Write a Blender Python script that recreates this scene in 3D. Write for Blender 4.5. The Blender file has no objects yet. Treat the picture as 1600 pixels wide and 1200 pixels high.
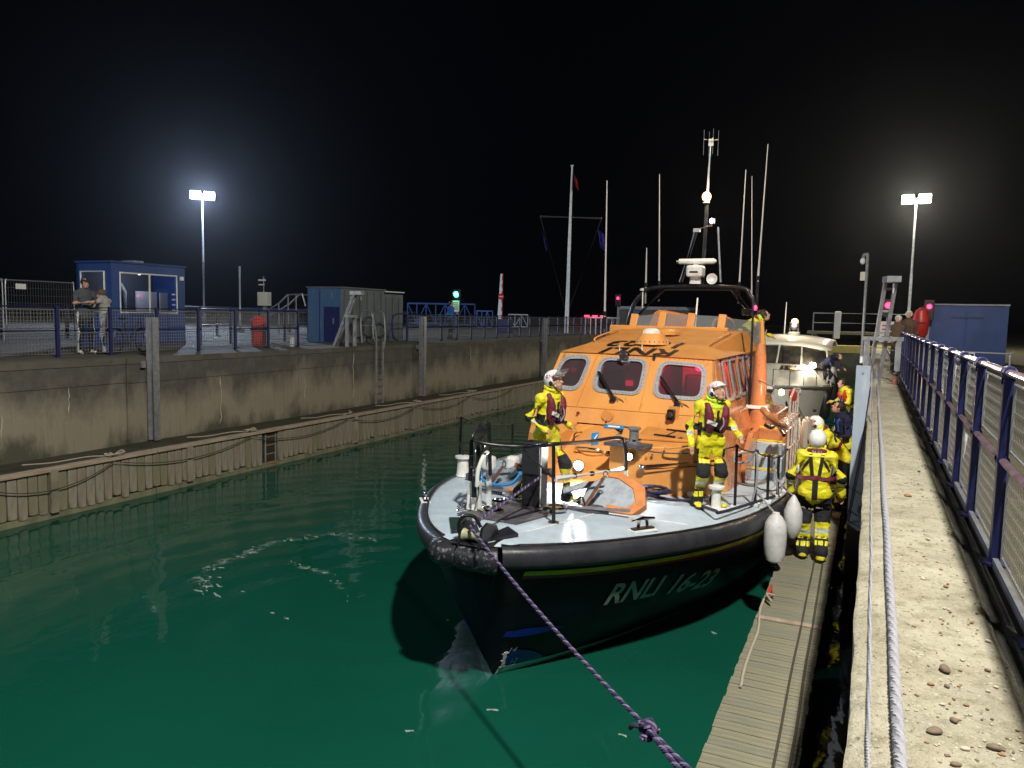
import bpy, bmesh, math, random
import numpy as np
from mathutils import Vector, Matrix, noise
from mathutils.bvhtree import BVHTree
random.seed(7)
sc = bpy.context.scene
COL = sc.collection
R = math.radians
V = Vector
# ------------------------------------------------------------------ camera
FPX = 1200.0
EYE = V((0.0, 0.0, 4.18))
YAW, PITCH, ROLL = R(-25.038), R(-5.181), R(1.2)
_F = V((math.sin(YAW)*math.cos(PITCH), math.cos(YAW)*math.cos(PITCH), math.sin(PITCH)))
_r = V((math.cos(YAW), -math.sin(YAW), 0)); _u = _r.cross(_F)
_Rr = _r*math.cos(ROLL) + _u*math.sin(ROLL)
_U = _u*math.cos(ROLL) - _r*math.sin(ROLL)
cam_d = bpy.data.cameras.new('camera'); cam = bpy.data.objects.new('camera', cam_d); COL.objects.link(cam)
cam_d.sensor_width = 36; cam_d.lens = 36*FPX/1600; cam_d.clip_start = 0.05; cam_d.clip_end = 2000
mw = Matrix.Identity(4)
for i in range(3):
    mw[i][0], mw[i][1], mw[i][2], mw[i][3] = _Rr[i], _U[i], -_F[i], EYE[i]
cam.matrix_world = mw
sc.camera = cam
# ------------------------------------------------------------------ world: a night sky, and no sun
w = bpy.data.worlds.new('World'); sc.world = w; w.use_nodes = True
wn = w.node_tree
bg = wn.nodes['Background']
bg.inputs['Color'].default_value = (0.30, 0.36, 0.62, 1)
bg.inputs['Strength'].default_value = 0.0022
# ------------------------------------------------------------------ view
sc.view_settings.view_transform = 'Standard'; sc.view_settings.look = 'None'
sc.view_settings.exposure = 0.0; sc.view_settings.gamma = 1.0
sc.view_settings.use_curve_mapping = False
sc.render.engine = 'CYCLES'
sc.cycles.use_denoising = True
sc.cycles.max_bounces = 6; sc.cycles.diffuse_bounces = 2; sc.cycles.glossy_bounces = 3
sc.cycles.transmission_bounces = 4; sc.cycles.transparent_max_bounces = 12
sc.cycles.caustics_reflective = False; sc.cycles.caustics_refractive = False
sc.cycles.sample_clamp_indirect = 3.0; sc.cycles.sample_clamp_direct = 0
# ------------------------------------------------------------------ lamp strengths, in watts (lamps are built with their posts)
PW = dict(near=16500, back=3600, left=11000, right=5200, deck=210, mast=90, cruiser=24, red=8, green=10, cabin=110, side=48, aft=520)

# ================================================================== helpers
def ray(x, y):
    return (_F*FPX + _Rr*(x-800) + _U*(600-y)).normalized()
def atz(x, y, z):
    d = ray(x, y); return EYE + d*((z-EYE.z)/d.z)
def atx(x, y, X):
    d = ray(x, y); return EYE + d*(X/d.x)
def aty(x, y, Y):
    d = ray(x, y); return EYE + d*(Y/d.y)
# lifeboat frame: u to the side, v aft from the bow, z up from the water
PSI = R(2.2); BO = V((-3.8, 7.1, 0)); _bc, _bs = math.cos(PSI), math.sin(PSI)
def tol(P):
    d = P-BO; return V((d.x*_bc-d.y*_bs, d.x*_bs+d.y*_bc, d.z))
def tow(p):
    p = V(p); return BO+V((p.x*_bc+p.y*_bs, -p.x*_bs+p.y*_bc, p.z))
def bz(x, y, z): return tol(atz(x, y, z))
def bv(x, y, v):
    d = ray(x, y); n = V((_bs, _bc, 0)); return tol(EYE+d*(((BO-EYE).dot(n)+v)/d.dot(n)))
def bu(x, y, u):
    d = ray(x, y); n = V((_bc, -_bs, 0)); return tol(EYE+d*(((BO-EYE).dot(n)+u)/d.dot(n)))

def basis(d, up=V((0, 0, 1))):
    d = d.normalized()
    if abs(d.dot(up)) > 0.98: up = V((0, 1, 0))
    a = d.cross(up).normalized(); b = a.cross(d).normalized()
    return a, b

class MB:
    def __init__(s): s.v = []; s.f = []; s.mi = []
    def add(s, vs, fs, mi=0):
        o = len(s.v); s.v += [tuple(p) for p in vs]
        s.f += [tuple(i+o for i in f) for f in fs]; s.mi += [mi]*len(fs); return s
    def box(s, c, sz, rz=0, mi=0, M=None):
        c = V(c); x, y, z = sz[0]/2, sz[1]/2, sz[2]/2
        m = M if M is not None else Matrix.Rotation(rz, 3, 'Z')
        vs = [c + m @ V((a*x, b*y, e*z)) for a in (-1, 1) for b in (-1, 1) for e in (-1, 1)]
        return s.add(vs, [(0, 1, 3, 2), (4, 6, 7, 5), (0, 4, 5, 1), (2, 3, 7, 6), (0, 2, 6, 4), (1, 5, 7, 3)], mi)
    def bar(s, p0, p1, wd, h, mi=0, up=V((0, 0, 1))):
        p0, p1 = V(p0), V(p1); a, b = basis(p1-p0, up); vs = []
        for p in (p0, p1):
            for i, j in ((-1, -1), (1, -1), (1, 1), (-1, 1)): vs.append(p+a*(i*wd/2)+b*(j*h/2))
        return s.add(vs, [(0, 3, 2, 1), (4, 5, 6, 7), (0, 1, 5, 4), (1, 2, 6, 5), (2, 3, 7, 6), (3, 0, 4, 7)], mi)
    def tube(s, pts, r, n=8, closed=False, mi=0):
        pts = [V(p) for p in pts]; N = len(pts); rs = r if isinstance(r, (list, tuple)) else [r]*N
        rings = []; a = None
        for i, p in enumerate(pts):
            if closed: d = pts[(i+1) % N]-pts[i-1]
            else: d = pts[min(i+1, N-1)]-pts[max(i-1, 0)]
            if d.length < 1e-9: d = V((0, 0, 1))
            d.normalize()
            if a is None: a, b = basis(d)
            else:
                a = (a-d*a.dot(d))
                if a.length < 1e-6: a, b = basis(d)
                a.normalize(); b = d.cross(a)
            rings.append([p+(a*math.cos(2*math.pi*k/n)+b*math.sin(2*math.pi*k/n))*rs[i] for k in range(n)])
        return s.loft(rings, closed=closed, mi=mi)
    def loft(s, rings, closed=False, caps=True, ring_closed=True, mi=0):
        n = len(rings[0]); vs = [p for r_ in rings for p in r_]; fs = []; N = len(rings)
        for i in range(N if closed else N-1):
            j = (i+1) % N
            for k in range(n if ring_closed else n-1):
                l = (k+1) % n; fs.append((i*n+k, i*n+l, j*n+l, j*n+k))
        if caps and not closed and ring_closed:
            fs.append(tuple(reversed(range(n)))); fs.append(tuple((N-1)*n+k for k in range(n)))
        return s.add(vs, fs, mi)
    def cyl(s, p0, p1, r0, r1=None, n=12, mi=0):
        return s.tube([p0, p1], [r0, r0 if r1 is None else r1], n, mi=mi)
    def ell(s, c, r, nu=14, nv=8, M=None, mi=0):
        c = V(c); m = M if M is not None else Matrix.Identity(3); vs = []; fs = []
        for i in range(1, nv):
            t = math.pi*i/nv
            for k in range(nu):
                p = 2*math.pi*k/nu
                vs.append(c+m @ V((r[0]*math.sin(t)*math.cos(p), r[1]*math.sin(t)*math.sin(p), r[2]*math.cos(t))))
        T = len(vs); vs += [c+m @ V((0, 0, r[2])), c-m @ V((0, 0, r[2]))]
        for i in range(nv-2):
            for k in range(nu):
                l = (k+1) % nu; fs.append((i*nu+k, (i+1)*nu+k, (i+1)*nu+l, i*nu+l))
        for k in range(nu):
            l = (k+1) % nu; fs.append((T, k, l)); fs.append((T+1, (nv-2)*nu+l, (nv-2)*nu+k))
        return s.add(vs, fs, mi)
    def cap(s, p0, p1, r0, r1, n=12, mi=0):                 # tapered capsule
        p0, p1 = V(p0), V(p1); s.tube([p0, p1], [r0, r1], n, mi=mi)
        s.ell(p0, (r0,)*3, n, 8, mi=mi); return s.ell(p1, (r1,)*3, n, 8, mi=mi)
    def lathe(s, prof, c=(0, 0, 0), M=None, n=16, mi=0):
        c = V(c); m = M if M is not None else Matrix.Identity(3)
        rings = [[c+m @ V((max(r, 1e-4)*math.cos(2*math.pi*k/n), max(r, 1e-4)*math.sin(2*math.pi*k/n), z)) for k in range(n)] for r, z in prof]
        return s.loft(rings, mi=mi)
    def prism(s, poly, off, mi=0):
        poly = [V(p) for p in poly]; off = V(off); n = len(poly)
        vs = poly+[p+off for p in poly]
        fs = [tuple(range(n)), tuple(reversed(range(n, 2*n)))]+[(i, i+n, (i+1) % n+n, (i+1) % n) for i in range(n)]
        return s.add(vs, fs, mi)
    def quad(s, a, b, c, d, mi=0): return s.add([a, b, c, d], [(0, 1, 2, 3)], mi)
    def mesh(s, name):
        me = bpy.data.meshes.new(name); me.from_pydata(s.v, [], s.f)
        bm = bmesh.new(); bm.from_mesh(me); bmesh.ops.recalc_face_normals(bm, faces=bm.faces); bm.to_mesh(me); bm.free()
        return me
    def build(s, name, mats, parent=None, smooth=False, bevel=0, loc=None, rz=0):
        me = s.mesh(name)
        if not isinstance(mats, (list, tuple)): mats = [mats]
        for m in mats: me.materials.append(m)
        if len(mats) > 1: me.polygons.foreach_set('material_index', s.mi)
        o = bpy.data.objects.new(name, me); COL.objects.link(o)
        if parent: o.parent = parent
        if loc is not None: o.location = loc
        if rz: o.rotation_euler.z = rz
        if smooth: smooth_mesh(me)
        if bevel:
            b = o.modifiers.new('edge', 'BEVEL'); b.width = bevel; b.segments = 2; b.limit_method = 'ANGLE'; b.angle_limit = R(40)
        return o
def smooth_mesh(me, ang=38):
    me.polygons.foreach_set('use_smooth', [True]*len(me.polygons))
    try: me.set_sharp_from_angle(angle=R(ang))
    except Exception: pass
def tag(o, label=None, cat=None, group=None, kind=None):
    if label: o['label'] = label
    if cat: o['category'] = cat
    if group: o['group'] = group
    if kind: o['kind'] = kind
    return o
def thing(name, label, cat, loc=(0, 0, 0), rz=0, group=None):
    o = bpy.data.objects.new(name, None); COL.objects.link(o)
    o.location = loc; o.rotation_euler.z = rz; o.empty_display_size = 0.1
    return tag(o, label, cat, group)
def copy_tree(o, parent=None):
    c = o.copy(); COL.objects.link(c); c.parent = parent
    for ch in list(o.children): copy_tree(ch, c)
    return c
def inst(name, me, parent, loc, rz=0, rot=None, scale=None):
    o = bpy.data.objects.new(name, me); COL.objects.link(o); o.parent = parent; o.location = loc
    if rot: o.rotation_euler = rot
    elif rz: o.rotation_euler.z = rz
    if scale: o.scale = scale
    return o
def curve_pts(ctrl, n=8):
    c = [V(p) for p in ctrl]; out = []; c = [c[0]*2-c[1]]+c+[c[-1]*2-c[-2]]
    for i in range(1, len(c)-2):
        for k in range(n):
            t = k/n; p0, p1, p2, p3 = c[i-1], c[i], c[i+1], c[i+2]
            out.append(0.5*((2*p1)+(p2-p0)*t+(2*p0-5*p1+4*p2-p3)*t*t+(3*p1-p0-3*p2+p3)*t**3))
    out.append(c[-2]); return out
def lerp(tab, x):
    if x <= tab[0][0]: return tab[0][1]
    for (a, p), (b, q) in zip(tab, tab[1:]):
        if x <= b: return p+(q-p)*(x-a)/(b-a)
    return tab[-1][1]
# ------------------------------------------------------------------ materials
def nd(t, typ, **k):
    n = t.nodes.new(typ)
    for a, b in k.items(): setattr(n, a, b)
    return n
def mat(name, col, rough=0.5, metal=0.0, col2=None, sc1=6.0, lo=0.4, hi=0.65, bump=0.0, bsc=40.0, emit=0.0, ecol=None,
        trans=0.0, alpha=1.0, coat=0.0, ior=1.45, spec=0.5, col3=None, sc3=30.0, lo3=.55, hi3=.7, stretch=None, det=5.0, rvar=0.0):
    m = bpy.data.materials.new(name); m.use_nodes = True; t = m.node_tree; b = t.nodes['Principled BSDF']
    b.inputs['Base Color'].default_value = (*col, 1); b.inputs['Roughness'].default_value = rough; b.inputs['Metallic'].default_value = metal
    b.inputs['IOR'].default_value = ior; b.inputs['Specular IOR Level'].default_value = spec
    if trans: b.inputs['Transmission Weight'].default_value = trans
    if alpha < 1: b.inputs['Alpha'].default_value = alpha
    if coat: b.inputs['Coat Weight'].default_value = coat
    if emit: b.inputs['Emission Color'].default_value = (*(ecol or col), 1); b.inputs['Emission Strength'].default_value = emit
    tc = nd(t, 'ShaderNodeTexCoord'); vec = tc.outputs['Object']
    if stretch:
        mp = nd(t, 'ShaderNodeMapping'); mp.inputs['Scale'].default_value = stretch; t.links.new(vec, mp.inputs[0]); vec = mp.outputs[0]
    out = None
    def layer(prev, colB, s, a, c_, d=det):
        n = nd(t, 'ShaderNodeTexNoise'); n.inputs['Scale'].default_value = s; n.inputs['Detail'].default_value = d; n.inputs['Roughness'].default_value = .62
        t.links.new(vec, n.inputs['Vector'])
        r = nd(t, 'ShaderNodeMapRange'); r.inputs['From Min'].default_value = a; r.inputs['From Max'].default_value = c_
        t.links.new(n.outputs['Fac'], r.inputs[0])
        x = nd(t, 'ShaderNodeMix', data_type='RGBA'); t.links.new(r.outputs[0], x.inputs[0])
        if prev is None: x.inputs[6].default_value = (*col, 1)
        else: t.links.new(prev, x.inputs[6])
        x.inputs[7].default_value = (*colB, 1)
        return x.outputs[2]
    if col2: out = layer(out, col2, sc1, lo, hi)
    if col3: out = layer(out, col3, sc3, lo3, hi3)
    if out is not None: t.links.new(out, b.inputs['Base Color'])
    if rvar:
        n = nd(t, 'ShaderNodeTexNoise'); n.inputs['Scale'].default_value = sc1*1.7; n.inputs['Detail'].default_value = 4
        t.links.new(vec, n.inputs['Vector'])
        r = nd(t, 'ShaderNodeMapRange'); r.inputs['From Min'].default_value = .3; r.inputs['From Max'].default_value = .7
        r.inputs['To Min'].default_value = max(rough-rvar, .02); r.inputs['To Max'].default_value = rough+rvar
        t.links.new(n.outputs['Fac'], r.inputs[0]); t.links.new(r.outputs[0], b.inputs['Roughness'])
    if bump:
        n = nd(t, 'ShaderNodeTexNoise'); n.inputs['Scale'].default_value = bsc; n.inputs['Detail'].default_value = 5
        t.links.new(vec, n.inputs['Vector'])
        bp = nd(t, 'ShaderNodeBump'); bp.inputs['Strength'].default_value = 1.0; bp.inputs['Distance'].default_value = bump
        t.links.new(n.outputs['Fac'], bp.inputs['Height']); t.links.new(bp.outputs[0], b.inputs['Normal'])
    return m
M = {}
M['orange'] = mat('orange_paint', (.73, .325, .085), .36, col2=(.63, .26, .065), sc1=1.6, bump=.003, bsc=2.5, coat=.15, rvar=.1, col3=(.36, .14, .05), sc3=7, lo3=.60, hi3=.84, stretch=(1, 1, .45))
M['orange_roof'] = mat('orange_nonslip_paint', (.62, .26, .06), .6, col2=(.52, .21, .048), sc1=3, bump=.004, bsc=180)
M['deck'] = mat('pale_blue_grey_deck_paint', (.42, .51, .60), .5, col2=(.35, .43, .51), sc1=3.5, col3=(.18, .22, .26), sc3=14, lo3=.62, hi3=.85, bump=.0015, bsc=240, rvar=.08)
M['deck_dark'] = mat('dark_deck_plate', (.06, .055, .07), .42, col2=(.12, .11, .12), sc1=10, bump=.002, bsc=160)
M['hull'] = mat('shaded_navy_hull', (.0030, .0035, .012), .45, spec=.22, col2=(.0020, .0024, .008), sc1=2, rvar=.08)  # navy darkened so the hull's shade sits in its colour
M['lit_blue_hull'] = mat('lamplit_blue_hull', (.004, .012, .32), .3, coat=.2)  # lamplight on the navy hull, put into a brighter blue
M['rubber'] = mat('black_rubber_fender', (.022, .023, .030), .42, col2=(.035, .036, .045), sc1=4, bump=.003, bsc=25, rvar=.1)
M['rubber_worn'] = mat('worn_black_rubber', (.02, .02, .026), .4, col2=(.28, .27, .28), sc1=16, lo=.56, hi=.72, bump=.006, bsc=30)
M['yellow_line'] = mat('yellow_line_paint', (.85, .70, .02), .4, col2=(.62, .50, .02), sc1=5)
M['red_line'] = mat('red_line_paint', (.28, .012, .02), .4)
M['white_paint'] = mat('white_gloss_paint', (.74, .75, .74), .35, col2=(.6, .6, .58), sc1=6, col3=(.35, .32, .28), sc3=25, lo3=.68, hi3=.85)
M['cream'] = mat('cream_gelcoat', (.80, .77, .65), .45, col2=(.74, .70, .57), sc1=2)
M['hull_grey'] = mat('pale_grey_gelcoat', (.78, .78, .75), .45, col2=(.70, .70, .68), sc1=2)
M['black'] = mat('black_paint', (.008, .008, .011), .3, col2=(.02, .02, .024), sc1=12)
M['black_soft'] = mat('black_cloth', (.010, .011, .016), .85, bump=.004, bsc=60)
M['steel'] = mat('polished_steel', (.62, .62, .62), .16, 1.0, col2=(.45, .45, .45), sc1=20)
M['galv'] = mat('galvanised_steel', (.42, .44, .46), .42, .75, col2=(.29, .31, .34), sc1=9, bump=.001, bsc=80)
M['aerial'] = mat('grey_white_aerial', (.42, .42, .42), .5)
M['galv_dull'] = mat('dull_galvanised_steel', (.30, .31, .34), .6, .35, col2=(.20, .20, .22), sc1=5, col3=(.16, .09, .05), sc3=11, lo3=.62, hi3=.8)
M['frame_grey'] = mat('riveted_window_frame', (.46, .47, .50), .4, .4, col2=(.36, .37, .40), sc1=20)
M['glass_dark'] = mat('tinted_cabin_glass', (.52, .40, .46), .03, trans=.92, ior=1.45)
M['glass'] = mat('clear_glass', (.85, .9, .92), .02, trans=1.0, ior=1.3)
M['perspex'] = mat('smoky_perspex', (.22, .24, .25), .12, alpha=.45)
M['text_black'] = mat('black_lettering', (.012, .010, .010), .5)
M['text_white'] = mat('white_lettering', (.72, .74, .76), .5)
M['text_grey'] = mat('dull_silver_lettering', (.50, .53, .58), .45)
M['text_red'] = mat('red_lettering', (.42, .02, .05), .5)
M['sticker'] = mat('blue_sticker', (.02, .22, .55), .4)
M['navy_paint'] = mat('dark_blue_fence_paint', (.015, .020, .105), .42, col2=(.010, .014, .07), sc1=6, col3=(.05, .05, .09), sc3=22, lo3=.6, hi3=.8, rvar=.08)
M['blue_paint'] = mat('blue_container_paint', (.018, .055, .21), .5, col2=(.014, .042, .16), sc1=1.2, col3=(.04, .07, .15), sc3=7, lo3=.6, hi3=.85)
M['blue_steel'] = mat('weathered_blue_steel', (.035, .10, .24), .55, col2=(.06, .12, .22), sc1=2, col3=(.12, .15, .19), sc3=6, lo3=.55, hi3=.8, stretch=(1, 1, .35))
M['grey_steel'] = mat('weathered_grey_green_steel', (.10, .12, .145), .6, col2=(.07, .085, .105), sc1=1.5, col3=(.19, .15, .09), sc3=4, lo3=.58, hi3=.78, stretch=(1, 1, .3))
M['rail_pink'] = mat('pinkish_worn_handrail', (.36, .26, .30), .3, .55, col2=(.20, .11, .17), sc1=9, col3=(.09, .03, .10), sc3=30, lo3=.58, hi3=.75)
M['wire'] = mat('zinc_wire', (.33, .34, .36), .4, .6)
M['timber_deck'] = mat('weathered_deck_timber', (.16, .155, .11), .85, col2=(.23, .215, .15), sc1=5, bump=.004, bsc=30, col3=(.32, .31, .25), sc3=24, lo3=.6, hi3=.78, stretch=(.35, 3.2, 3))
M['timber_deck_b'] = mat('greener_deck_timber', (.15, .147, .108), .88, col2=(.20, .195, .15), sc1=6, bump=.004, bsc=30, col3=(.29, .28, .21), sc3=24, lo3=.62, hi3=.8, stretch=(.35, 3.2, 3))
M['timber_a'] = mat('wet_fender_timber', (.28, .245, .19), .8, col2=(.115, .095, .07), sc1=3, bump=.002, bsc=18, col3=(.085, .095, .045), sc3=5, lo3=.55, hi3=.75, stretch=(.8, .8, .25))
M['timber_b'] = mat('greyer_fender_timber', (.28, .255, .21), .8, col2=(.17, .15, .115), sc1=3, bump=.002, bsc=18, col3=(.11, .11, .05), sc3=5, lo3=.5, hi3=.7, stretch=(.8, .8, .25))
M['timber_c'] = mat('mossy_fender_timber', (.21, .20, .13), .85, col2=(.13, .12, .08), sc1=3, bump=.002, bsc=18, stretch=(.8, .8, .25))
M['timber_top'] = mat('pale_waling_timber', (.36, .29, .23), .75, col2=(.25, .19, .14), sc1=4, bump=.004, bsc=20, stretch=(3, .5, 3))
M['wet_dark'] = mat('wet_black_timber', (.018, .017, .014), .5, col2=(.03, .03, .02), sc1=5)
M['slime'] = mat('weedy_ledge', (.030, .032, .022), .75, col2=(.055, .055, .035), sc1=2.5, bump=.01, bsc=20, col3=(.10, .095, .07), sc3=8, lo3=.62, hi3=.8)
M['yellow_suit'] = mat('yellow_waterproof_cloth', (.68, .63, .014), .5, col2=(.60, .55, .014), sc1=5, bump=.012, bsc=13)
M['hood'] = mat('fluorescent_lime_cloth', (.50, .78, .03), .6, bump=.006, bsc=20)
M['maroon'] = mat('maroon_lifejacket_cloth', (.150, .012, .036), .65, col2=(.11, .010, .028), sc1=14, bump=.006, bsc=30)
M['reflect'] = mat('silver_reflective_tape', (.58, .63, .64), .35, .2, col2=(.46, .52, .52), sc1=30)
M['skin'] = mat('skin', (.50, .285, .195), .5, col2=(.42, .22, .15), sc1=18)
M['hair'] = mat('dark_brown_hair', (.022, .014, .010), .6, bump=.006, bsc=70)
M['helmet'] = mat('white_helmet_shell', (.78, .79, .80), .22, col2=(.70, .71, .73), sc1=8, coat=.4)
M['visor'] = mat('smoky_visor', (.20, .17, .18), .1, alpha=.55)
M['boot'] = mat('black_rubber_boot', (.012, .012, .014), .4)
M['glove'] = mat('tan_work_glove', (.42, .22, .06), .7)
M['navy_cloth'] = mat('navy_fleece', (.012, .014, .045), .9, bump=.005, bsc=40)
M['brace'] = mat('blue_webbing', (.02, .10, .42), .6)
M['rope_white'] = mat('white_rope_cloth', (.30, .30, .34), .8, bump=.004, bsc=120)
M['rope_tan'] = mat('old_tan_rope', (.34, .30, .24), .9, bump=.004, bsc=90)
M['rope_dark'] = mat('dark_line_brown', (.055, .045, .035), .8)
M['rope_navy'] = mat('navy_braided_rope', (.02, .018, .05), .75, bump=.004, bsc=60)
M['pvc_white'] = mat('scuffed_white_fender_vinyl', (.62, .62, .63), .5, col2=(.48, .48, .49), sc1=7, col3=(.28, .27, .27), sc3=20, lo3=.62, hi3=.8, bump=.002, bsc=30)
M['anchor_grey'] = mat('zinc_grey_anchor', (.30, .34, .39), .5, .3, col2=(.22, .25, .29), sc1=12)
M['anchor_orange'] = mat('orange_anchor_paint', (.64, .20, .035), .45, col2=(.5, .15, .03), sc1=8)
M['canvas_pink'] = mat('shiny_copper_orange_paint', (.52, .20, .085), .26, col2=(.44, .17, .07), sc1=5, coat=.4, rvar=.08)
M['ladder_paint'] = mat('worn_pinkish_white_paint', (.52, .42, .37), .45, col2=(.40, .30, .25), sc1=10)
M['sign_white'] = mat('white_sign_board', (.74, .74, .72), .5)
M['sign_yellow'] = mat('yellow_painted_steel', (.60, .48, .10), .5, col2=(.50, .38, .07), sc1=3, col3=(.22, .15, .06), sc3=9, lo3=.62, hi3=.8)
M['rust_paint'] = mat('rusty_pink_steel', (.26, .11, .085), .5, .3, col2=(.16, .07, .05), sc1=12)
M['roller'] = mat('worn_cream_roller', (.36, .35, .22), .4, col2=(.22, .22, .15), sc1=10)
M['red_plastic'] = mat('red_plastic', (.50, .030, .022), .4, col2=(.40, .02, .02), sc1=4)
M['plaster_grey'] = mat('pale_grey_cabinet', (.50, .50, .44), .6)
M['denim'] = mat('pale_grey_denim', (.34, .36, .42), .85, bump=.004, bsc=40)
M['grey_shirt'] = mat('dark_backing_grey', (.055, .065, .075), .9, bump=.004, bsc=40)
M['white_cloth'] = mat('off_white_cloth', (.60, .60, .57), .85, bump=.006, bsc=20)
M['jacket_blue'] = mat('blue_jacket', (.015, .09, .36), .7)
M['brown_coat'] = mat('brown_coat', (.09, .055, .035), .9)
M['flag_red'] = mat('red_ensign_cloth', (.30, .012, .022), .8)
M['flag_blue'] = mat('blue_flag_cloth', (.02, .02, .20), .8)
M['stone_a'] = mat('brown_pebble', (.17, .12, .085), .7, col2=(.10, .07, .05), sc1=12)
M['stone_b'] = mat('pale_pebble', (.46, .42, .33), .75, col2=(.34, .30, .22), sc1=14)
M['stone_c'] = mat('rusty_pebble', (.30, .16, .07), .75, col2=(.2, .1, .05), sc1=14)
def emis(name, col, s): return mat(name, col, .5, emit=s, ecol=col)
M['lamp_cool'] = emis('cool_flood_lamp', (.86, .92, 1.0), 60)
M['lamp_warm'] = emis('warm_flood_lamp', (1.0, .93, .74), 60)
M['lamp_deck'] = emis('deck_flood_lamp', (1.0, .97, .92), 40)
M['lamp_mast'] = emis('warm_mast_lamp', (1.0, .55, .20), 6)
M['lamp_red'] = emis('red_signal_lamp', (1.0, .03, .09), 6)
M['lamp_green'] = emis('green_signal_lamp', (.05, 1.0, .48), 16)
M['lamp_blue'] = emis('blue_white_lamp', (.55, .55, 1.0), 20)
M['screen_red'] = emis('red_lit_screen', (1.0, .03, .10), 0.9)
def point(name, loc, col, power, rad=.12, spot=None, aim=None, blend=.5, parent=None):
    d = bpy.data.lights.new(name, 'SPOT' if spot else 'POINT'); d.color = col; d.energy = power; d.shadow_soft_size = rad
    if spot: d.spot_size = R(spot); d.spot_blend = blend
    o = bpy.data.objects.new(name, d); COL.objects.link(o); o.location = loc
    if aim is not None: o.rotation_euler = (V(aim)-V(loc)).to_track_quat('-Z', 'Y').to_euler()
    if parent: o.parent = parent
    return o
TMP = bpy.data.scenes.new('bench')                     # empty side scene where modifiers are applied quickly
def baked(o):
    TMP.collection.objects.link(o); vl = TMP.view_layers[0]; vl.update()
    me = bpy.data.meshes.new_from_object(o.evaluated_get(vl.depsgraph)); TMP.collection.objects.unlink(o); return me
def text_mesh(txt, size, shear=0.0, extrude=0.0, align='CENTER', sub=0.0, bold=0.0):
    cu = bpy.data.curves.new('lettering', 'FONT'); cu.body = txt; cu.size = size; cu.shear = shear; cu.offset = bold*size; cu.extrude = extrude
    cu.align_x = align; cu.align_y = 'CENTER'; cu.resolution_u = 3
    o = bpy.data.objects.new('lettering', cu); me = baked(o)
    bpy.data.objects.remove(o); bpy.data.curves.remove(cu)
    if sub:
        bm = bmesh.new(); bm.from_mesh(me); bmesh.ops.triangulate(bm, faces=bm.faces)
        for _ in range(5):
            es = [e for e in bm.edges if e.calc_length() > sub]
            if not es: break
            bmesh.ops.subdivide_edges(bm, edges=es, cuts=1); bmesh.ops.triangulate(bm, faces=bm.faces)
        bm.to_mesh(me); bm.free()
    return me
def letters(txt, size, c, right, up, m, parent, bvh=None, shear=0.0, name='lettering', off=.004, sx=1.0, bold=0.0):
    right = V(right).normalized(); up = V(up).normalized(); n = right.cross(up).normalized(); c = V(c)
    me = text_mesh(txt, size, shear, sub=(size*.25 if bvh else 0), bold=bold)
    for v in me.vertices:
        p = c+right*(v.co.x*sx)+up*v.co.y
        if bvh:
            h = bvh.ray_cast(p+n*.6, -n)
            if h[0] is None: h = bvh.find_nearest(p)
            p = h[0]+(h[1] if h[1].dot(n) > 0 else -h[1])*off
        else: p = p+n*off
        v.co = p
    me.materials.append(m); o = bpy.data.objects.new(name, me); COL.objects.link(o); o.parent = parent
    return o
def bvh_of(o):
    me = o.data; return BVHTree.FromPolygons([v.co.copy() for v in me.vertices], [tuple(p.vertices) for p in me.polygons])
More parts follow.
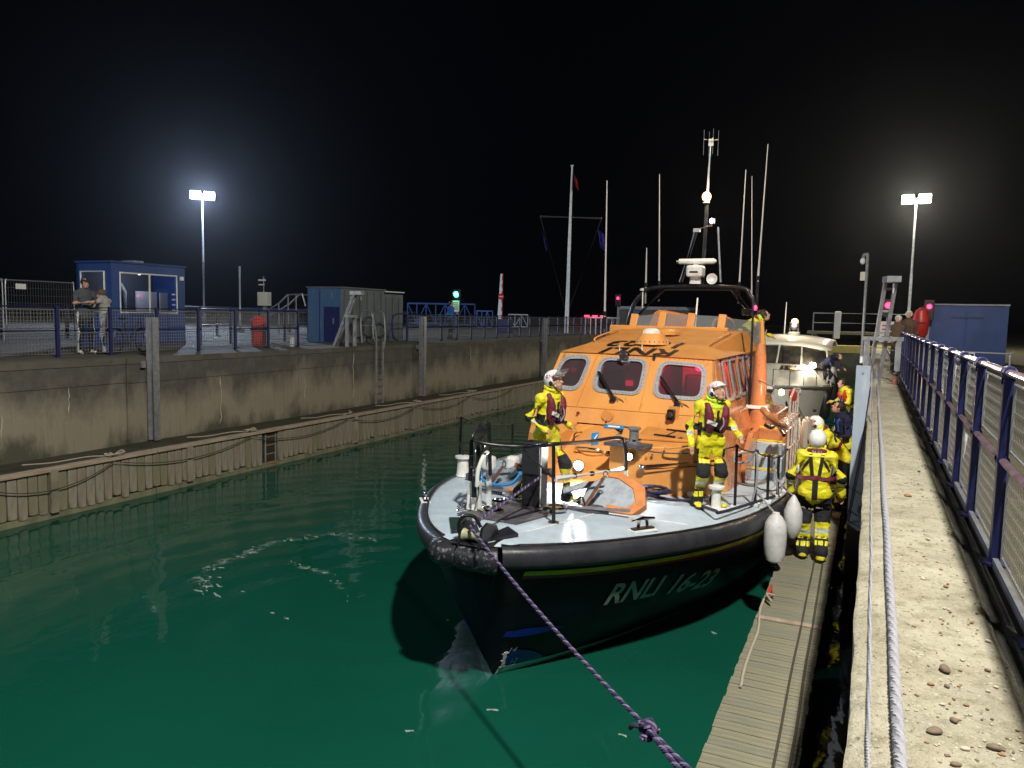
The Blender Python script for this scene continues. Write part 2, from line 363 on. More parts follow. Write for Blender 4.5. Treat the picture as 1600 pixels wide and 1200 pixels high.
# ================================================================== THE SETTING
QL, QR = 2.97, 2.765            # left and right quay levels above the water
def grid_mesh(x0, x1, y0, y1, z, nx, ny): 
    mb = MB(); vs = [V((x0+(x1-x0)*i/nx, y0+(y1-y0)*j/ny, z)) for j in range(ny+1) for i in range(nx+1)]
    fs = [(j*(nx+1)+i, j*(nx+1)+i+1, (j+1)*(nx+1)+i+1, (j+1)*(nx+1)+i) for j in range(ny) for i in range(nx)]
    return mb.add(vs, fs)
def water_material():
    m = bpy.data.materials.new('green_turbid_water'); m.use_nodes = True; t = m.node_tree; b = t.nodes['Principled BSDF']
    b.inputs['Roughness'].default_value = .045; b.inputs['IOR'].default_value = 1.333
    tc = nd(t, 'ShaderNodeTexCoord')
    n = nd(t, 'ShaderNodeTexNoise'); n.inputs['Scale'].default_value = .35; n.inputs['Detail'].default_value = 3
    t.links.new(tc.outputs['Object'], n.inputs['Vector'])
    x = nd(t, 'ShaderNodeMix', data_type='RGBA'); t.links.new(n.outputs['Fac'], x.inputs[0])
    x.inputs[6].default_value = (.0030, .050, .032, 1); x.inputs[7].default_value = (.0046, .072, .046, 1)
    t.links.new(x.outputs[2], b.inputs['Base Color'])
    hs = None
    for s, d, str_ in ((.9, 2.0, (1, .55, 1)), (3.2, 2.0, (1, .6, 1)), (11, 2.0, (1, .8, 1))):
        mp = nd(t, 'ShaderNodeMapping'); mp.inputs['Scale'].default_value = str_; t.links.new(tc.outputs['Object'], mp.inputs[0])
        k = nd(t, 'ShaderNodeTexNoise'); k.inputs['Scale'].default_value = s; k.inputs['Detail'].default_value = d; k.inputs['Distortion'].default_value = .6
        t.links.new(mp.outputs[0], k.inputs['Vector'])
        bp = nd(t, 'ShaderNodeBump'); bp.inputs['Distance'].default_value = {.9: .018, 3.2: .0038, 11: .0008}[s]; bp.inputs['Strength'].default_value = 1
        t.links.new(k.outputs['Fac'], bp.inputs['Height'])
        if hs: t.links.new(hs, bp.inputs['Normal'])
        hs = bp.outputs[0]
    mp = nd(t, 'ShaderNodeMapping'); mp.inputs['Location'].default_value = (6.2, -8.6, 0); t.links.new(tc.outputs['Object'], mp.inputs[0])
    wv = nd(t, 'ShaderNodeTexWave', wave_type='RINGS', rings_direction='Z'); wv.inputs['Scale'].default_value = .42; wv.inputs['Distortion'].default_value = 6.0; wv.inputs['Detail'].default_value = 2; wv.inputs['Detail Scale'].default_value = .6
    t.links.new(mp.outputs[0], wv.inputs['Vector']); bp = nd(t, 'ShaderNodeBump'); bp.inputs['Distance'].default_value = .0045; t.links.new(wv.outputs['Fac'], bp.inputs['Height']); t.links.new(hs, bp.inputs['Normal']); hs = bp.outputs[0]
    t.links.new(hs, b.inputs['Normal'])
    return m
def wall_material(name, zc, dark, olive, sc_=.5):
    m = bpy.data.materials.new(name); m.use_nodes = True; t = m.node_tree; b = t.nodes['Principled BSDF']; b.inputs['Roughness'].default_value = .85
    g = nd(t, 'ShaderNodeNewGeometry'); sp = nd(t, 'ShaderNodeSeparateXYZ'); t.links.new(g.outputs['Position'], sp.inputs[0])
    def noise_(s, det, stretch):
        mp = nd(t, 'ShaderNodeMapping'); mp.inputs['Scale'].default_value = stretch; t.links.new(g.outputs['Position'], mp.inputs[0])
        n = nd(t, 'ShaderNodeTexNoise'); n.inputs['Scale'].default_value = s; n.inputs['Detail'].default_value = det; n.inputs['Roughness'].default_value = .65
        t.links.new(mp.outputs[0], n.inputs['Vector']); return n.outputs['Fac']
    def mr(src, a, c, lo=0, hi=1):
        r = nd(t, 'ShaderNodeMapRange'); t.links.new(src, r.inputs[0]); r.inputs[1].default_value = a; r.inputs[2].default_value = c
        r.inputs[3].default_value = lo; r.inputs[4].default_value = hi; return r.outputs[0]
    def mx(f, a, c):
        x = nd(t, 'ShaderNodeMix', data_type='RGBA'); t.links.new(f, x.inputs[0])
        for i, q in ((6, a), (7, c)):
            if isinstance(q, tuple): x.inputs[i].default_value = (*q, 1)
            else: t.links.new(q, x.inputs[i])
        return x.outputs[2]
    add = nd(t, 'ShaderNodeMath', operation='ADD'); t.links.new(sp.outputs['Z'], add.inputs[0]); t.links.new(mr(noise_(.9, 6, (1, 1, .5)), .3, .7, -.55, .55), add.inputs[1])
    base = mx(mr(add.outputs[0], zc-.35, zc+.35), olive, dark)                       # tide-washed lower half, weathered upper half
    base = mx(mr(noise_(2.2, 7, (1, 1, 1)), .45, .75, 0, .4), base, (.20, .19, .15))  # patches of bare concrete
    base = mx(mr(noise_(3.5, 5, (3, 3, .16)), .54, .76, 0, .42), base, (.05, .046, .038))  # water runs
    base = mx(mr(noise_(5, 4, (2.5, 2.5, .12)), .68, .80, 0, .5), base, (.36, .33, .25))  # lime runs
    base = mx(mr(add.outputs[0], 1.25, .75, 0, .8), base, (.03, .033, .02))   # weed above the ledge
    base = mx(mr(noise_(1.3, 3, (1.2, 1.2, .1)), .70, .78, 0, .55), base, (.16, .075, .03))  # rust runs
    t.links.new(base, b.inputs['Base Color'])
    bp = nd(t, 'ShaderNodeBump'); bp.inputs['Distance'].default_value = .012; t.links.new(noise_(22, 6, (1, 1, 1)), bp.inputs['Height']); t.links.new(bp.outputs[0], b.inputs['Normal'])
    return m
def coping_material():
    m = bpy.data.materials.new('lichened_coping_concrete'); m.use_nodes = True; t = m.node_tree; b = t.nodes['Principled BSDF']; b.inputs['Roughness'].default_value = .88
    tc = nd(t, 'ShaderNodeTexCoord')
    def noise_(s, det=6, r=.65):
        n = nd(t, 'ShaderNodeTexNoise'); n.inputs['Scale'].default_value = s; n.inputs['Detail'].default_value = det; n.inputs['Roughness'].default_value = r
        t.links.new(tc.outputs['Object'], n.inputs['Vector']); return n.outputs['Fac']
    def mr(src, a, c, hi=1):
        r = nd(t, 'ShaderNodeMapRange'); t.links.new(src, r.inputs[0]); r.inputs[1].default_value = a; r.inputs[2].default_value = c; r.inputs[4].default_value = hi; return r.outputs[0]
    def mx(f, a, c):
        x = nd(t, 'ShaderNodeMix', data_type='RGBA'); t.links.new(f, x.inputs[0])
        for i, q in ((6, a), (7, c)):
            if isinstance(q, tuple): x.inputs[i].default_value = (*q, 1)
            else: t.links.new(q, x.inputs[i])
        return x.outputs[2]
    c = mx(mr(noise_(2.2), .35, .65), (.33, .30, .22), (.47, .44, .34))
    c = mx(mr(noise_(9), .5, .68, .8), c, (.20, .185, .11))
    c = mx(mr(noise_(5, 8, .75), .58, .72, .7), c, (.29, .29, .17))
    c = mx(mr(noise_(1.4, 6, .7), .50, .70, .55), c, (.19, .175, .12))
    c = mx(mr(noise_(38, 3), .60, .68, .9), c, (.12, .105, .075))
    c = mx(mr(noise_(55, 3), .60, .68, .85), c, (.52, .50, .43))
    t.links.new(c, b.inputs['Base Color'])
    p = None
    for s, d in ((14, .02), (60, .012), (160, .005)):
        bp = nd(t, 'ShaderNodeBump'); bp.inputs['Distance'].default_value = d; t.links.new(noise_(s, 5), bp.inputs['Height'])
        if p: t.links.new(p, bp.inputs['Normal'])
        p = bp.outputs[0]
    t.links.new(p, b.inputs['Normal'])
    return m
M['water'] = water_material()
M['lock_wall'] = wall_material('weathered_lock_wall', 2.05, (.075, .069, .062), (.245, .22, .165))
M['wall_dark'] = wall_material('dark_quay_wall', 1.6, (.05, .05, .045), (.06, .06, .04))
M['coping'] = coping_material()
M['quay'] = mat('grey_quay_concrete', (.115, .105, .09), .85, col2=(.075, .07, .055), sc1=.8, col3=(.055, .055, .03), sc3=3, lo3=.55, hi3=.72, bump=.006, bsc=25)
M['earth'] = mat('rough_trodden_earth', (.085, .07, .045), .95, col2=(.05, .055, .028), sc1=1.3, col3=(.13, .105, .07), sc3=5, lo3=.55, hi3=.75, bump=.02, bsc=16)

wat = grid_mesh(-14.7, 0.3, -12, 90, 0, 1, 1).build('water', M['water']); tag(wat, kind='structure')
bed = grid_mesh(-140, 140, -60, 260, -3.0, 1, 1).build('ground', M['earth']); tag(bed, kind='structure')
MB().box((-96.12, 60, (QL-3)/2), (160, 240, QL+3)).build('quay_ground', M['quay']); tag(bpy.data.objects['quay_ground'], kind='structure')
g2 = MB().box((60.74, 60, (QR-.05-3)/2), (120, 240, QR-.05+3)).build('quay_ground', M['earth']); tag(g2, kind='structure')
far = MB().box((-8, 99, (1.2-3)/2), (16, 60, 4.2)).build('ground', M['earth']); tag(far, kind='structure')

# ---- left lock wall in cast bays, with the timber fendering in front of its foot
lw = thing('lock_wall', 'long stained concrete lock wall across the water, below the blue fence', 'wall', (-16.1, 10, 0))
bay = MB().box((-.2, 0, (QL-.02+.4)/2), (.42, 5.97, QL-.02-.4)).mesh('wall_bay'); bay.materials.append(M['lock_wall'])
cope_m = MB().box((-.19, 0, 0), (.5, 5.965, .15)).mesh('coping_stone'); cope_m.materials.append(M['quay'])
for k in range(16):
    inst('wall_bay', bay, lw, (0.2, -12.5+6*k, 0)); inst('coping_stone', cope_m, lw, (.17, -12.5+6*k, QL-.073)); MB().box((.208, -12.5+6*k, 2.36+.01*(k % 3)), (.012, 5.95, .012)).build('pour_joint', M['wet_dark'], lw)
for px_, y0, y1 in ((108, 606, 648), (345, 588, 662), (3, 648, 684), (552, 552, 622), (735, 540, 574), (96+380, 585, 625)):
    pts = [atx(px_+random.uniform(-1.5, 1.5), y0+(y1-y0)*i/7, -15.88)-V((-16.1, 10, 0)) for i in range(8)]
    MB().tube(pts, [.006]+[random.uniform(.008, .02) for _ in range(6)]+[.004], 5).build('lime_streak', M['stone_b'], lw)
led = MB().box((-15.25, 42, .36), (1.62, 110, 1.1)).build('ledge', M['slime']); tag(led, 'dark weedy ledge at the foot of the far lock wall', 'ledge')
tf = thing('timber_fender', 'long fender of upright timber boards along the far waterline', 'fender', (-14.45, 10, 0))
MB().box((.02, 32, .34), (.05, 110, 1.05)).build('backing_board', M['wet_dark'], tf)
for y0 in np.arange(-8, 64, 6.0):
    yy = y0; ln = 5.98
    MB().box((.06, yy+3-10+8, .975), (.20, ln, .075)).build('waling', M['timber_top'], tf, bevel=.01)
    MB().box((.045, yy+3-10+8, .05), (.07, ln, .16)).build('waling', M['timber_c'], tf)
pmes = []
for mm in ('timber_a', 'timber_b', 'timber_c'):
    for k in range(2):
        h = .76+.05*k; me = MB().prism([(0.0, -.086, .93), (0.0, .086, .93), (0.0, .086, .93-h), (0.0, .0, .93-h-.012), (0.0, -.086, .93-h+.008)], (.05, 0, 0)).mesh('plank')
        me.materials.append(M[mm]); pmes.append(me)
rec_y = 15.66
for k in range(262):
    y = 3.2+k*.2
    if abs(y-rec_y) < .32: continue
    inst('plank', random.choice(pmes), tf, (.05+random.uniform(0, .006), y-10, random.uniform(-.03, .02)), rot=(random.uniform(-.006, .006), 0, 0))
for yy in (9.6, 12.9, 19.3, 22.6, 26, 29.4, 33, 37, 41):
    if abs(yy-rec_y) < 1: continue
    MB().box((.13, yy-10, .55), (.07, .16, .86)).build('upright', M['timber_b'], tf, bevel=.01)
# recessed access ladder in the fendering
rl = thing('access_ladder', 'rusty iron ladder set in the dark gap of the timber fender', 'ladder', (-14.42, rec_y, 0))
for s in (-.19, .19): MB().box((0, s, .35), (.05, .05, 1.1)).build('stringer', M['galv_dull'], rl)
for k, z in enumerate((.10, .34, .58, .8)):
    MB().box((.01, 0, z), (.12 if k == 0 else .04, .34, .05 if k == 0 else .03)).build('rung', M['stone_c'], rl)
# sagging grab ropes along the fendering
def sag(a, b, drop, n=14): return [a.lerp(b, i/n)+V((0, 0, -drop*4*(i/n)*(1-i/n))) for i in range(n+1)]
gp = [(-40, 800, .0), (178, 707, 0), (393, 668, 0), (545, 644, 0), (652, 628, 0), (735, 613, 0), (802, 602, 0)]
pts = [atx(x, y, -14.26) for x, y, _ in gp]
for p in pts: p.z = .93
for i, (a, b) in enumerate(zip(pts, pts[1:])):
    o = MB().tube(sag(a, b, .34 if i == 0 else .26), .011, 6).build('grab_rope', M['rope_dark'])
    tag(o, ['dark grab rope sagging off the far timber fender at the picture edge', 'dark grab rope sagging between the two nearest rope knots on the fender',
            'dark grab rope drooping across the recessed ladder of the fender', 'dark grab rope sagging right of the recessed fender ladder', 'dark grab rope sagging below the tall wall ladder and guide post',
            'farthest dark grab rope sagging on the timber fender'][i], 'rope', 'grab ropes on the fender')
for i, (x, y) in enumerate(((178, 706), (395, 668), (548, 646), (650, 629), (738, 612))):
    p = atx(x, y, -14.36); p.z = 1.03; mb = MB()
    pts = [p+V((random.uniform(-.12, .10), random.uniform(-.22, .22), random.uniform(0, .09))) for _ in range(9)]
    tail = [p, p+V((-.35, -.35, .0)), p+V((-.5, -1.0, -.03)), p+V((-.62, -1.55, .0))]
    mb.tube(curve_pts(pts, 5), .018, 6); mb.tube(curve_pts(tail, 5), .014, 6)
    o = mb.build('mooring_rope', M['rope_tan'])
    tag(o, ['tangled pale rope end on the fender edge, nearest the picture edge', 'tangled pale rope on the fender edge just before the recessed ladder', 'small pale rope tangle on the fender below the tall ladder',
            'pale rope knot on the fender beneath the second guide post', 'farthest small pale rope knot on the timber fender'][i], 'rope', 'rope ends on the fender')
# ---- steel guide posts on the left wall
def guide_post(Y, top, bot, label, X=-15.72, group='guide posts on the far wall'):
    t = thing('guide_post', label, 'post', (X, Y, bot)); h = top-bot
    MB().box((.02, 0, h/2), (.16, .02, h)).build('web', M['galv_dull'], t)
    MB().box((.115, .0, h/2), (.03, .17, h)).build('flange', M['galv'], t)
    MB().box((-.075, 0, h/2), (.03, .20, h)).build('flange', M['galv_dull'], t)
    MB().box((-.1, -.19, h*.62), (.05, .12, .16)).build('bracket', M['galv_dull'], t)
    t['group'] = group; return t
guide_post(13.1, 3.93, .95, 'tall grey steel guide post standing nearest on the far lock wall')
guide_post(25.4, 4.02, .95, 'tall grey steel guide post just right of the tall wall ladder')
guide_post(37.6, 4.0, .95, 'farthest grey steel guide post on the far lock wall')
# ---- tall wall ladder with hoops, and the sloping davit beside it
tl = thing('wall_ladder', 'tall steel ladder fixed to the far lock wall with hoops on top', 'ladder', (-15.82, 22.7, .92))
for s in (-.2, .2): MB().box((0, s, 1.05), (.06, .05, 2.3)).build('stringer', M['galv_dull'], tl)
for k in range(9): MB().cyl((0, -.2, .12+k*.25), (0, .2, .12+k*.25), .016, n=6).build('rung', M['stone_c'], tl)
for s in (-.24, .24):
    MB().tube(curve_pts([(.0, s, 1.9), (.05, s*1.1, 2.3), (-.02, s*1.4, 2.9), (-.12, s*1.5, 3.22), (-.45, s*1.5, 3.25), (-.55, s*1.5, 2.9), (-.5, s*1.5, 2.15)], 6), .032, 8).build('hoop_rail', M['galv'], tl, True)
MB().tube([(-.5, -.36, 2.75), (-.5, .36, 2.75)], .025, 8).build('hoop_rail', M['galv'], tl)
def davit(name, label, loc, rz, s=1.0):
    t = thing(name, label, 'davit', loc, rz)
    for dx in (-.11, .11):
        MB().bar((dx, -.15, 0), (dx, .62*s, 1.95*s), .07, .09).build('arm', M['galv_dull'], t)
    MB().box((0, .68*s, 1.98*s), (.30, .42, .14)).build('head', M['galv'], t, bevel=.01)
    for k in range(4): MB().box((0, .06+.14*k*s, (.55+.42*k)*s), (.2, .06, .05)).build('spacer', M['galv'], t)
    for dx in (-.34, .34): MB().box((dx, .42, .5), (.10, .10, 1.0)).build('post', M['galv_dull'], t)
    MB().box((0, .42, 1.03), (.86, .12, .09)).build('top_rail', M['galv'], t)
    MB().bar((.34, .42, .8), (0, -.1, .08), .05, .05).build('brace', M['galv_dull'], t)
    MB().cyl((0, .84*s, 1.9*s), (0, .84*s, 1.72*s), .025, n=8).build('hook', M['galv'], t)
    return t
davit('davit', 'grey sloping steel davit beside the tall ladder on the far quay', (-16.5, 21.3, QL), R(-75), .92)
# ---- blue mesh fences
def fence(name, label, X, ys, zb, h, panel=None, post_r=.035, fine=.05, framed=None, rail_m='navy_paint', midz=.52, group=None):
    t = thing(name, label, 'fence', (X, ys[0], zb))
    for i, y in enumerate(ys):
        MB().box((0, y-ys[0], h/2), (.07, .07, h)).build('post', M['navy_paint'], t)
    for z in (h-.03, midz*h): MB().tube([(0, -.02, z), (0, ys[-1]-ys[0]+.02, z)], .028, 8).build('rail', M[rail_m], t, True)
    for a, b in zip(ys, ys[1:]):
        for (z0, z1) in ((.08, midz*h-.06), (midz*h+.06, h-.09)):
            p = MB(); y0, y1 = a-ys[0]+.07, b-ys[0]-.07
            fr = MB(); fr.tube([(0, y0, z0), (0, y1, z0), (0, y1, z1), (0, y0, z1)], .015, 5, closed=True); fo = fr.build('panel_frame', M['wire'], t)
            n = max(3, int((y1-y0)/fine)); k = max(2, int((z1-z0)/fine))
            for q in range(1, n): p.box((0, y0+(y1-y0)*q/n, (z0+z1)/2), (.006, .006, z1-z0))
            for q in range(1, k): p.box((.003, (y0+y1)/2, z0+(z1-z0)*q/k), (.006, y1-y0, .006))
            w_ = p.build('wire_mesh', M['wire'], fo)
    return t
FX = -17.0
ysA = [10.23+1.365*k for k in range(-2, 8)]
fence('mesh_fence', 'blue railing with wire mesh panels in front of the blue hut', FX, ysA, QL, 1.19, fine=.075)
ysB = [26.3+1.365*k for k in range(0, 22)]
fence('mesh_fence', 'blue railing running along the far quay behind the flagpole gap', FX, ysB, QL, 1.15, fine=.11)
fb = fence('mesh_fence', 'second blue railing farther back beyond the lamp post', -27.0, [14+2.4*k for k in range(0, 9)], QL, 1.2, fine=.3)
fence('mesh_fence', 'short blue railing behind the red litter bin', -20.4, [18.9+1.365*k for k in range(0, 6)], QL, 1.2, fine=.1)
fence('mesh_fence', 'long blue railing across the yard behind the floodlight pole', -33.0, [24+2.2*k for k in range(0, 14)], QL, 1.3, fine=.4)
# barrier hoop at the end of the railing by the containers
hb = MB().tube(curve_pts([(FX, 25.6, QL+.1), (FX, 25.3, QL+.25), (FX, 25.25, QL+.95), (FX, 25.6, QL+1.13), (FX, 26.3, QL+1.14)], 6), .035, 8).build('hoop_barrier', M['navy_paint'], None, True)
tag(hb, 'dark rounded rail end beside the grey container', 'railing')
# temporary fence panels standing behind, far left
for i, (y0, y1) in enumerate(((13.2, 15.9), (16.0, 18.4))):
    t = thing('site_fence', ['temporary steel fence panel with a yellow tag at the far left edge', 'temporary steel fence panel half behind the blue hut'][i], 'fence', (-26.0, y0, QL), group='temporary fence panels')
    MB().tube(curve_pts([(0, 0, 0), (0, 0, 1.85), (0, .06, 1.98), (0, .15, 2.0), (0, y1-y0-.15, 2.0), (0, y1-y0-.06, 1.98), (0, y1-y0, 1.85), (0, y1-y0, 0)], 4), .022, 6).build('panel_frame', M['wire'], t, True)
    p = MB()
    for q in range(1, 26): p.box((0, (y1-y0)*q/26, 1.0), (.004, .004, 1.95))
    for q in range(1, 8): p.box((0, (y1-y0)/2, 2.0*q/8), (.004, y1-y0, .004))
    p.build('wire_mesh', M['wire'], t)
    MB().box((.02, .5+.6*(1-i), 1.8), (.01, .35, .18)).build('tag', M['sign_yellow' if i == 0 else 'sign_white'], t)
# ---- right quay: coping, channel, dark wall
cw = thing('quay_wall', 'dark concrete quay wall under the bright coping, beside the pontoon', 'wall', (0, 10, 0))
MB().box((.36, 30, (QR-.04-1)/2), (.68, 110, QR-.04+1)).build('wall_face', M['wall_dark'], cw)
mb = MB(); rows = []
prof = [(.0, QR-.16), (.0, QR-.04), (.015, QR-.026), (.135, QR+.0), (.16, QR+.006), (.3, QR+.004), (.45, QR+.002), (.57, QR), (.60, QR-.02), (.607, QR-.13)]
ys = [-8+.12*k for k in range(int(40/.12))]+[32+2*k for k in range(30)]
for y in ys:
    rows.append([V((x+(.012*noise.noise(V((3, y*2.1, 1)))+.006*noise.noise(V((5, y*9, 1))) if 0 < i < 3 or i > 6 else 0), y-10, z+.006*noise.noise(V((x*5, y*3, 0)))+.003*noise.noise(V((x*22, y*19, 7))))) for i, (x, z) in enumerate(prof)])
mb.loft(rows, ring_closed=False); mb.build('coping', M['coping'], cw, True)
MB().box((.675, 30, QR-.17), (.13, 110, .06)).build('channel', M['wet_dark'], cw)
MB().box((.752, 30, QR-.06), (.03, 110, .12)).build('kerb_plate', M['galv_dull'], cw)
# ================================================================== RIGHT QUAY
def strand_rope(path, r, pitch, mats, name, parent=None, n=6, step=None, strands=3):
    pts = [V(p) for p in path]
    L = [0]
    for a, b in zip(pts, pts[1:]): L.append(L[-1]+(b-a).length)
    step = step or pitch/7; N = max(2, int(L[-1]/step)); fine = []; j = 0
    for i in range(N+1):
        d = L[-1]*i/N
        while j < len(L)-2 and L[j+1] < d: j += 1
        fine.append((pts[j].lerp(pts[j+1], (d-L[j])/max(1e-9, L[j+1]-L[j])), d))
    mb = MB()
    for s in range(strands):
        q = []
        for i, (p, d) in enumerate(fine):
            t = (fine[min(i+1, N)][0]-fine[max(i-1, 0)][0]).normalized(); a, b = basis(t)
            ang = 2*math.pi*(d/pitch+s/strands); q.append(p+(a*math.cos(ang)+b*math.sin(ang))*r*.52)
        mb.tube(q, r*.56, n, mi=s % len(mats))
    return mb.build(name, mats, parent, True)
pr = [V((.158+.008*noise.noise(V((y*.8, 2, 0))), y, QR+.026)) for y in np.arange(1.6, 30, .4)]
o = strand_rope(pr, .021, .085, [M['rope_white']], 'safety_rope', n=5); tag(o, 'thick pale twisted rope lying along the coping edge beside the water', 'rope')
pr = [V((.066+.006*noise.noise(V((y*.9, 5, 0))), y, QR-.002)) for y in np.arange(1.6, 26, .4)]
o = strand_rope(pr, .009, .04, [M['rope_white']], 'thin_rope', n=4, step=.012, strands=2); tag(o, 'thin pale rope lying on the coping chamfer next to the thick rope', 'rope')
# ---- near blue fence
HF = 1.13; XF = .752
ysR = [4.07, 5.42, 6.72, 7.9, 9.15, 10.5, 11.85, 13.2, 14.5, 15.8, 17.1, 18.4, 19.7, 21.0, 22.3, 23.6, 24.9]
rf = thing('mesh_fence', 'near blue fence with worn pinkish handrail and wire mesh beside the coping', 'fence', (XF, ysR[0], QR-.05))
HB = HF+.05
for i, y in enumerate(ysR):
    yy = y-ysR[0]
    MB().box((0, yy, HB/2-.02), (.055, .075, HB-.04)).build('post', M['navy_paint'], rf, bevel=.006)
    MB().box((0, yy, .012), (.14, .14, .016)).build('foot_plate', M['navy_paint'], rf)
    c = MB().tube([(0, yy-.05, HB), (0, yy-.03, HB), (0, yy+.03, HB), (0, yy+.05, HB)], [.034, .041, .041, .034], 14)
    c.cyl((0, yy, HB-.07), (0, yy, HB), .036, n=12); co = c.build('rail_clamp', M['navy_paint'], rf, True)
    c = MB().tube([(0, yy-.05, .55*HB), (0, yy+.05, .55*HB)], .036, 12); c.build('rail_clamp', M['navy_paint'], rf, True)
LR = ysR[-1]-ysR[0]
MB().tube([(0, -1.4, HB), (0, LR, HB)], .0265, 14).build('handrail', M['rail_pink'], rf, True)
MB().tube([(0, -1.4, .55*HB), (0, LR, .55*HB)], .0235, 12).build('mid_rail', M['rail_pink'], rf, True)
for i, (a, b) in enumerate(zip([ysR[0]-1.4]+ysR, ysR)):
    for z0, z1 in ((.06, .55*HB-.06), (.55*HB+.06, HB-.07)):
        y0, y1 = a-ysR[0]+.065, b-ysR[0]-.065
        f = MB().tube([(.03, y0, z0), (.03, y1, z0), (.03, y1, z1), (.03, y0, z1)], .009, 6, closed=True).build('panel_frame', M['wire'], rf)
        p = MB(); n = int((y1-y0)/.05); k = int((z1-z0)/.075)
        for q in range(1, n): p.box((.03, y0+(y1-y0)*q/n, (z0+z1)/2), (.0022, .0022, z1-z0))
        for q in range(1, k): p.box((.034, (y0+y1)/2, z0+(z1-z0)*q/k), (.003, y1-y0, .003))
        p.build('wire_mesh', M['wire'], f)
# white boards tied behind the fence
for i, (a, z0, hh, ln) in enumerate(((7.98, .06, .36, .55), (9.3, .70, .28, .7), (10.7, .15, .6, .5), (6.85, .78, .26, .4))):
    mb = MB(); rows = []
    for q in range(9):
        y = a+ln*q/8; rows.append([V((XF+.06+.03*noise.noise(V((y*3, z*4, i))), y, QR+z)) for z in (z0, z0+hh*.33, z0+hh*.66, z0+hh)])
    mb.loft(rows, ring_closed=False); o = mb.build('white_sheet', M['sign_white'], None, True)
    so = o.modifiers.new('thick', 'SOLIDIFY'); so.thickness = .004
    tag(o, ['crumpled white sheet low behind the near fence mesh', 'white sheet behind the upper fence mesh, second bay on', 'tall white sheet behind the fence mesh, farthest of the sheets', 'small white sheet high behind the nearest fence mesh'][i], 'sheet', 'white sheets behind the fence')
# ---- pebbles and litter on the coping
pebs = [(1476, 1048, .030, 'a', 'long brown flint pebble'), (1460, 1145, .026, 'a', 'dark brown round pebble'), (1553, 1170, .022, 'a', 'dark grey oval pebble'), (1490, 1127, .017, 'a', 'small brown pebble'),
        (1508, 1171, .015, 'b', 'pale flat pebble'), (1494, 1196, .016, 'a', 'mottled pebble'), (1480, 1073, .013, 'a', 'small dark pebble'), (1455, 1070, .013, 'c', 'rusty orange chip'),
        (1510, 1102, .010, 'c', 'tiny orange stone'), (1472, 1101, .010, 'b', 'tiny pale stone'), (1544, 1048, .012, 'a', 'dark chip near the fence'), (1544, 1002, .014, 'b', 'yellowish flat stone'),
        (1519, 972, .011, 'c', 'orange brown flake'), (1419, 776, .030, 'c', 'brown dried leaf'), (1442, 905, .020, 'b', 'pale flat shell'), (1436, 737, .018, 'a', 'small dark stone far along'),
        (1478, 917, .014, 'c', 'brown speck of stone'), (1450, 843, .018, 'b', 'pale shell chip'), (1445, 835, .014, 'b', 'white shell fragment'), (1414, 702, .016, 'b', 'small white shell')]
for x, y, r, k, lab in pebs:
    r *= .8
    p = atz(x, y, QR+.006); a = random.uniform(0, 3); mb = MB()
    mb.ell((0, 0, r*.45), (r*1.35, r*.85, r*.55), 12, 8, Matrix.Rotation(a, 3, 'Z'))
    for i, q in enumerate(mb.v):
        q = V(q); s = 1+.22*noise.noise(q*40+V((x, y, 0))); mb.v[i] = (q.x*s, q.y*s, max(.0, q.z*s))
    o = mb.build('pebble', M['stone_'+k], None, True, loc=(p.x, p.y, QR+.004)); tag(o, lab+' lying on the concrete coping', 'pebble', 'pebbles on the coping')
mb = MB(); rs = random.Random(3)
for _ in range(700):
    y = 2.2+rs.random()**1.5*16; x = .17+rs.random()*.42; r = rs.uniform(.002, .0065)
    mb.box((x, y, QR+.006), (r*2, r*rs.uniform(1, 3), r*.8), rs.uniform(0, 3), mi=rs.choice((0, 1, 1, 2)))
o = mb.build('grit', [M['stone_a'], M['stone_b'], M['stone_c']]); tag(o, 'fine grit and shell scattered over the coping', 'grit', kind='stuff')
# ---- floating pontoon
ZP = .78
pt = thing('pontoon', 'narrow weathered timber pontoon between lifeboat and quay wall', 'pontoon', (-.70, 8, 0))
XL, XR = -1.03, -.33
pm = []
for mm in ('timber_deck', 'timber_deck_b'):
    for wdt in (.137, .130):
        me = MB().box((0, 0, 0), (.70, wdt, .034)).mesh('plank'); me.materials.append(M[mm]); pm.append(me)
for k in range(150):
    y = 4.1+k*.143
    o = inst('plank', random.choice(pm), pt, (.02+random.uniform(-.008, .008), y-8, ZP-.017+random.uniform(-.003, .003)), rot=(random.uniform(-.012, .012), 0, random.uniform(-.006, .006)))
for x in (XL+.03, XR-.03, -.68): MB().box((x+.70, 7.5, ZP-.11), (.05, 23, .14)).build('bearer', M['timber_c'], pt)
for k in range(9): MB().box((.02, -2.6+2.6*k, .25), (.62, 1.7, .68)).build('float', M['wet_dark'], pt, bevel=.05)
MB().box((.02, .95, ZP+.008), (.70, .10, .012)).build('joint_strip', M['timber_top'], pt)
for dx, rr in ((.20, .011), (.315, .012)):  # two thin dark lines along the boards
    pts = [V((dx-.012*(y-5.9)+.012*noise.noise(V((y*.7, dx*9, 0))), y-8, ZP+.010)) for y in np.arange(4.0, 24, .5)]
    o = MB().tube([V(q)+V((-.70, 8, 0)) for q in pts], rr, 6).build('dark_line', M['rope_dark'], None, True)
    tag(o, 'thin dark line along the pontoon boards, nearer the boat' if dx < .3 else 'thin dark line along the pontoon boards, nearer the wall', 'dark_line', 'dark lines on the pontoon')
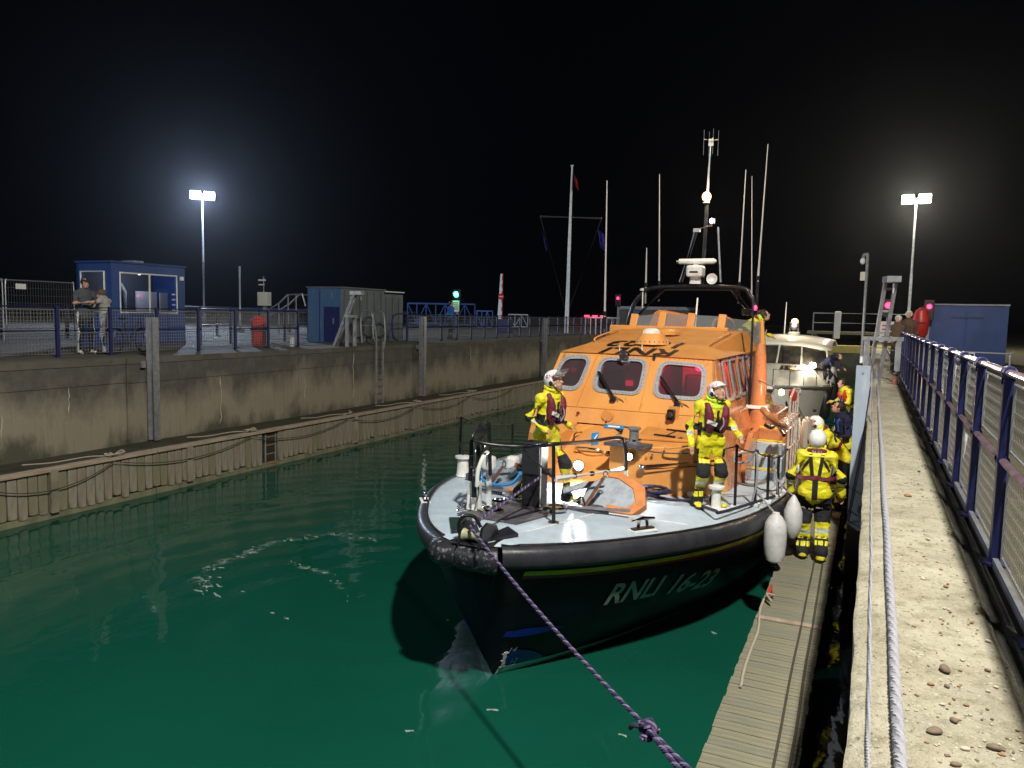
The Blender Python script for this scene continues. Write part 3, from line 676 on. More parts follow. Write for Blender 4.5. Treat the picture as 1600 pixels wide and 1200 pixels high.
# pontoon cleat, its knotted rope and loose tail
pc = atz(1203, 932, ZP)
t = thing('cleat', 'rusty mooring cleat on the pontoon edge with old rope round it', 'cleat', (pc.x, pc.y, ZP))
MB().box((0, 0, .015), (.08, .2, .03)).build('base', M['stone_c'], t, bevel=.005)
MB().cyl((0, -.04, .02), (0, -.04, .09), .02, n=8).build('leg', M['stone_c'], t); MB().cyl((0, .04, .02), (0, .04, .09), .02, n=8).build('leg', M['stone_c'], t)
MB().tube([(0, -.15, .085), (0, 0, .1), (0, .15, .085)], [.014, .024, .014], 8).build('horn', M['red_plastic'], t, True)
rp = curve_pts([atz(1210, 930, ZP+.05), atz(1198, 928, ZP+.10), atz(1205, 940, ZP+.07), atz(1195, 935, ZP+.03), atz(1190, 945, ZP+.04), atz(1187, 955, ZP+.02), atz(1184, 985, ZP+.02), atz(1174, 1012, ZP+.02), atz(1164, 1040, ZP+.02), atz(1159, 1062, ZP+.02), atz(1157, 1073, ZP+.02)], 6)
o = strand_rope(rp, .014, .06, [M['rope_tan']], 'old_rope', n=5); tag(o, 'frayed pale rope trailing along the pontoon edge from the cleat', 'rope')
# ---- grey-blue guide post standing between pontoon and wall
bpY = 12.9
t = thing('guide_post', 'pale blue painted guide post rising beside the coping near the pontoon crew', 'post', (-.12, bpY, 0))
M['pale_blue'] = mat('pale_blue_grey_paint', (.36, .43, .52), .45, col2=(.28, .35, .44), sc1=2, col3=(.42, .46, .52), sc3=9, stretch=(1, 1, .3))
MB().box((.02, 0, 1.2), (.20, .02, 4.6)).build('front_flange', M['pale_blue'], t)
MB().box((.02, .24, 1.2), (.20, .02, 4.6)).build('rear_flange', M['pale_blue'], t)
MB().box((.0, .12, 1.2), (.02, .22, 4.6)).build('web', M['galv_dull'], t)
MB().cyl((.02, -.012, 3.40), (.02, -.022, 3.40), .018, n=10).build('bolt', M['galv_dull'], t)
for a, b in (((.125, -.02, 3.3), (-.10, -.02, .8)), ((.128, -.03, 2.6), (.02, -.03, .8))):
    pass
o = MB().tube(curve_pts([V((.015, bpY-.03, 3.2)), V((-.03, bpY-.035, 2.6)), V((-.10, bpY-.035, 1.9)), V((-.20, bpY-.035, 1.1))], 5), .008, 6).build('thin_line', M['rope_navy']); tag(o, 'thin dark line hanging down the face of the pale blue post', 'rope')
o = MB().tube(curve_pts([V((.022, bpY-.03, 3.43)), V((.028, bpY-.08, 3.0)), V((.03, bpY-.2, 2.79)), V((.05, bpY-.8, QR+.01))], 5), .010, 6).build('thin_line', M['rope_white']); tag(o, 'pale line hanging from the top of the pale blue post onto the coping', 'rope')
MB().box((-.07, 13.6, 1.9), (.10, .9, .10))
# right davit and mooring bollard
davit('davit', 'tall sloping grey davit frame on the near quay beyond the pale blue post', (.12, 20.2, QR), R(180+14), 1.2)
p = atz(1398, 601, QR)
t = thing('mooring_bollard', 'small shiny mushroom bollard on the coping below the davit', 'bollard', (p.x, p.y, QR))
MB().lathe([(.11, 0), (.11, .03), (.055, .05), (.05, .20), (.06, .23)], n=14).build('stem', M['rust_paint'], t, True)
MB().lathe([(.06, .22), (.13, .25), (.135, .28), (.09, .31), (.0, .315)], n=16).build('cap', M['steel'], t, True)
# yellow floating fenders / work float beyond
t = thing('work_float', 'yellow steel work float with black fittings beyond the pontoon crew', 'float', (-.35, 24.0, 0))
MB().box((0, 0, .55), (1.1, 6.5, 1.0)).build('tank', M['sign_yellow'], t, bevel=.04)
for k, (x, y, s) in enumerate(((.0, -2.4, .30), (.1, -.6, .26), (-.1, 1.4, .26))): MB().box((x, y, 1.2), (s, s*1.5, .32)).build('fitting', M['black'], t, bevel=.03)
MB().box((-.2, -1.5, 1.12), (.35, .5, .14)).build('cover', M['sign_yellow'], t, bevel=.02)
# ---- lock gate end: yellow boom, timber walkway, posts
gy = 46.0
def G(x, y): return aty(x, y, gy)
t = thing('gate_boom', 'yellow steel boom across the far lock entrance', 'boom', (G(1325, 540).x, gy, 0))
a, b = G(1180, 542), G(1352, 545)
MB().box(((b.x-a.x)*-.35, 0, (a.z+b.z)/2), (b.x-a.x+2.5, .5, .42)).build('beam', M['sign_yellow'], t, bevel=.03)
t2 = thing('gate_walkway', 'railed timber walkway above the yellow boom at the far lock gate', 'walkway', (G(1330, 525).x, gy+.8, 0))
z0 = G(1330, 521).z
MB().box((.4, 0, z0), (5.4, 1.0, .16)).build('deck', M['timber_deck'], t2)
for x in (-2.0, -.9, .6, 1.8, 3.0):
    MB().box((x, -.45, z0-.5), (.12, .12, 1.0)).build('leg', M['timber_c'], t2); MB().box((x, -.45, z0+.55), (.06, .06, 1.1)).build('post', M['galv_dull'], t2)
for z in (.55, 1.08): MB().tube([(-2.0, -.45, z0+z), (3.1, -.45, z0+z)], .03, 6).build('rail', M['galv_dull'], t2)
MB().bar((-1.9, -.45, z0-.1), (-.9, -.45, z0-.95), .1, .1).build('brace', M['timber_c'], t2)
o = MB().box((G(1308, 510).x, gy+.3, G(1308, 508).z), (.32, .2, 1.5)).build('dolphin_post', M['sign_white'], None, bevel=.03); tag(o, 'short white post standing on the far gate walkway', 'post')
gt = thing('lock_gate', 'dark lock gate closing the far end of the basin', 'gate', (-8, 60, 0))
MB().box((0, 0, .6), (16.5, .6, 3.4)).build('leaf', M['wall_dark'], gt)
MB().box((0, -.1, 2.4), (16.5, 1.2, .15)).build('walkway', M['timber_c'], gt)
# ---- lamps on tall poles
def flood_pole(label, base, lampz, aim, m, heads=2, rr=.09):
    base = V(base); t = thing('lamp_post', label, 'lamp post', base); h = lampz-base.z
    MB().tube([(0, 0, 0), (0, 0, h*.5), (0, 0, h)], [rr, rr*.8, rr*.5], 10).build('pole', M['galv'], t, True)
    MB().box((0, 0, .1), (.34, .34, .2)).build('base', M['galv_dull'], t, bevel=.02)
    d = (V(aim)-(base+V((0, 0, h)))); d.normalize(); a, b = basis(d)
    MB().bar(V((0, 0, h))-a*.35, V((0, 0, h))+a*.35, .06, .06).build('crossbar', M['galv_dull'], t)
    for s in ((-1, 1) if heads == 2 else (0,)):
        c = V((0, 0, h+.02))+a*(.42*s)+d*.12; Mx = Matrix((a, b, d)).transposed()
        hd = MB().box(c, (.62, .5, .2), M=Mx).build('lamp_head', M['galv_dull'], t, bevel=.02)
        MB().box(c+d*.104, (.55, .44, .012), M=Mx).build('lamp_glass', m, hd)
    return t, V((0, 0, h+.02))+d*.5
COOL, WARM = (.60, .75, 1.0), (1.0, .90, .68)
lp = aty(316, 305, 36)
t, c = flood_pole('tall floodlight pole glaring blue-white behind the blue hut', (lp.x, 36, QL), lp.z, (-12, 14, 1), M['lamp_cool'])
point('flood_light', c, COOL, PW['left'], .2, parent=t)
lp = aty(1432, 311, 48)
t, c = flood_pole('tall floodlight pole glaring warm white behind the blue container', (lp.x, 48, QR-.05), lp.z, (0, 10, 2), M['lamp_warm'])
point('flood_light', c, WARM, PW['right'], .2, parent=t)
t, c = flood_pole('floodlight pole on the near quay beside the viewer, out of the picture', (3.0, 1.2, QR-.05), 15.0, (-4, 12, 1), M['lamp_warm'])
point('flood_light', V((-.5, .25, 15.0-QR)), (1.0, .95, .84), PW['near'], .32, parent=t)
t, c = flood_pole('floodlight pole on the far quay behind the viewer', (-19.5, -7.0, QL), 12.0, (-6, 10, 1), M['lamp_cool'])
point('flood_light', c, (.84, .92, 1.0), PW['back'], .16, parent=t)
# ---- right-bank things
cX0, cX1, cY, cZ = 1.72, 4.15, 31.0, 4.82
t = thing('shipping_container', 'blue shipping container end behind the near fence', 'container', ((cX0+cX1)/2, cY, QR-.05)); hC = cZ-QR+.05
MB().box((0, 3.02, hC/2), (cX1-cX0, 6.0, hC)).build('body', M['blue_paint'], t, bevel=.02)
MB().box((-.62, -.012, hC/2-.03), (1.14, .03, hC-.2)).build('door', M['blue_paint'], t, bevel=.006); MB().box((.58, -.012, hC/2-.03), (1.14, .03, hC-.2)).build('door', M['blue_paint'], t, bevel=.006)
MB().box((.0, -.05, hC*.80), (1.0, .03, .05)).build('lock_box', M['navy_paint'], t); MB().box((0, 0, hC+.02), (cX1-cX0+.06, .12, .05)).build('top_rail', M['galv_dull'], t)
for s in (-1.17, 1.17): MB().box((s, -.012, hC/2), (.09, .05, hC)).build('corner_post', M['blue_paint'], t)
sg = atx(1505, 560, 1.72); 
t = thing('notice_board', 'blue and white staff only notice fixed to the fence by the container', 'sign', aty(1504, 562, 22.0))
MB().box((0, 0, 0), (.50, .02, .36)).build('board', M['sign_white'], t); MB().box((0, -.012, 0), (.47, .008, .33)).build('panel', M['navy_paint'], t)
letters('STAFF\nONLY', .13, (-.06, -.018, .06), (1, 0, 0), (0, 0, 1), M['text_white'], t)
for k in (-.18, .18): MB().box((k, .04, -.75), (.04, .04, 1.4)).build('post', M['galv_dull'], t)
MB().tube(curve_pts([(-1.0, .06, -1.3), (-1.0, .06, .10), (-.9, .06, .18), (.9, .06, .18), (1.0, .06, .1), (1.0, .06, -1.3)], 4), .02, 6).build('barrier_frame', M['wire'], t)
p = aty(1438, 510, 26.0)
t = thing('lifebuoy_cabinet', 'red lifebuoy cabinet standing beside the blue container', 'cabinet', (p.x, 26.0, QR-.05)); zt = aty(1438, 481, 26.0).z-QR+.05; zb_ = aty(1438, 528, 26.).z-QR+.05
MB().lathe([(.12, zb_), (.20, zb_+.1), (.24, zb_+.4), (.24, zt-.35), (.16, zt-.08), (.03, zt)], n=16).build('shell', M['red_plastic'], t, True); MB().box((0, .0, zb_/2), (.08, .08, zb_)).build('post', M['galv_dull'], t)
MB().box((0, -.245, (zb_+zt)/2), (.2, .01, .03)).build('slot', M['black'], t)
def signal(label, x, y, Y, zb, m, col, pw, sign=None, group='signal lights', r=.14):
    p = aty(x, y, Y); t = thing('signal_light', label, 'signal light', (p.x, Y, zb), group=group); h = p.z-zb
    MB().box((0, .05, h/2), (.09, .09, h)).build('post', M['galv_dull'], t)
    MB().box((0, .02, h-.12), (.32, .16, .72)).build('housing', M['black'], t, bevel=.02)
    MB().lathe([(.0, -.04), (r*.6, -.035), (r, 0)], (0, -.075, h), Matrix.Rotation(R(90), 3, 'X'), 14).build('lamp', m, t, True)
    MB().tube([(math.cos(a)*(r+.03), -.15, h+math.sin(a)*(r+.03)) for a in np.linspace(0, math.pi, 8)], .015, 5).build('hood', M['black'], t)
    if sign:
        MB().box((sign[0], -.10, h+sign[1]), (sign[2], .02, sign[3])).build('plate', M['sign_white'], t)
        for k in range(4): MB().box((sign[0], -.113, h+sign[1]+sign[3]*(.3-.18*k)), (sign[2]*.7, .005, sign[3]*.06)).build('printed_line', M['red_plastic' if col[0] > col[1] else 'text_black'], t)
    point('signal_glow', (0, -.35, h), col, pw, .08, parent=t)
    return t
signal('red signal light on a post beyond the davit, above a notice', 1388, 477, 34.0, QR-.05, M['lamp_red'], (1, .03, .15), PW['red'], (0, -1.05, .50, .82), r=.12)
signal('small red signal light at the corner of the blue container', 1452, 479, 30.4, QR-.05, M['lamp_red'], (1, .03, .15), PW['red']*.6, r=.08)
signal('green signal light on a post over the far quay, above a notice', 714, 460, 31.5, QL, M['lamp_green'], (.05, 1, .5), PW['green'], (0.0, -.55, .36, .52), r=.13)
signal('twin red signal light on a dark post left of the lifeboat roof', 966, 466, 44.0, QL, M['lamp_red'], (1, .03, .1), PW['red']*.7, r=.08)
# camera pole on the right
p = aty(1356, 398, 30)
t = thing('camera_pole', 'slim grey pole with a small hooded camera beyond the davit', 'pole', (p.x, 30, QR-.05)); h = p.z-QR+.05
MB().tube(curve_pts([(0, 0, 0), (0, 0, h*.5), (0, 0, h-.15), (-.04, 0, h), (-.12, 0, h+.0), (-.15, 0, h-.1)], 4), .05, 8).build('pole', M['galv'], t, True)
MB().ell((-.15, 0, h-.22), (.09, .12, .12)).build('camera_dome', M['white_paint'], t, True); MB().box((-.12, 0, h-.75), (.16, .12, .30)).build('box', M['plaster_grey'], t)
# ================================================================== LEFT BANK
def px_y(x, X): return atx(x, 520, X).y
t = thing('lock_hut', 'blue control hut with two white framed windows on the far quay', 'hut', (-20.5, 15.7, QL))
HY = px_y(290, -20.5)-15.7; HH = aty(174, 410, 15.7).z-QL; D = 1.5
def wall_with_hole(mb, p0, ax, up, L, H, hole, th, nrm):      # rectangular wall with one opening
    a0, a1, z0, z1 = hole; P = lambda s, z: V(p0)+V(ax)*s+V(up)*z
    for (s0, s1, q0, q1) in ((0, a0, 0, H), (a1, L, 0, H), (a0, a1, 0, z0), (a0, a1, z1, H)):
        mb.prism([P(s0, q0), P(s1, q0), P(s1, q1), P(s0, q1)], V(nrm)*-th)
w = MB(); wall_with_hole(w, (0, 0, 0), (0, 1, 0), (0, 0, 1), HY, HH, (.28, HY-.34, 1.02, HH-.28), .06, (1, 0, 0))
w.build('front_wall', M['blue_paint'], t)
w = MB(); wall_with_hole(w, (-D, 0, 0), (1, 0, 0), (0, 0, 1), D-.062, HH, (.18, D-.28, 1.02, HH-.26), .06, (0, -1, 0)); w.build('end_wall', M['blue_paint'], t)
MB().box((-D, HY/2, HH/2), (.06, HY, HH)).build('rear_wall', M['blue_paint'], t); MB().box((-D+.05, HY/2, HH/2), (.02, HY-.14, HH-.1)).build('dark_backing', M['grey_shirt'], t); MB().box((-D/2, HY, HH/2), (D-.06, .06, HH-.002)).build('end_wall', M['blue_paint'], t)  # dark sheet added behind the windows to make the inside look dim
MB().box((-D/2, HY/2, HH+.03), (D+.10, HY+.10, .06)).build('roof', M['blue_paint'], t, bevel=.015)
for k in range(1, 4): MB().box((.008, HY*k/4, HH*.2+.05), (.016, .03, HH*.35)).build('cladding_seam', M['navy_paint'], t)
MB().box((.012, HY/2, .08), (.02, HY, .12)).build('skirting', M['navy_paint'], t); MB().box((.03, HY-.15, HH-.35), (.06, .12, .12)).build('alarm_box', M['white_paint'], t); MB().box((-D*.5, HY*.5, HH+.10), (.5, .4, .10)).build('roof_vent', M['galv_dull'], t)
def win_frame(parent, pts, r=.028, m='white_paint'):
    return MB().tube(pts, r, 6, closed=True).build('window_frame', M[m], parent)
y0, y1, z0, z1 = .28, HY-.34, 1.02, HH-.28
f = win_frame(t, [(.02, y0, z0), (.02, y1, z0), (.02, y1, z1), (.02, y0, z1)]); MB().box((.02, (y0+y1)/2, (z0+z1)/2), (.03, .04, z1-z0)).build('mullion', M['white_paint'], f)
MB().box((-.02, (y0+y1)/2, (z0+z1)/2), (.008, y1-y0, z1-z0)).build('pane', M['glass'], f)
x0, x1 = -D+.18, -.28
f = win_frame(t, [(x0, -.02, z0), (x1, -.02, z0), (x1, -.02, HH-.26), (x0, -.02, HH-.26)]); MB().box(((x0+x1)/2, .03, (z0+z1)/2), (x1-x0, .008, z1-z0)).build('pane', M['glass'], f)
it = thing('hanging_coat', 'white coat hanging inside the blue hut window', 'coat', (-20.95, 15.7+.62, QL))
MB().loft([[V((.12*math.cos(a)*s, .20*math.sin(a)*s, z)) for a in np.linspace(0, 2*math.pi, 12, endpoint=False)] for z, s in ((.85, 1.1), (1.3, 1.05), (1.65, 1.15), (1.85, .6), (1.95, .25))]).build('coat_body', M['white_cloth'], it, True)
it = thing('wall_chart', 'pale charts and board leaning inside the blue hut window', 'board', (-21.4, 15.7+1.95, QL))
MB().box((0, 0, 1.3), (.04, .95, .8), rz=.2).build('board', M['sign_white'], it); MB().box((.12, .58, 1.2), (.03, .35, .95)).build('board', M['plaster_grey'], it)
for k in range(5): MB().box((.45, .82, .95+k*.17), (.24, .22, .05)).build('shelf_tray', M['sign_white'], it)
point('hut_fill', (-20.9, 15.7+1.3, QL+HH-.2), (.95, .97, 1.0), 22, .1)  # added light that brightens the hut's inside
hl = MB().box((-20.9, 15.7+1.3, QL+HH-.06), (.1, .9, .05)).build('hut_fill_strip', M['lamp_blue']); hl.parent = t; hl.location = (20.5, -15.7, -QL); tag(hl)  # glowing strip added to go with the hut's extra light
# steel container: blue door end towards the viewer, weathered grey side along the quay
Y0 = px_y(533, -18.0); cd = -18.0-aty(481, 500, Y0).x; CY = px_y(600, -18.0)-Y0; CH = 2.05
t = thing('shipping_container', 'weathered steel container with a blue door end on the far quay', 'container', (-18.0, Y0, QL))
MB().box((-cd/2, CY/2, CH/2), (cd, CY, CH)).build('body', M['grey_steel'], t, bevel=.01)
MB().box((-cd/2, -.012, CH/2), (cd-.02, .03, CH-.02)).build('door_end', M['blue_steel'], t, bevel=.006)
MB().box((-cd*.26, -.035, CH*.34), (cd*.46, .03, CH*.64)).build('door', M['navy_paint'], t, bevel=.004); MB().box((-cd*.2, -.06, CH*.4), (.05, .03, .22)).build('handle', M['galv'], t)
MB().box((-cd*.25, -.035, CH*.86), (.05, .02, .24)).build('vent', M['galv'], t); MB().box((-cd*.62, -.03, CH/2), (.03, .02, CH-.1)).build('seam', M['navy_paint'], t)
MB().box((-cd/2, CY/2, CH+.03), (cd+.1, CY+.1, .05)).build('roof', M['grey_steel'], t)
for k in range(6): MB().box((.012, CY*(.08+.17*k), CH/2-.02), (.04, .06, CH-.1)).build('rib', M['grey_steel'], t)
for k, (s_, hh) in enumerate(((.35, .8), (.6, .9), (.85, .6))): MB().tube([(.06, CY*s_+.4*math.sin(a), .15+hh*.5+hh*.45*math.cos(a)) for a in np.linspace(0, 6.2, 12)], .025, 6).build('coiled_hose', M['rope_dark'], t)
t = thing('shipping_container', 'narrow grey steel container standing right of the larger one', 'container', (-18.15, Y0+CY+.05, QL)); l2 = px_y(633, -18)-Y0-CY
MB().box((-.8, l2/2, CH/2-.06), (1.6, l2, CH-.12)).build('body', M['grey_steel'], t, bevel=.01); MB().box((-.8, l2/2, CH-.02), (1.7, l2+.06, .04)).build('roof', M['white_paint'], t)
for k in range(3): MB().box((.012, l2*(.2+.3*k), CH/2-.1), (.03, .05, CH-.3)).build('rib', M['grey_steel'], t)
# truss footbridge and ramps behind
def truss(label, Y0, X0, X1, z0, z1, n, ym=None, m='blue_paint'):
    t = thing('footbridge', label, 'footbridge', ((X0+X1)/2, Y0, QL)); w_ = X1-X0
    for z in (z0, z1): MB().box((0, 0, z), (w_, .08, .09)).build('chord', M[m], t)
    for k in range(n+1):
        x = -w_/2+w_*k/n; MB().box((x, 0, (z0+z1)/2), (.06, .06, z1-z0)).build('post', M[m], t)
        if k < n: MB().bar((x, 0, z0 if k % 2 else z1), (x+w_/n, 0, z1 if k % 2 else z0), .05, .05).build('diagonal', M[m], t)
    return t
a, b = aty(637, 480, 40), aty(742, 478, 40); truss('blue lattice footbridge behind the grey containers', 40, a.x, b.x, .55, 1.75, 7)
a, b = aty(745, 480, 48), aty(770, 478, 48); truss('short dark railing behind the raised barrier', 48, a.x, b.x, .3, 1.4, 3)
a, b = aty(795, 487, 52), aty(825, 487, 52); truss('distant grey handrail right of the raised barrier', 52, a.x, b.x, .3, 1.2, 3, m='galv_dull')
t = thing('stair_rails', 'pale blue stair handrails rising behind the railing, left of the containers', 'handrail', (aty(450, 470, 30).x, 30, QL))
for s in (0, .8): MB().tube([(-1.9, s, .9), (-.6, s, 1.5), (.0, s, 1.95), (.9, s, 2.0), (1.1, s, 1.4)], .04, 6).build('rail', M['galv'], t)
for x, z in ((-1.2, 1.2), (-.6, 1.5), (0, 1.95), (.5, 1.95)): MB().box((x, 0, z/2), (.05, .05, z)).build('post', M['galv'], t)
# raised barrier arm
p = aty(781, 512, 44)
t = thing('barrier_arm', 'raised red and white barrier arm with a round red sign', 'barrier', (p.x, 44, QL)); hb_ = aty(782, 428, 44).z-QL
MB().box((.35, 0, .45), (.9, .5, .9)).build('cabinet', M['navy_paint'], t, bevel=.03)
for k in range(6):
    MB().prism([(-.18+.05*k*.6, -.04, .8+(hb_-.8)*k/6), (.12, -.04, .8+(hb_-.8)*k/6), (.12, -.04, .8+(hb_-.8)*(k+1)/6), (-.18+.05*(k+1)*.6, -.04, .8+(hb_-.8)*(k+1)/6)], (0, .08, 0)).build('arm_section', M['white_paint'], t)
    MB().box((.14, -.03, .8+(hb_-.8)*(k+.5)/6), (.05, .1, (hb_-.8)/6*.55)).build('stripe', M['red_plastic'], t)
MB().lathe([(0, 0), (.2, 0), (.2, .02), (0, .02)], (.08, -.06, hb_*.62), Matrix.Rotation(R(90), 3, 'X'), 18).build('round_sign', M['red_plastic'], t); MB().box((.08, -.085, hb_*.62), (.24, .01, .06)).build('sign_bar', M['white_paint'], t)
# flagpole with yard and limp flags
p = aty(885, 514, 50); top = aty(894, 260, 50)
t = thing('flagpole', 'tall white flagpole with a yard and gaff lines on the far quay', 'flagpole', (p.x, 50, QL)); hF = top.z-QL; dx = top.x-p.x
MB().tube([(0, 0, 0), (dx*.5, 0, hF*.5), (dx, 0, hF)], [.16, .12, .055], 10).build('pole', M['white_paint'], t, True); MB().ell((dx, 0, hF+.05), (.12, .12, .06)).build('truck', M['white_paint'], t, True)
ya, yb_ = aty(844, 338, 50), aty(940, 341, 50)
MB().tube([(ya.x-p.x, 0, ya.z-QL), (yb_.x-p.x, 0, yb_.z-QL)], .065, 8).build('yard', M['white_paint'], t, True)
for q in (ya, yb_): MB().tube([(q.x-p.x, 0, q.z-QL), (0, 0, 1.2)], .018, 5).build('halyard', M['rope_dark'], t)
def limp_flag(label, pts, wd, m, cat='flag'):
    mb = MB(); rows = []
    for i, q in enumerate(pts): rows.append([q+V((wd*j/6, .10*math.sin(j*2.2+i), -.05*j)) for j in range(7)])
    o = mb.loft(rows, ring_closed=False).build('flag', m, None, True); so = o.modifiers.new('thick', 'SOLIDIFY'); so.thickness = .008; tag(o, label, cat); return o
limp_flag('small limp dark red flag near the flagpole top', [aty(896+i*1.0, 272+i*5, 49.9) for i in range(5)], .22, M['flag_red'])
limp_flag('limp blue flag hanging from the right end of the yard', [aty(933+i*1.2, 358+i*6, 49.9) for i in range(6)], .45, M['flag_blue'])
limp_flag('limp dark flag hanging from the left end of the yard', [aty(847+i*1.0, 362+i*5, 49.9) for i in range(6)], .14, M['flag_blue'])
# small left-bank furniture
p = aty(405, 541, 19.2); t = thing('litter_bin', 'red litter bin behind the far railing', 'bin', (p.x, 19.2, QL))
MB().lathe([(.20, 0), (.24, .05), (.25, .75), (.27, .78), (.27, .85), (.12, .98)], n=14).build('drum', M['red_plastic'], t, True); MB().lathe([(.26, .5), (.275, .52), (.275, .58), (.26, .6)], n=14).build('band', M['black'], t)
p = atz(457, 541, QL); t = thing('low_bollard', 'short white post by the railing left of the containers', 'bollard', (p.x, p.y, QL)); MB().lathe([(.09, 0), (.09, .3), (.10, .31), (.10, .36), (.0, .38)], n=12).build('stem', M['white_paint'], t, True)
p = aty(413, 468, 22); t = thing('control_box', 'cream control box on a post above the far railing', 'cabinet', (p.x, 22, QL)); zz = p.z-QL
MB().box((0, 0, zz+.02), (.46, .25, .5)).build('box', M['plaster_grey'], t, bevel=.015); MB().box((0, .05, zz/2-.1), (.12, .12, zz-.2)).build('post', M['galv_dull'], t)
MB().tube([(-.12, .1, zz+.2), (-.12, .1, zz+.85)], .025, 6).build('stalk', M['galv'], t); MB().box((-.2, .1, zz+.72), (.3, .08, .05)).build('camera', M['white_paint'], t); MB().box((-.22, .1, zz+.55), (.22, .08, .04)).build('camera', M['white_paint'], t)
p = aty(375, 475, 30); t = thing('white_pole', 'slender white pole right of the glaring floodlight', 'pole', (p.x, 30, QL)); MB().tube([(0, 0, 0), (0, 0, aty(374, 416, 30).z-QL)], [.07, .05], 8).build('pole', M['white_paint'], t, True); MB().box((0, 0, .1), (.3, .3, .2)).build('foot', M['galv_dull'], t)
# lit barrier rails near the twin red light
p = aty(940, 498, 48); t = thing('guard_rail', 'pale guard rail with red lamps along its top, left of the lifeboat', 'railing', (p.x, 48, QL))
for k in range(7): MB().box((-1.1+.36*k, 0, .55), (.06, .06, 1.1)).build('post', M['white_paint'], t)
MB().box((.0, 0, 1.12), (2.4, .06, .08)).build('rail', M['white_paint'], t)
for k in range(3): MB().box((-1.0+.55*k, -.06, 1.22), (.34, .05, .07)).build('lamp', M['lamp_red'], t)
point('signal_glow', (-.5, -.5, 1.4), (1, .03, .2), PW['red'], .1, parent=t)
# pale machine house behind the lifeboat bridge
p = aty(1030, 492, 62); t = thing('gate_house', 'low grey machine house behind the lifeboat wheelhouse', 'building', (p.x, 62, QL))
MB().box((0, 0, .9), (5.6, 4, 1.8)).build('wall', M['quay'], t); MB().prism([(-2.9, -2.1, 1.8), (2.9, -2.1, 1.8), (2.6, -2.1, 2.05), (-2.6, -2.1, 2.05)], (0, 4.2, 0)).build('roof', M['galv_dull'], t); MB().box((-1.5, -2.01, .9), (.9, .04, 1.6)).build('door', M['blue_steel'], t)
MB().tube([(-3.0, -2.2, .4), (-4.6, -2.2, -.1+.0)], .05, 6).build('handrail', M['galv_dull'], t)
# pushchair / bicycle by the railing
def wheel_mb(mb, c, r, tr, ax='y', n=22, spokes=12):
    c = V(c); P = (lambda a: V((0, math.cos(a), math.sin(a))))
    mb.tube([c+P(2*math.pi*k/n)*r for k in range(n)], tr, 6, closed=True)
t = thing('bicycle', 'dark bicycle leaning by the railing beside the two people', 'bicycle', (-17.45, 13.85, QL), R(8))
for y in (-.52, .52):
    mb = MB(); wheel_mb(mb, (0, y, .34), .33, .022); wo = mb.build('wheel', M['boot'], t, True); mb = MB()
    wheel_mb(mb, (0, y, .34), .305, .010)
    for k in range(14): mb.cyl((0, y, .34), (0, y+.30*math.cos(k*.449), .34+.30*math.sin(k*.449)), .003, n=4)
    mb.build('rim', M['steel'], wo)
for a, b in (((0, -.05, .30), (0, .36, .82)), ((0, -.05, .30), (0, -.18, .85)), ((0, -.16, .78), (0, .36, .78)), ((0, -.52, .34), (0, -.05, .30)), ((0, -.52, .34), (0, -.17, .78)), ((0, .52, .34), (0, .36, .92))): MB().cyl(a, b, .018, n=8).build('frame_tube', M['steel'], t)
MB().ell((0, -.2, .90), (.07, .14, .04)).build('saddle', M['boot'], t, True); MB().tube(curve_pts([(-.26, .30, 1.0), (-.1, .36, .98), (.1, .36, .98), (.26, .30, 1.0)], 4), .014, 6).build('handlebar', M['steel'], t, True)
MB().box((.06, .05, .28), (.06, .09, .09)).build('crank', M['steel'], t)
# ================================================================== LIFEBOAT
from mathutils.geometry import tessellate_polygon
LB = thing('lifeboat', 'orange and navy lifeboat with white foredeck moored beside the pontoon', 'lifeboat', BO, -PSI)
Bt = [(0, .25), (.12, .46), (.32, .68), (.6, .93), (1, 1.22), (1.5, 1.53), (2, 1.8), (2.6, 2.07), (3.3, 2.29), (4.1, 2.44), (5, 2.54), (6, 2.57), (7, 2.46), (8, 2.34), (10, 2.1), (12, 1.88), (16, 1.4)]
Wt = [(0, 0), (.6, .36), (1.4, .75), (2.34, 1.11), (3.6, 1.6), (5.4, 1.95), (8.4, 1.85), (12, 1.6), (16, 1.2)]
Zt = [(0, 1.73), (.5, 1.70), (1, 1.665), (2.6, 1.585), (4, 1.525), (5.7, 1.49), (9, 1.46), (16, 1.45)]
def bq(tab, x):                     # smoothed table lookup
    return .5*lerp(tab, x)+.25*lerp(tab, x-.12)+.25*lerp(tab, x+.12) if x > .2 else lerp(tab, x)
def zs(v): return bq(Zt, v)
STEM = .63
def hb(v, z):
    s = max(-.4, min(1, z/zs(v))); k = 1-(1-max(0, s))**2.2; v0 = STEM*(1-max(0, min(1, s)))
    x = v-v0
    if x < 0: return 0.0
    hw = bq(Wt, x*(16/15.4)) if x > 0 else 0
    if s < 0: hw *= (1+s*.7)
    return (1-k)*hw+k*bq(Bt, x)
tv = [0, .03, .08, .15, .25, .4, .6, .85, 1.15, 1.5, 1.9, 2.4, 3, 3.7, 4.5, 5.5, 7, 9, 12, 15.3]
def hull_row(s):
    z_ = lambda v: s*(zs(v)-.05) if s > 0 else s*1.6
    v0 = STEM*(1-max(0, s)); right = []
    for t_ in tv:
        v = v0+t_; z = z_(v); right.append(V((hb(v, z), v, z)))
    return list(reversed(right))+[V((-p.x, p.y, p.z)) for p in right]
hl_ = MB().loft([hull_row(s) for s in (-.5, -.15, 0, .12, .25, .4, .55, .68, .8, .9, 1.0)], ring_closed=False)
hull = hl_.build('hull', M['hull'], LB, True); HB_ = bvh_of(hull)
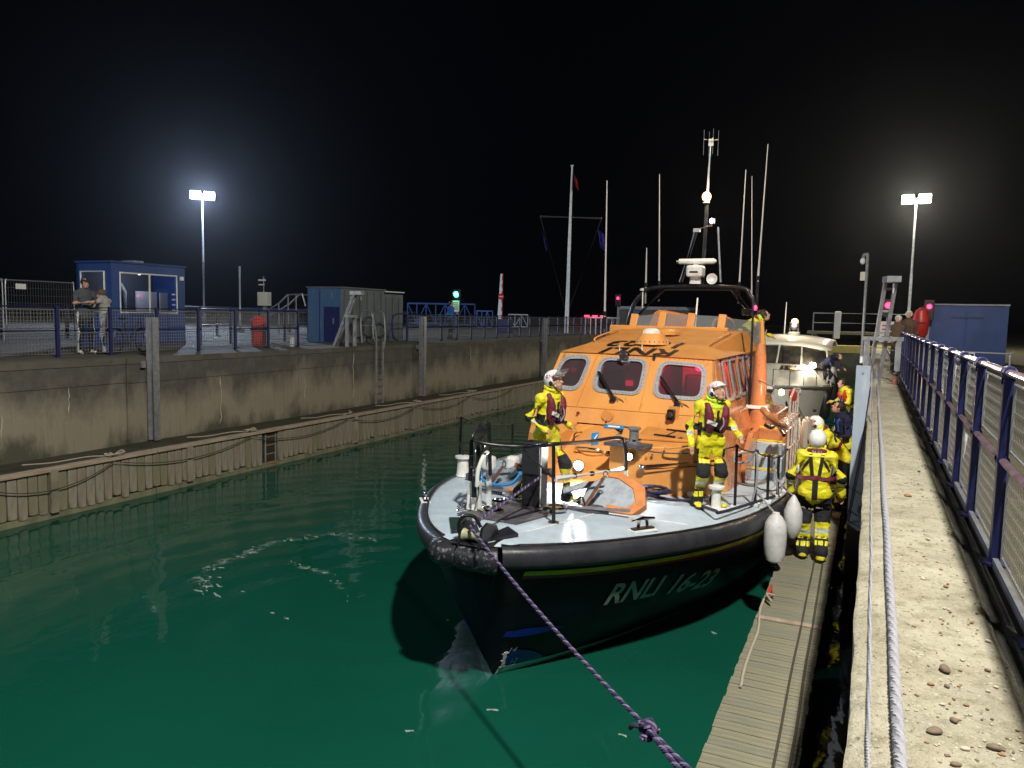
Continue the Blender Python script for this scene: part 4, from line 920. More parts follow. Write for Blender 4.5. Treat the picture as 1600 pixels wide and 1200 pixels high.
# transom
# deck
mb = MB(); rows = []
dv = [0, .12, .3, .55, .85, 1.2, 1.6, 2.1, 2.6, 3.2, 3.9, 4.6, 5.4, 7, 10, 15.9]
for v in dv:
    b = bq(Bt, v)-.02; rows.append([V((b*u, v, zs(v)+.045*(1-u*u))) for u in (-1, -.97, -.8, -.55, -.3, 0, .3, .55, .8, .97, 1)])
deck = mb.loft(rows, ring_closed=False).build('deck', M['deck'], LB, True)
DB = bvh_of(deck)
def dz(u, v): return zs(v)+.045*(1-(u/max(.3, bq(Bt, v)))**2)
# toe rail lip + sponson
for s in (-1, 1):
    vs_ = [.34+.0*s] if False else None
    st = np.concatenate([np.linspace(.07, 3, 26), np.linspace(3.3, 15.9, 26)])
    path = [V((s*bq(Bt, v), v, zs(v))) for v in st]; rings = []; lip = []
    for i, p in enumerate(path):
        d = path[min(i+1, len(path)-1)]-path[max(i-1, 0)]; d.z = 0; d.normalize(); n = V((d.y, -d.x, 0))*s
        c = p+n*.012+V((0, 0, -.11)); rings.append([c+n*(.095*math.copysign(abs(math.cos(a))**.75, math.cos(a)))+V((0, 0, .120*math.copysign(abs(math.sin(a))**.8, math.sin(a)))) for a in np.linspace(0, 2*math.pi, 16, endpoint=False)])
        lip.append(p-n*.025+V((0, 0, .012)))
    MB().loft(rings).build('rubber_fender', M['rubber'], LB, True)
    MB().tube(lip, .018, 6).build('toe_rail', M['black'], LB, True)
    for (a, b_, mm) in ((.345, .29, 'yellow_line'), (.38, .349, 'red_line')):
        rr = []
        for v in np.concatenate([np.linspace(.30, 3, 26), np.linspace(3.3, 15.3, 20)]):
            z0, z1 = zs(v)-a, zs(v)-b_; rr.append([V((s*(hb(v, z0)+.012), v, z0)), V((s*(hb(v, z1)+.014), v, z1))])
        MB().loft(rr, ring_closed=False).build('hull_line', M[mm], LB)
def hull_patch(name, quads, m, off=.008, parent=LB):
    mb = MB()
    for side, row in quads:
        rr = [[V((side*(hb(v, z)+off), v-.003, z)) for z in zz] for v, zz in row]
        mb.loft(rr, ring_closed=False)
    return mb.build(name, m, parent)
hull_patch('boot_stripe', [(1, [(v, (.0 if v > .7 else .0, .105-.004*(v-.6))) for v in np.linspace(.635, 8, 40)]), (-1, [(v, (.0, .105)) for v in np.linspace(.635, 8, 40)])], M['white_paint'])
hull_patch('lit_stem_panel', [(1, [(v, (.112, max(.113, .36-.30*((v-.55)/.62)**2))) for v in np.linspace(.63, 1.17, 10)]), (-1, [(v, (.112, .30)) for v in np.linspace(.63, .8, 5)])], M['lit_blue_hull'], .010)  # patch of lamplight on the hull, painted in blue
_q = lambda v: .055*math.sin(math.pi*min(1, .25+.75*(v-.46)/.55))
hull_patch('lit_stem_mark', [(1, [(v, (.60-_q(v), .60+_q(v))) for v in np.linspace(.46, 1.0, 12)])], M['lit_blue_hull'], .010)  # teardrop of lamplight painted on both sides of the stem
hull_patch('lit_stem_mark', [(-1, [(v, (.555, .645)) for v in np.linspace(.46, .62, 5)])], M['lit_blue_hull'], .010)
for txt, (x, y) in (('14', (794, 1024)), ('12', (799, 1043))):
    p = bu(x, y, .25); letters(txt, .10, V((.35, p.y+.05, p.z+.03)), (.45, .89, 0), (0, 0, 1), M['text_white'], LB, HB_, .2, 'draught_mark', .016)
mb = MB()
for k in range(12): z = .11+.02*k; v = STEM*(1-z/1.73)+.07; mb.box((hb(v, z)+.016, v, z), (.004, .05 if k % 5 else .09, .006), rz=-.5)
mb.build('draught_scale', M['text_white'], LB)
def on_hull(x, y):
    o_ = tol(EYE); return HB_.ray_cast(o_, (tol(EYE+ray(x, y))-o_).normalized())[0]
for txt, xa, ya, xb, yb3, sz in (('RNLI', 945, 931, 1030, 916, .40), ('16-23', 1045, 915, 1112, 903, .40)):
    a, b = on_hull(xa, ya), on_hull(xb, yb3); d = b-a
    me_ = text_mesh(txt, sz, .25); wdt = max(v.co.x for v in me_.vertices)-min(v.co.x for v in me_.vertices)
    letters(txt, sz, (a+b)/2, d, V((0, 0, 1)), M['text_grey'], LB, HB_, .25, 'hull_lettering', .012, sx=d.length/wdt, bold=.022)
# segmented bow pad
for k in range(4):
    a0, a1 = -.88+k*.40, -.88+k*.40+.385
    def prof(a):
        v = max(.02, .62*(1-math.cos(a*.62))); u = math.copysign(min(bq(Bt, v), 9), a) if abs(a) > .25 else a*1.0
        return V((u, v-.04, zs(v)))
    mb = MB(); rr = []
    for q in range(5):
        a = a0+(a1-a0)*q/4; p = prof(a); d = (prof(a+.08)-prof(a-.08)); d.z = 0; d.normalize(); n = V((d.y, -d.x, 0)); bul = .02*math.sin(math.pi*q/4)
        c = p+n*.01+V((0, 0, -.125)); rr.append([c+n*((.108+bul)*math.cos(t_))+V((0, 0, .145*math.sin(t_)-.015)) for t_ in np.linspace(0, 2*math.pi, 12, endpoint=False)])
    mb.loft(rr).build('bow_pad', M['rubber_worn'], LB, True)
# bow roller and fairlead
rl_ = MB()
for s in (-.13, .13):
    rl_.prism([(s-.015, -.12, 1.72), (s-.015, .36, 1.74), (s-.015, .26, 1.90), (s-.015, .05, 1.97), (s-.015, -.06, 1.94)], (.03, 0, 0))
rl_.box((0, .12, 1.738), (.46, .44, .03)); bow_r = rl_.build('bow_fairlead', M['black'], LB, bevel=.012); bow_r.location.x = .07
MB().lathe([(.075, -.11), (.045, -.04), (.042, .04), (.075, .11)], (0, -.01, 1.82), Matrix.Rotation(R(90), 3, 'Y'), 16).build('roller', M['roller'], bow_r, True)
MB().tube(curve_pts([(-.15, -.04, 1.83), (-.15, -.05, 1.96), (-.08, -.05, 2.04), (.04, -.05, 2.04), (.11, -.04, 1.94)], 5), .02, 8).build('guard_hoop', M['black'], bow_r, True)
MB().prism([(.17, -.02, 1.745), (.38, .45, 1.745), (.16, .62, 1.755), (.12, .2, 1.75)], (0, 0, .035)).build('chafe_plate', M['black'], LB)
MB().prism([(-.75, .82, 1.69), (-.3, .15, 1.75), (-.12, .3, 1.75), (-.5, .95, 1.7)], (0, 0, .03)).build('chafe_plate', M['black'], LB)
# anchor well / windlass plate amidships
MB().prism([(-.75, 1.0, 1.712), (.10, .95, 1.72), (.25, 2.05, 1.66), (-.55, 2.35, 1.64)], (0, 0, .015)).build('well_plate', M['deck_dark'], LB)
for (u, v, r) in ((-.45, 1.35, .16), (.15, 1.95, .16), (-.62, 1.9, .12)):
    MB().lathe([(r, 0), (r, .03), (r*.7, .045), (r*.65, .03), (0, .03)], (u, v, dz(u, v)+.03), n=18).build('well_hatch', M['steel'], LB, True)
MB().bar((-.1, 1.0, 1.73), (.02, 2.0, 1.68), .05, .02).build('groove', M['black'], LB)
mb = MB()   # samson post
mb.box((-.2, 2.06, 2.07), (.27, .24, .92)); sp = mb.build('samson_post', M['black'], LB, bevel=.02)
MB().cyl((-.42, 2.0, 2.16), (.05, 2.0, 2.16), .05, n=12).build('cross_bar', M['black'], sp); MB().box((-.2, 1.925, 2.3), (.25, .02, .36)).build('panel', M['rubber'], sp)
MB().cyl((-.055, 1.93, 1.7), (-.055, 1.93, 2.5), .008, n=6).build('pipe', M['white_paint'], sp)
# pulpit rails
post = bz(865, 818, dz(.3, 1.6)); top = bv(865, 694, post.y)
def T(name, pts, r=.024, m='black', n=10, parent=LB): return MB().tube(pts, r, n).build(name, M[m], parent, True)
rt = bv(968, 684, 3.3); cR = bv(977, 698, 3.36); wl_ = bv(978, 735, 3.42); bl_ = V((wl_.x+.01, 3.45, dz(.5, 3.45)))
lt0 = bv(748, 691, 1.25); lt1 = bv(790, 697, 1.4)
T('pulpit_rail', curve_pts([bv(765, 662, 1.75), bv(742, 680, 1.35), lt0, lt1, bv(830, 697, 1.52), top, bv(920, 690, 2.4), rt, cR, wl_], 6), .026)
T('pulpit_post', [post, top], .024); MB().cyl(post, post+V((0, 0, .02)), .07, n=12).build('post_foot', M['black'], LB)
T('pulpit_post', [wl_, bl_], .030, 'white_paint'); T('pulpit_brace', [bv(812, 698, 1.5), bv(866, 748, post.y)], .02)
T('white_sleeved_rail', [bv(868, 748, post.y), bv(973, 733, 3.4)], .034, 'white_paint')
for i in range(3): q = bv(868, 748, post.y).lerp(bv(973, 733, 3.4), .25+.25*i); T('clip', [q-V((.006, .012, 0)), q+V((.006, .012, 0))], .036, 'black')
T('deck_strut', [V((.22, 1.62, 1.69)), V((-.02, 2.1, 1.70))], .015, 'galv')
for a, b in (((.30, .55), (.62, 2.3)), ((.62, 2.3), (.50, 3.4)), ((.62, 2.3), (1.75, 2.45))):
    n_ = 8; pts = [V((a[0]+(b[0]-a[0])*i/n_, a[1]+(b[1]-a[1])*i/n_, 0)) for i in range(n_+1)]
    for p in pts: p.z = dz(p.x, p.y)+.001
    MB().tube(pts, .006, 5).build('deck_seam', M['white_paint'], LB)
# folding bow frame with white-sleeved legs
fA = bz(738, 800, dz(-.9, 1.6)); vA = fA.y
for (x0, y0, x1, y1, vv, r) in ((733, 795, 737, 690, vA, .030), (750, 795, 747, 690, vA-.02, .026), (741, 800, 741, 745, vA-.06, .036)):
    a = bv(x0, y0, vv); a.z = max(a.z, dz(a.x, a.y)); b = bv(x1, y1, vv); mid = a.lerp(b, .42)
    T('frame_leg', [mid, b], r); T('frame_leg_sleeve', [a, mid], r*1.2, 'white_paint')
for x0, y0, x1, y1 in ((737, 690, 752, 662), (748, 692, 764, 660), (764, 660, 766, 742)):
    T('frame_bar', [bv(x0, y0, vA), bv(x1, y1, vA+.35)], .024)
T('frame_leg_sleeve', [bv(763, 705, vA+.35), V((bv(763, 705, vA+.35).x, vA+.4, dz(-.8, 2.0)))], .036, 'white_paint')
T('white_strap', curve_pts([bv(765, 705, vA+.3), bv(756, 712, vA), bv(747, 735, vA-.1), bv(745, 760, vA-.1)], 5), .026, 'white_paint')
T('frame_stay', [bv(757, 690, vA+.1), bv(744, 745, vA)], .018); T('frame_rung', [bv(736, 712, vA), bv(750, 712, vA)], .012, 'galv'); T('frame_rung', [bv(736, 730, vA), bv(750, 730, vA)], .012, 'galv')
mb = MB(); rs = random.Random(11)
for k in range(26):
    a = 2*math.pi*k/26; c = fA+V((.20*math.cos(a), .16*math.sin(a), .03+.02*(k % 2))); mb.tube([c+V((.028*math.cos(q)*math.cos(a+1.57), .028*math.cos(q)*math.sin(a+1.57), .016*math.sin(q))) for q in np.linspace(0, 6.28, 8, endpoint=False)], .007, 5, closed=True)
mb.build('lashing_chain', M['steel'], LB)
T('cable_tie_line', curve_pts([bv(744, 700, vA-.05), bv(741, 730, vA-.08), bv(748, 765, vA-.1), bv(742, 795, vA-.1)], 5), .010, 'steel')
# left stanchions with wire
sl = []
for (xb, yb2, xt, yt) in ((717, 738, 721, 652), (800, 726, 801, 662)):
    a = bz(xb, yb2, 1.56); b = bv(xt, yt, a.y); T('stanchion', [a, b], .02); sl.append(b)
T('stanchion_stay', [bv(718, 690, 3.7), bv(729, 730, 3.6)], .016); T('stanchion_stay', [bv(720, 652, 3.7), bv(733, 658, 3.4)], .012, 'steel')
T('guard_wire', sag(sl[0], sl[1], .05), .006, 'rope_dark', 5); T('guard_wire', sag(bv(718, 695, 3.7), bv(801, 700, 4.6), .03), .006, 'rope_dark', 5)
# deck fittings: fairleads, cleats, bollards, white lockers at the left edge
def cleat(parent, c, rz, s=1.0, name='cleat', m='steel'):
    c = V(c); Mx = Matrix.Rotation(rz, 3, 'Z'); mb = MB()
    o = MB().box(c+V((0, 0, .012)), (.34*s, .16*s, .024), rz).build(name, M['white_paint'], parent, bevel=.006)
    for q in (-.07, .07): MB().cyl(c+Mx @ V((q*s, 0, .02)), c+Mx @ V((q*s*.8, 0, .14*s)), .02*s, n=10).build('leg', M[m], o, True)
    MB().box(c+V((0, 0, .03)), (.3*s, .07*s, .03), rz).build('foot', M['black'], o)
    MB().tube([c+Mx @ V((-.17*s, 0, .14*s)), c+Mx @ V((0, 0, .155*s)), c+Mx @ V((.17*s, 0, .14*s))], [.016*s, .024*s, .016*s], 10).build('horn', M[m], o, True)
q = bz(1004, 830, dz(1.35, 1.9)); cleat(LB, (q.x, q.y, dz(q.x, q.y)), R(55), 1.0)
q = bz(664, 784, dz(-1.7, 1.7)); cleat(LB, (q.x, q.y, dz(q.x, q.y)), R(-50), .8)
q = bz(1118, 798, dz(1.85, 3.7)); o = MB().box((q.x, q.y, dz(q.x, q.y)+.02), (.34, .30, .05), R(60)).build('bollard_base', M['white_paint'], LB, bevel=.01)
MB().lathe([(.075, 0), (.065, .03), (.062, .24), (.11, .27), (.11, .30), (.07, .31)], (q.x, q.y, dz(q.x, q.y)+.04), n=16).build('bollard', M['white_paint'], o, True)
q = bz(723, 742, 1.57); MB().lathe([(.12, 0), (.10, .03), (.085, .26), (.13, .29), (.13, .32), (.04, .33)], (q.x, q.y, 1.56), n=16).build('bollard', M['white_paint'], LB, True)
for (x0, x1) in ((752, 776), (790, 812)):
    a, b = bz(x0, 733, 1.56), bz(x1, 733, 1.56); MB().box(((a.x+b.x)/2, (a.y+b.y)/2, 1.67), (b.x-a.x, .18, .24)).build('vent_box', M['white_paint'], LB, bevel=.05)
MB().box((-1.55, 3.5, 1.62), (.9, .4, .12)).build('deck_locker', M['deck_dark'], LB, bevel=.02)
# ---- superstructure
def panel(name, outer, holes, f, th, m, parent=LB):           # flat plate with holes, f maps (a,b)->3d, th a 3d offset
    loops = [[V((p[0], p[1], 0)) for p in l] for l in [outer]+holes]; tris = tessellate_polygon(loops); flat = [p for l in loops for p in l]
    mb = MB(); vs = [f(p.x, p.y) for p in flat]; mb.add(vs, tris); mb.add([p+th for p in vs], tris)
    o = 0
    for l in loops:
        n = len(l); q = vs[o:o+n]; mb.add(q+[p+th for p in q], [(i, (i+1) % n, (i+1) % n+n, i+n) for i in range(n)]); o += n
    return mb.build(name, m, parent)
def rounded(q, r, n=5):
    q = [V((*p[:2], 0)) for p in q]; out = []
    for i in range(4):
        a, b, c = q[i-1], q[i], q[(i+1) % 4]; d0 = (a-b); d1 = (c-b); l = min(r, d0.length*.45, d1.length*.45); s, e = b+d0.normalized()*l, b+d1.normalized()*l
        for k in range(n+1): t_ = k/n; out.append(tuple((s*(1-t_)**2+b*2*t_*(1-t_)+e*t_*t_)[:2]))
    return out
def grow(q, d):
    c = sum((V((*p[:2], 0)) for p in q), V())/len(q); return [tuple((V((*p[:2], 0))+(V((*p[:2], 0))-c).normalized()*d)[:2]) for p in q]
FV0, FZ0, FS = 5.0, 2.62, .55
def ffront(u, z): return V((u, FV0+(z-FZ0)*FS, z))
def pfront(x, y):                                           # pixel on the raked wheelhouse front
    d = ray(x, y); o_ = tol(EYE); dl = tol(EYE+d)-o_; n = V((0, 1, -FS)); P0 = V((0, FV0, FZ0)); q = o_+dl*((P0-o_).dot(n)/dl.dot(n)); return (q.x, q.z)
wins = [[(884, 560), (921, 560), (902, 606), (863, 601)], [(943, 562), (1008, 565), (997, 614), (930, 608)], [(1036, 568), (1099, 574), (1094, 622), (1025, 617)]]
W2 = [[pfront(*p) for p in q] for q in wins]
ZR = 3.53
FL, FR = pfront(877, 549), pfront(1117, 562)
outer = [(-1.58, FZ0), (1.56, FZ0), (FR[0], FR[1]), (pfront(934, 551)), FL]
panel('wheelhouse_front', outer, [rounded(q, .13) for q in W2], ffront, V((0, .06, -.02)), M['orange'])
for i, q in enumerate(W2):
    fr = panel('window', rounded(grow(q, .085), .2), [rounded(grow(q, -.012), .13)], lambda u, z: ffront(u, z)+V((0, -.018, .006)), V((0, .03, 0)), M['frame_grey'])
    mb = MB(); ring = rounded(grow(q, .040), .17, 6); N_ = len(ring)
    for k in range(N_):
        a, b = V((*ring[k], 0)), V((*ring[(k+1) % N_], 0)); m_ = max(1, int((b-a).length/.055))
        for j in range(m_): c = a.lerp(b, j/m_); mb.box(ffront(c.x, c.y)+V((0, -.024, .008)), (.014, .010, .014))
    tag(mb.build('rivets', M['galv_dull'], fr), kind='stuff')
    gl = MB(); rr = rounded(q, .13); vs = [ffront(*p)+V((0, .02, 0)) for p in rr]; gl.prism(vs, V((0, .008, -.003))); gl.build('pane', M['glass_dark'], fr)
for i, (x0, y0, x1, y1) in enumerate(((936, 582, 958, 620), (1033, 590, 1058, 628))):
    a, b = ffront(*pfront(x0, y0)), ffront(*pfront(x1, y1)); off = V((0, -.06, .02))
    wp = T('wiper', [a+off, b+off], .016); T('wiper_arm', [a+off+V((.03, -.01, 0)), b+off+V((.05, -.02, -.02))], .010, parent=wp); MB().box(b+V((.02, -.05, -.03)), (.09, .1, .09)).build('wiper_motor', M['black'], wp, bevel=.015)
    T('wiper_hose', curve_pts([b+V((.05, -.05, 0)), b+V((.16, -.04, -.04)), b+V((.24, -.04, -.14)), b+V((.18, -.03, -.17)), b+V((.08, -.04, -.05))], 5), .007, 'rope_dark', parent=wp)
# sides with four windows, rear, roof
SU = .21
VA = 9.6
for s in (1, -1):
    def fside(v, z, s=s): return V((s*(FR[0]+(ZR-z)*SU), v, z))
    va, vb = bu(1124, 562, FR[0]).y, bu(1166, 556, FR[0]).y
    n = 4; wd = (vb-va)/n; hs_ = []
    for k in range(n):
        a = va+wd*k+.05; b = va+wd*(k+1)-.05; hs_.append([(a+.0, ZR-.06), (b, ZR-.06), (b+.03, 2.86), (a-.02, 2.86)])
    zt_ = lambda v: ZR
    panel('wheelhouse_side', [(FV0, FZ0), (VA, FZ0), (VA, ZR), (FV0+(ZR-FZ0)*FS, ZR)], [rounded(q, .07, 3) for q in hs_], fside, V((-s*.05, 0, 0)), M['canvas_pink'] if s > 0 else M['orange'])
    for q in hs_:
        fr = panel('window', rounded(grow(q, .05), .10, 3), [rounded(grow(q, -.01), .07, 3)], lambda v, z: fside(v, z)+V((s*.012, 0, 0)), V((s*.02, 0, 0)), M['frame_grey'])
        vs = [fside(*p)-V((s*.02, 0, 0)) for p in rounded(q, .07, 3)]; MB().prism(vs, V((-s*.008, 0, 0))).build('pane', M['glass_dark'], fr)
MB().box((0, VA, 2.7), (2.66, .06, 1.6)).build('wheelhouse_rear', M['orange'], LB)
ZC = bv(1060, 516, 8.2).z
rp_ = bz(1138, 543, ZR+.16)
mb = MB(); A = [V((FL[0], FV0+(FL[1]-FZ0)*FS-.03, FL[1])), V((FR[0], FV0+(FR[1]-FZ0)*FS-.03, FR[1]))]
inner = [V((-1.12, 6.1, ZR+.17)), V((1.14, 6.1, ZR+.17))]
zb = ZC
mb.add([A[0], A[1], V((1.14, 6.15, ZR+.15)), V((-1.14, 6.15, ZR+.15)), V((1.2, 8.2, zb)), V((-1.2, 8.2, zb)), V((1.38, 8.2, ZR+.03)), V((-1.38, 8.2, ZR+.03)), V((1.2, VA, zb)), V((-1.2, VA, zb)), V((1.38, VA, ZR+.03)), V((-1.38, VA, ZR+.03)),
        V((1.38, 5.85, ZR+.01)), V((-1.40, 5.85, ZR+.01)), V((0, 8.2, zb+.05)), V((0, VA, zb+.05)), V((0, 6.15, ZR+.19)), (A[0]+A[1])/2+V((0, 0, .012))],
       [(0, 17, 16, 3), (17, 1, 2, 16), (3, 16, 14, 5), (16, 2, 4, 14), (14, 4, 8, 15), (5, 14, 15, 9), (2, 12, 6, 4), (1, 12, 2), (3, 5, 7, 13), (0, 3, 13), (4, 6, 10, 8), (5, 9, 11, 7)])
roof = mb.build('roof', M['orange_roof'], LB); _b = bmesh.new(); _b.from_mesh(roof.data); bmesh.ops.triangulate(_b, faces=_b.faces); _b.to_mesh(roof.data); _b.free()
RB = bvh_of(roof)
def on_roof(x, y):
    o_ = tol(EYE); d = tol(EYE+ray(x, y))-o_; h = RB.ray_cast(o_, d.normalized()); return h[0] if h[0] else None
for txt, (x, y), sz in (('RNLI', (1000, 549), .62), ('16-23', (1014, 536), .62)):
    c = on_roof(x, y) or V((0, 6.3, 3.7)); letters(txt, sz, c, (-1, 0, 0), (0, -1, -.14), M['text_black'], LB, RB, .15, 'roof_lettering', .012, sx=1.0, bold=.02)
def on(x, y, default): return on_roof(x, y) or V(default)
c = on(1019, 536, (0, 7, 3.8)); dm = MB().lathe([(.31, 0), (.28, .05), (.21, .17), (.19, .19), (.0, .195)], c-V((0, 0, .02)), n=24).build('radar_dome', M['orange'], LB, True)
MB().lathe([(.16, .0), (.15, .05), (.10, .09), (0, .10)], c+V((-.02, 0, .165)), n=18).build('dome_cap', M['white_paint'], dm, True)
mb = MB()
for k in range(22): a = 2*math.pi*k/22; mb.ell(c+V(((.29*math.cos(a)), .29*math.sin(a), .035)), (.012,)*3, 6, 4)
mb.build('bolts', M['galv_dull'], dm)
c = on(1040, 523, (.3, 7.6, 3.9)); MB().lathe([(.27, 0), (.27, .06), (.22, .10), (.0, .12)], c, n=20).build('roof_vent', M['orange'], LB, True)
c = ffront(*pfront(979, 556)); sl_ = MB().ell(c+V((0, -.06, .0)), (.085, .085, .085), 16, 10).build('searchlight', M['steel'], LB, True); MB().lathe([(.0, 0), (.06, .0), (.075, .03), (.06, .04)], c+V((0, -.145, .02)), Matrix.Rotation(R(90), 3, 'X'), 14).build('lens', M['glass_dark'], sl_, True); MB().cyl(c+V((0, -.04, -.10)), c+V((0, .03, -.08)), .08, n=14).build('mount', M['steel'], sl_)
for x in (968, 1003): q = on(x, 548, (0, 6, 3.6)); MB().cyl(q, q+V((0, 0, .10)), .012, n=6).build('antenna_stub', M['white_paint'], LB)
# cabin inside: red-lit bulkhead, seats and console
ins = MB().box((0, 7.3, 2.95), (2.4, .05, 1.2)).build('cabin_bulkhead', M['plaster_grey'], LB)
MB().box((0, 6.2, 2.35), (2.6, 2.4, .05)).build('cabin_floor', M['black_soft'], LB)
for u in (-.75, .05, .85): MB().box((u, 6.45, 2.75), (.5, .16, .9)).build('seat_back', M['black_soft'], LB, bevel=.06)
MB().box((0, 5.55, 2.55), (2.2, .35, .3)).build('console', M['black'], LB, bevel=.03)
for u, z in ((-.25, 2.93), (.75, 2.9), (-.8, 2.9)): MB().box((u, 7.26, z), (.36, .02, .10)).build('instrument', M['screen_red'], LB)
MB().box((.32, 6.38, 2.93), (.04, 1.84, 1.3)).build('red_light_baffle', M['black_soft'], LB)  # added baffle that keeps the red light to the right window
point('cabin_light', (.95, 6.0, 3.35), (1.0, .02, .08), PW['cabin'], .06, parent=LB)
point('cabin_light', (-.1, 7.0, 3.35), (1.0, .05, .25), PW['cabin']*.008, .05, parent=LB)
for u0, u1 in ((pfront(934, 551)[0], -.86), (.28, .24)): MB().bar(ffront(u0, FR[1]-.02)+V((0, -.004, 0)), ffront(u1, FZ0+.02)+V((0, -.004, 0)), .012, .006).build('panel_seam', M['orange_roof'], LB)
MB().bar(ffront(-1.5, FZ0+.03)+V((0, -.005, 0)), ffront(1.5, FZ0+.03)+V((0, -.005, 0)), .014, .006).build('panel_seam', M['orange_roof'], LB)
mb = MB()
for k in range(34): u = -1.3+2.6*k/33; mb.ell(ffront(u, ZR-.03)+V((0, -.004, 0)), (.008,)*3, 6, 4)
tag(mb.build('rivets', M['galv_dull'], LB), kind='stuff')
for s in (1, -1): T('roof_grab_rail', curve_pts([V((s*1.05, 6.3, ZR+.17)), V((s*1.07, 6.4, ZR+.26)), V((s*1.1, 7.6, ZR+.38)), V((s*1.1, 7.7, ZR+.30))], 5), .016, 'orange')
# lower front below the windows and the deck-level trunk
mb = MB(); P = [V((-1.58, FV0, FZ0)), V((1.56, FV0, FZ0)), V((1.60, 4.93, 2.40)), V((-1.62, 4.93, 2.40))]
mb.prism(P, V((0, .3, 0))); mb.build('front_break', M['orange'], LB)
uh0, uh1 = -.80, .14
zt = lambda v: 2.26+.14*(v-3.93)
def trunk_block(name, plan):
    mb = MB(); n = len(plan); lo_ = [V((u, v, dz(u, v)-.03)) for u, v in plan]; hi_ = [V((u*(.94 if abs(u) > 1.2 else 1), v+.03 if v < 4.5 else v, zt(v))) for u, v in plan]
    mb.add(lo_+hi_, [tuple(range(n)), tuple(range(n, 2*n))]+[(i, (i+1) % n, (i+1) % n+n, i+n) for i in range(n)]); return mb.build(name, M['orange'], LB, bevel=.012)
blkR = trunk_block('trunk_block', [(uh1, 3.93), (.68, 3.93), (1.42, 4.17), (1.74, 4.95), (uh1, 4.95)])
trunk_block('trunk_block', [(-1.74, 4.95), (-1.42, 4.17), (-1.0, 3.93), (uh0, 3.93), (uh0, 4.95)])
mb = MB(); mb.prism([(uh0, 3.93, dz(0, 3.93)-.03), (uh0, 4.95, 1.5), (uh0, 4.95, 2.38), (uh0, 4.06, 1.80)], V((uh1-uh0, 0, 0))); slope = mb.build('hatch_slope', M['orange'], LB, bevel=.01)
for s in (1, -1):
    mb = MB(); pl = [(s*1.745, 4.96), (s*1.86, 6.5), (s*1.9, 9.8)]
    vs = [V((u, v, 1.44)) for u, v in pl]+[V((s*1.565, v, 2.62)) for u, v in pl]+[V((s*1.4, v, 2.625)) for u, v in pl]
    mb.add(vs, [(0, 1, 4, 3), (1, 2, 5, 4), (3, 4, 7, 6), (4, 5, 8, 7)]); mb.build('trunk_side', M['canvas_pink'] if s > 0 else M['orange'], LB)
# shelf with winch on the right block, handles, hatch
sh = MB().prism([(.12, 3.75, 2.265), (.66, 3.74, 2.265), (.80, 3.98, 2.27), (.2, 4.02, 2.27)], (0, 0, .05)).build('winch_shelf', M['deck_dark'], LB)
wc = bv(990, 697, 3.88); wc = V((wc.x, 3.88, 2.31)); wn_ = MB().lathe([(.11, 0), (.11, .03), (.075, .05), (.07, .20), (.10, .22), (.10, .25), (.0, .255)], wc, n=18).build('winch', M['galv'], LB, True)
mb = MB(); rs = random.Random(5)
for k in range(14): mb.box(wc+V((rs.uniform(-.2, .1), rs.uniform(-.1, .06), rs.uniform(0, .08))), (.05, .03, .03), rs.uniform(0, 3))
mb.build('shackles', M['steel'], wn_)
tp = MB().prism([(.45, 4.28, zt(4.28)+.002), (1.30, 4.35, zt(4.35)+.002), (1.5, 4.86, zt(4.86)+.002), (.42, 4.9, zt(4.9)+.002)], (0, 0, .045)).build('locker_lid', M['orange_roof'], LB, bevel=.012)
for (u, v) in ((.85, 4.42), (.95, 4.75)): MB().box((u, v, zt(v)+.06), (.34, .035, .025), R(-8)).build('handle', M['black'], tp)
MB().bar((.86, 4.44, zt(4.44)+.055), (.94, 4.73, zt(4.73)+.055), .012, .012).build('strap', M['black'], tp)
for (u, v) in ((1.22, 4.66), (1.10, 4.42)): MB().lathe([(.045, 0), (.045, .012), (.025, .014), (.02, .008), (0, .008)], (u, v, zt(v)+.047), n=12).build('latch', M['steel'], tp, True)
fs_ = lambda t_, u, h=0: V((u, 4.06+.89*t_, 1.80+.58*t_))+V((0, -.546, .838))*h          # on the hatch slope
SM = Matrix(((1, 0, 0), (0, .838, -.546), (0, .546, .838)))
hc = fs_(.62, -.30); hatch = MB().lathe([(.36, 0), (.36, .035), (.34, .05), (0, .055)], hc, SM, 28).build('round_hatch', M['orange'], LB, True)
for a in (-.35, .35): MB().box(fs_(.62+a*.35, .06, .055), (.16, .05, .03), M=SM).build('hinge', M['galv_dull'], hatch)
MB().tube(curve_pts([fs_(.35, -.58, .05), fs_(.33, -.50, .12), fs_(.33, -.2, .12), fs_(.35, -.10, .05)], 5), .016, 8).build('handle', M['steel'], hatch, True)
MB().tube(curve_pts([fs_(.75, -.62, .05), fs_(.62, -.68, .12), fs_(.5, -.66, .05)], 5), .013, 8).build('handle', M['steel'], hatch, True)
MB().box(fs_(.62, -.34, .060), (.12, .30, .006), M=SM @ Matrix.Rotation(.3, 3, 'Z')).build('sticker', M['sticker'], hatch); MB().box(fs_(.62, -.34, .064), (.02, .2, .004), M=SM @ Matrix.Rotation(-.1, 3, 'Z')).build('sticker_mark', M['text_white'], hatch)
MB().box(fs_(.93, -.12, .06), (.34, .09, .006), M=SM).build('sticker', M['sticker'], LB); MB().box(fs_(.93, -.12, .064), (.2, .035, .004), M=SM).build('sticker_mark', M['text_white'], LB)
for (t_, u) in ((.85, .02), (.35, -.02)): MB().lathe([(.04, 0), (.04, .012), (.02, .014), (.018, .006), (0, .006)], fs_(t_, u, .05), SM, 12).build('latch', M['steel'], hatch, True)
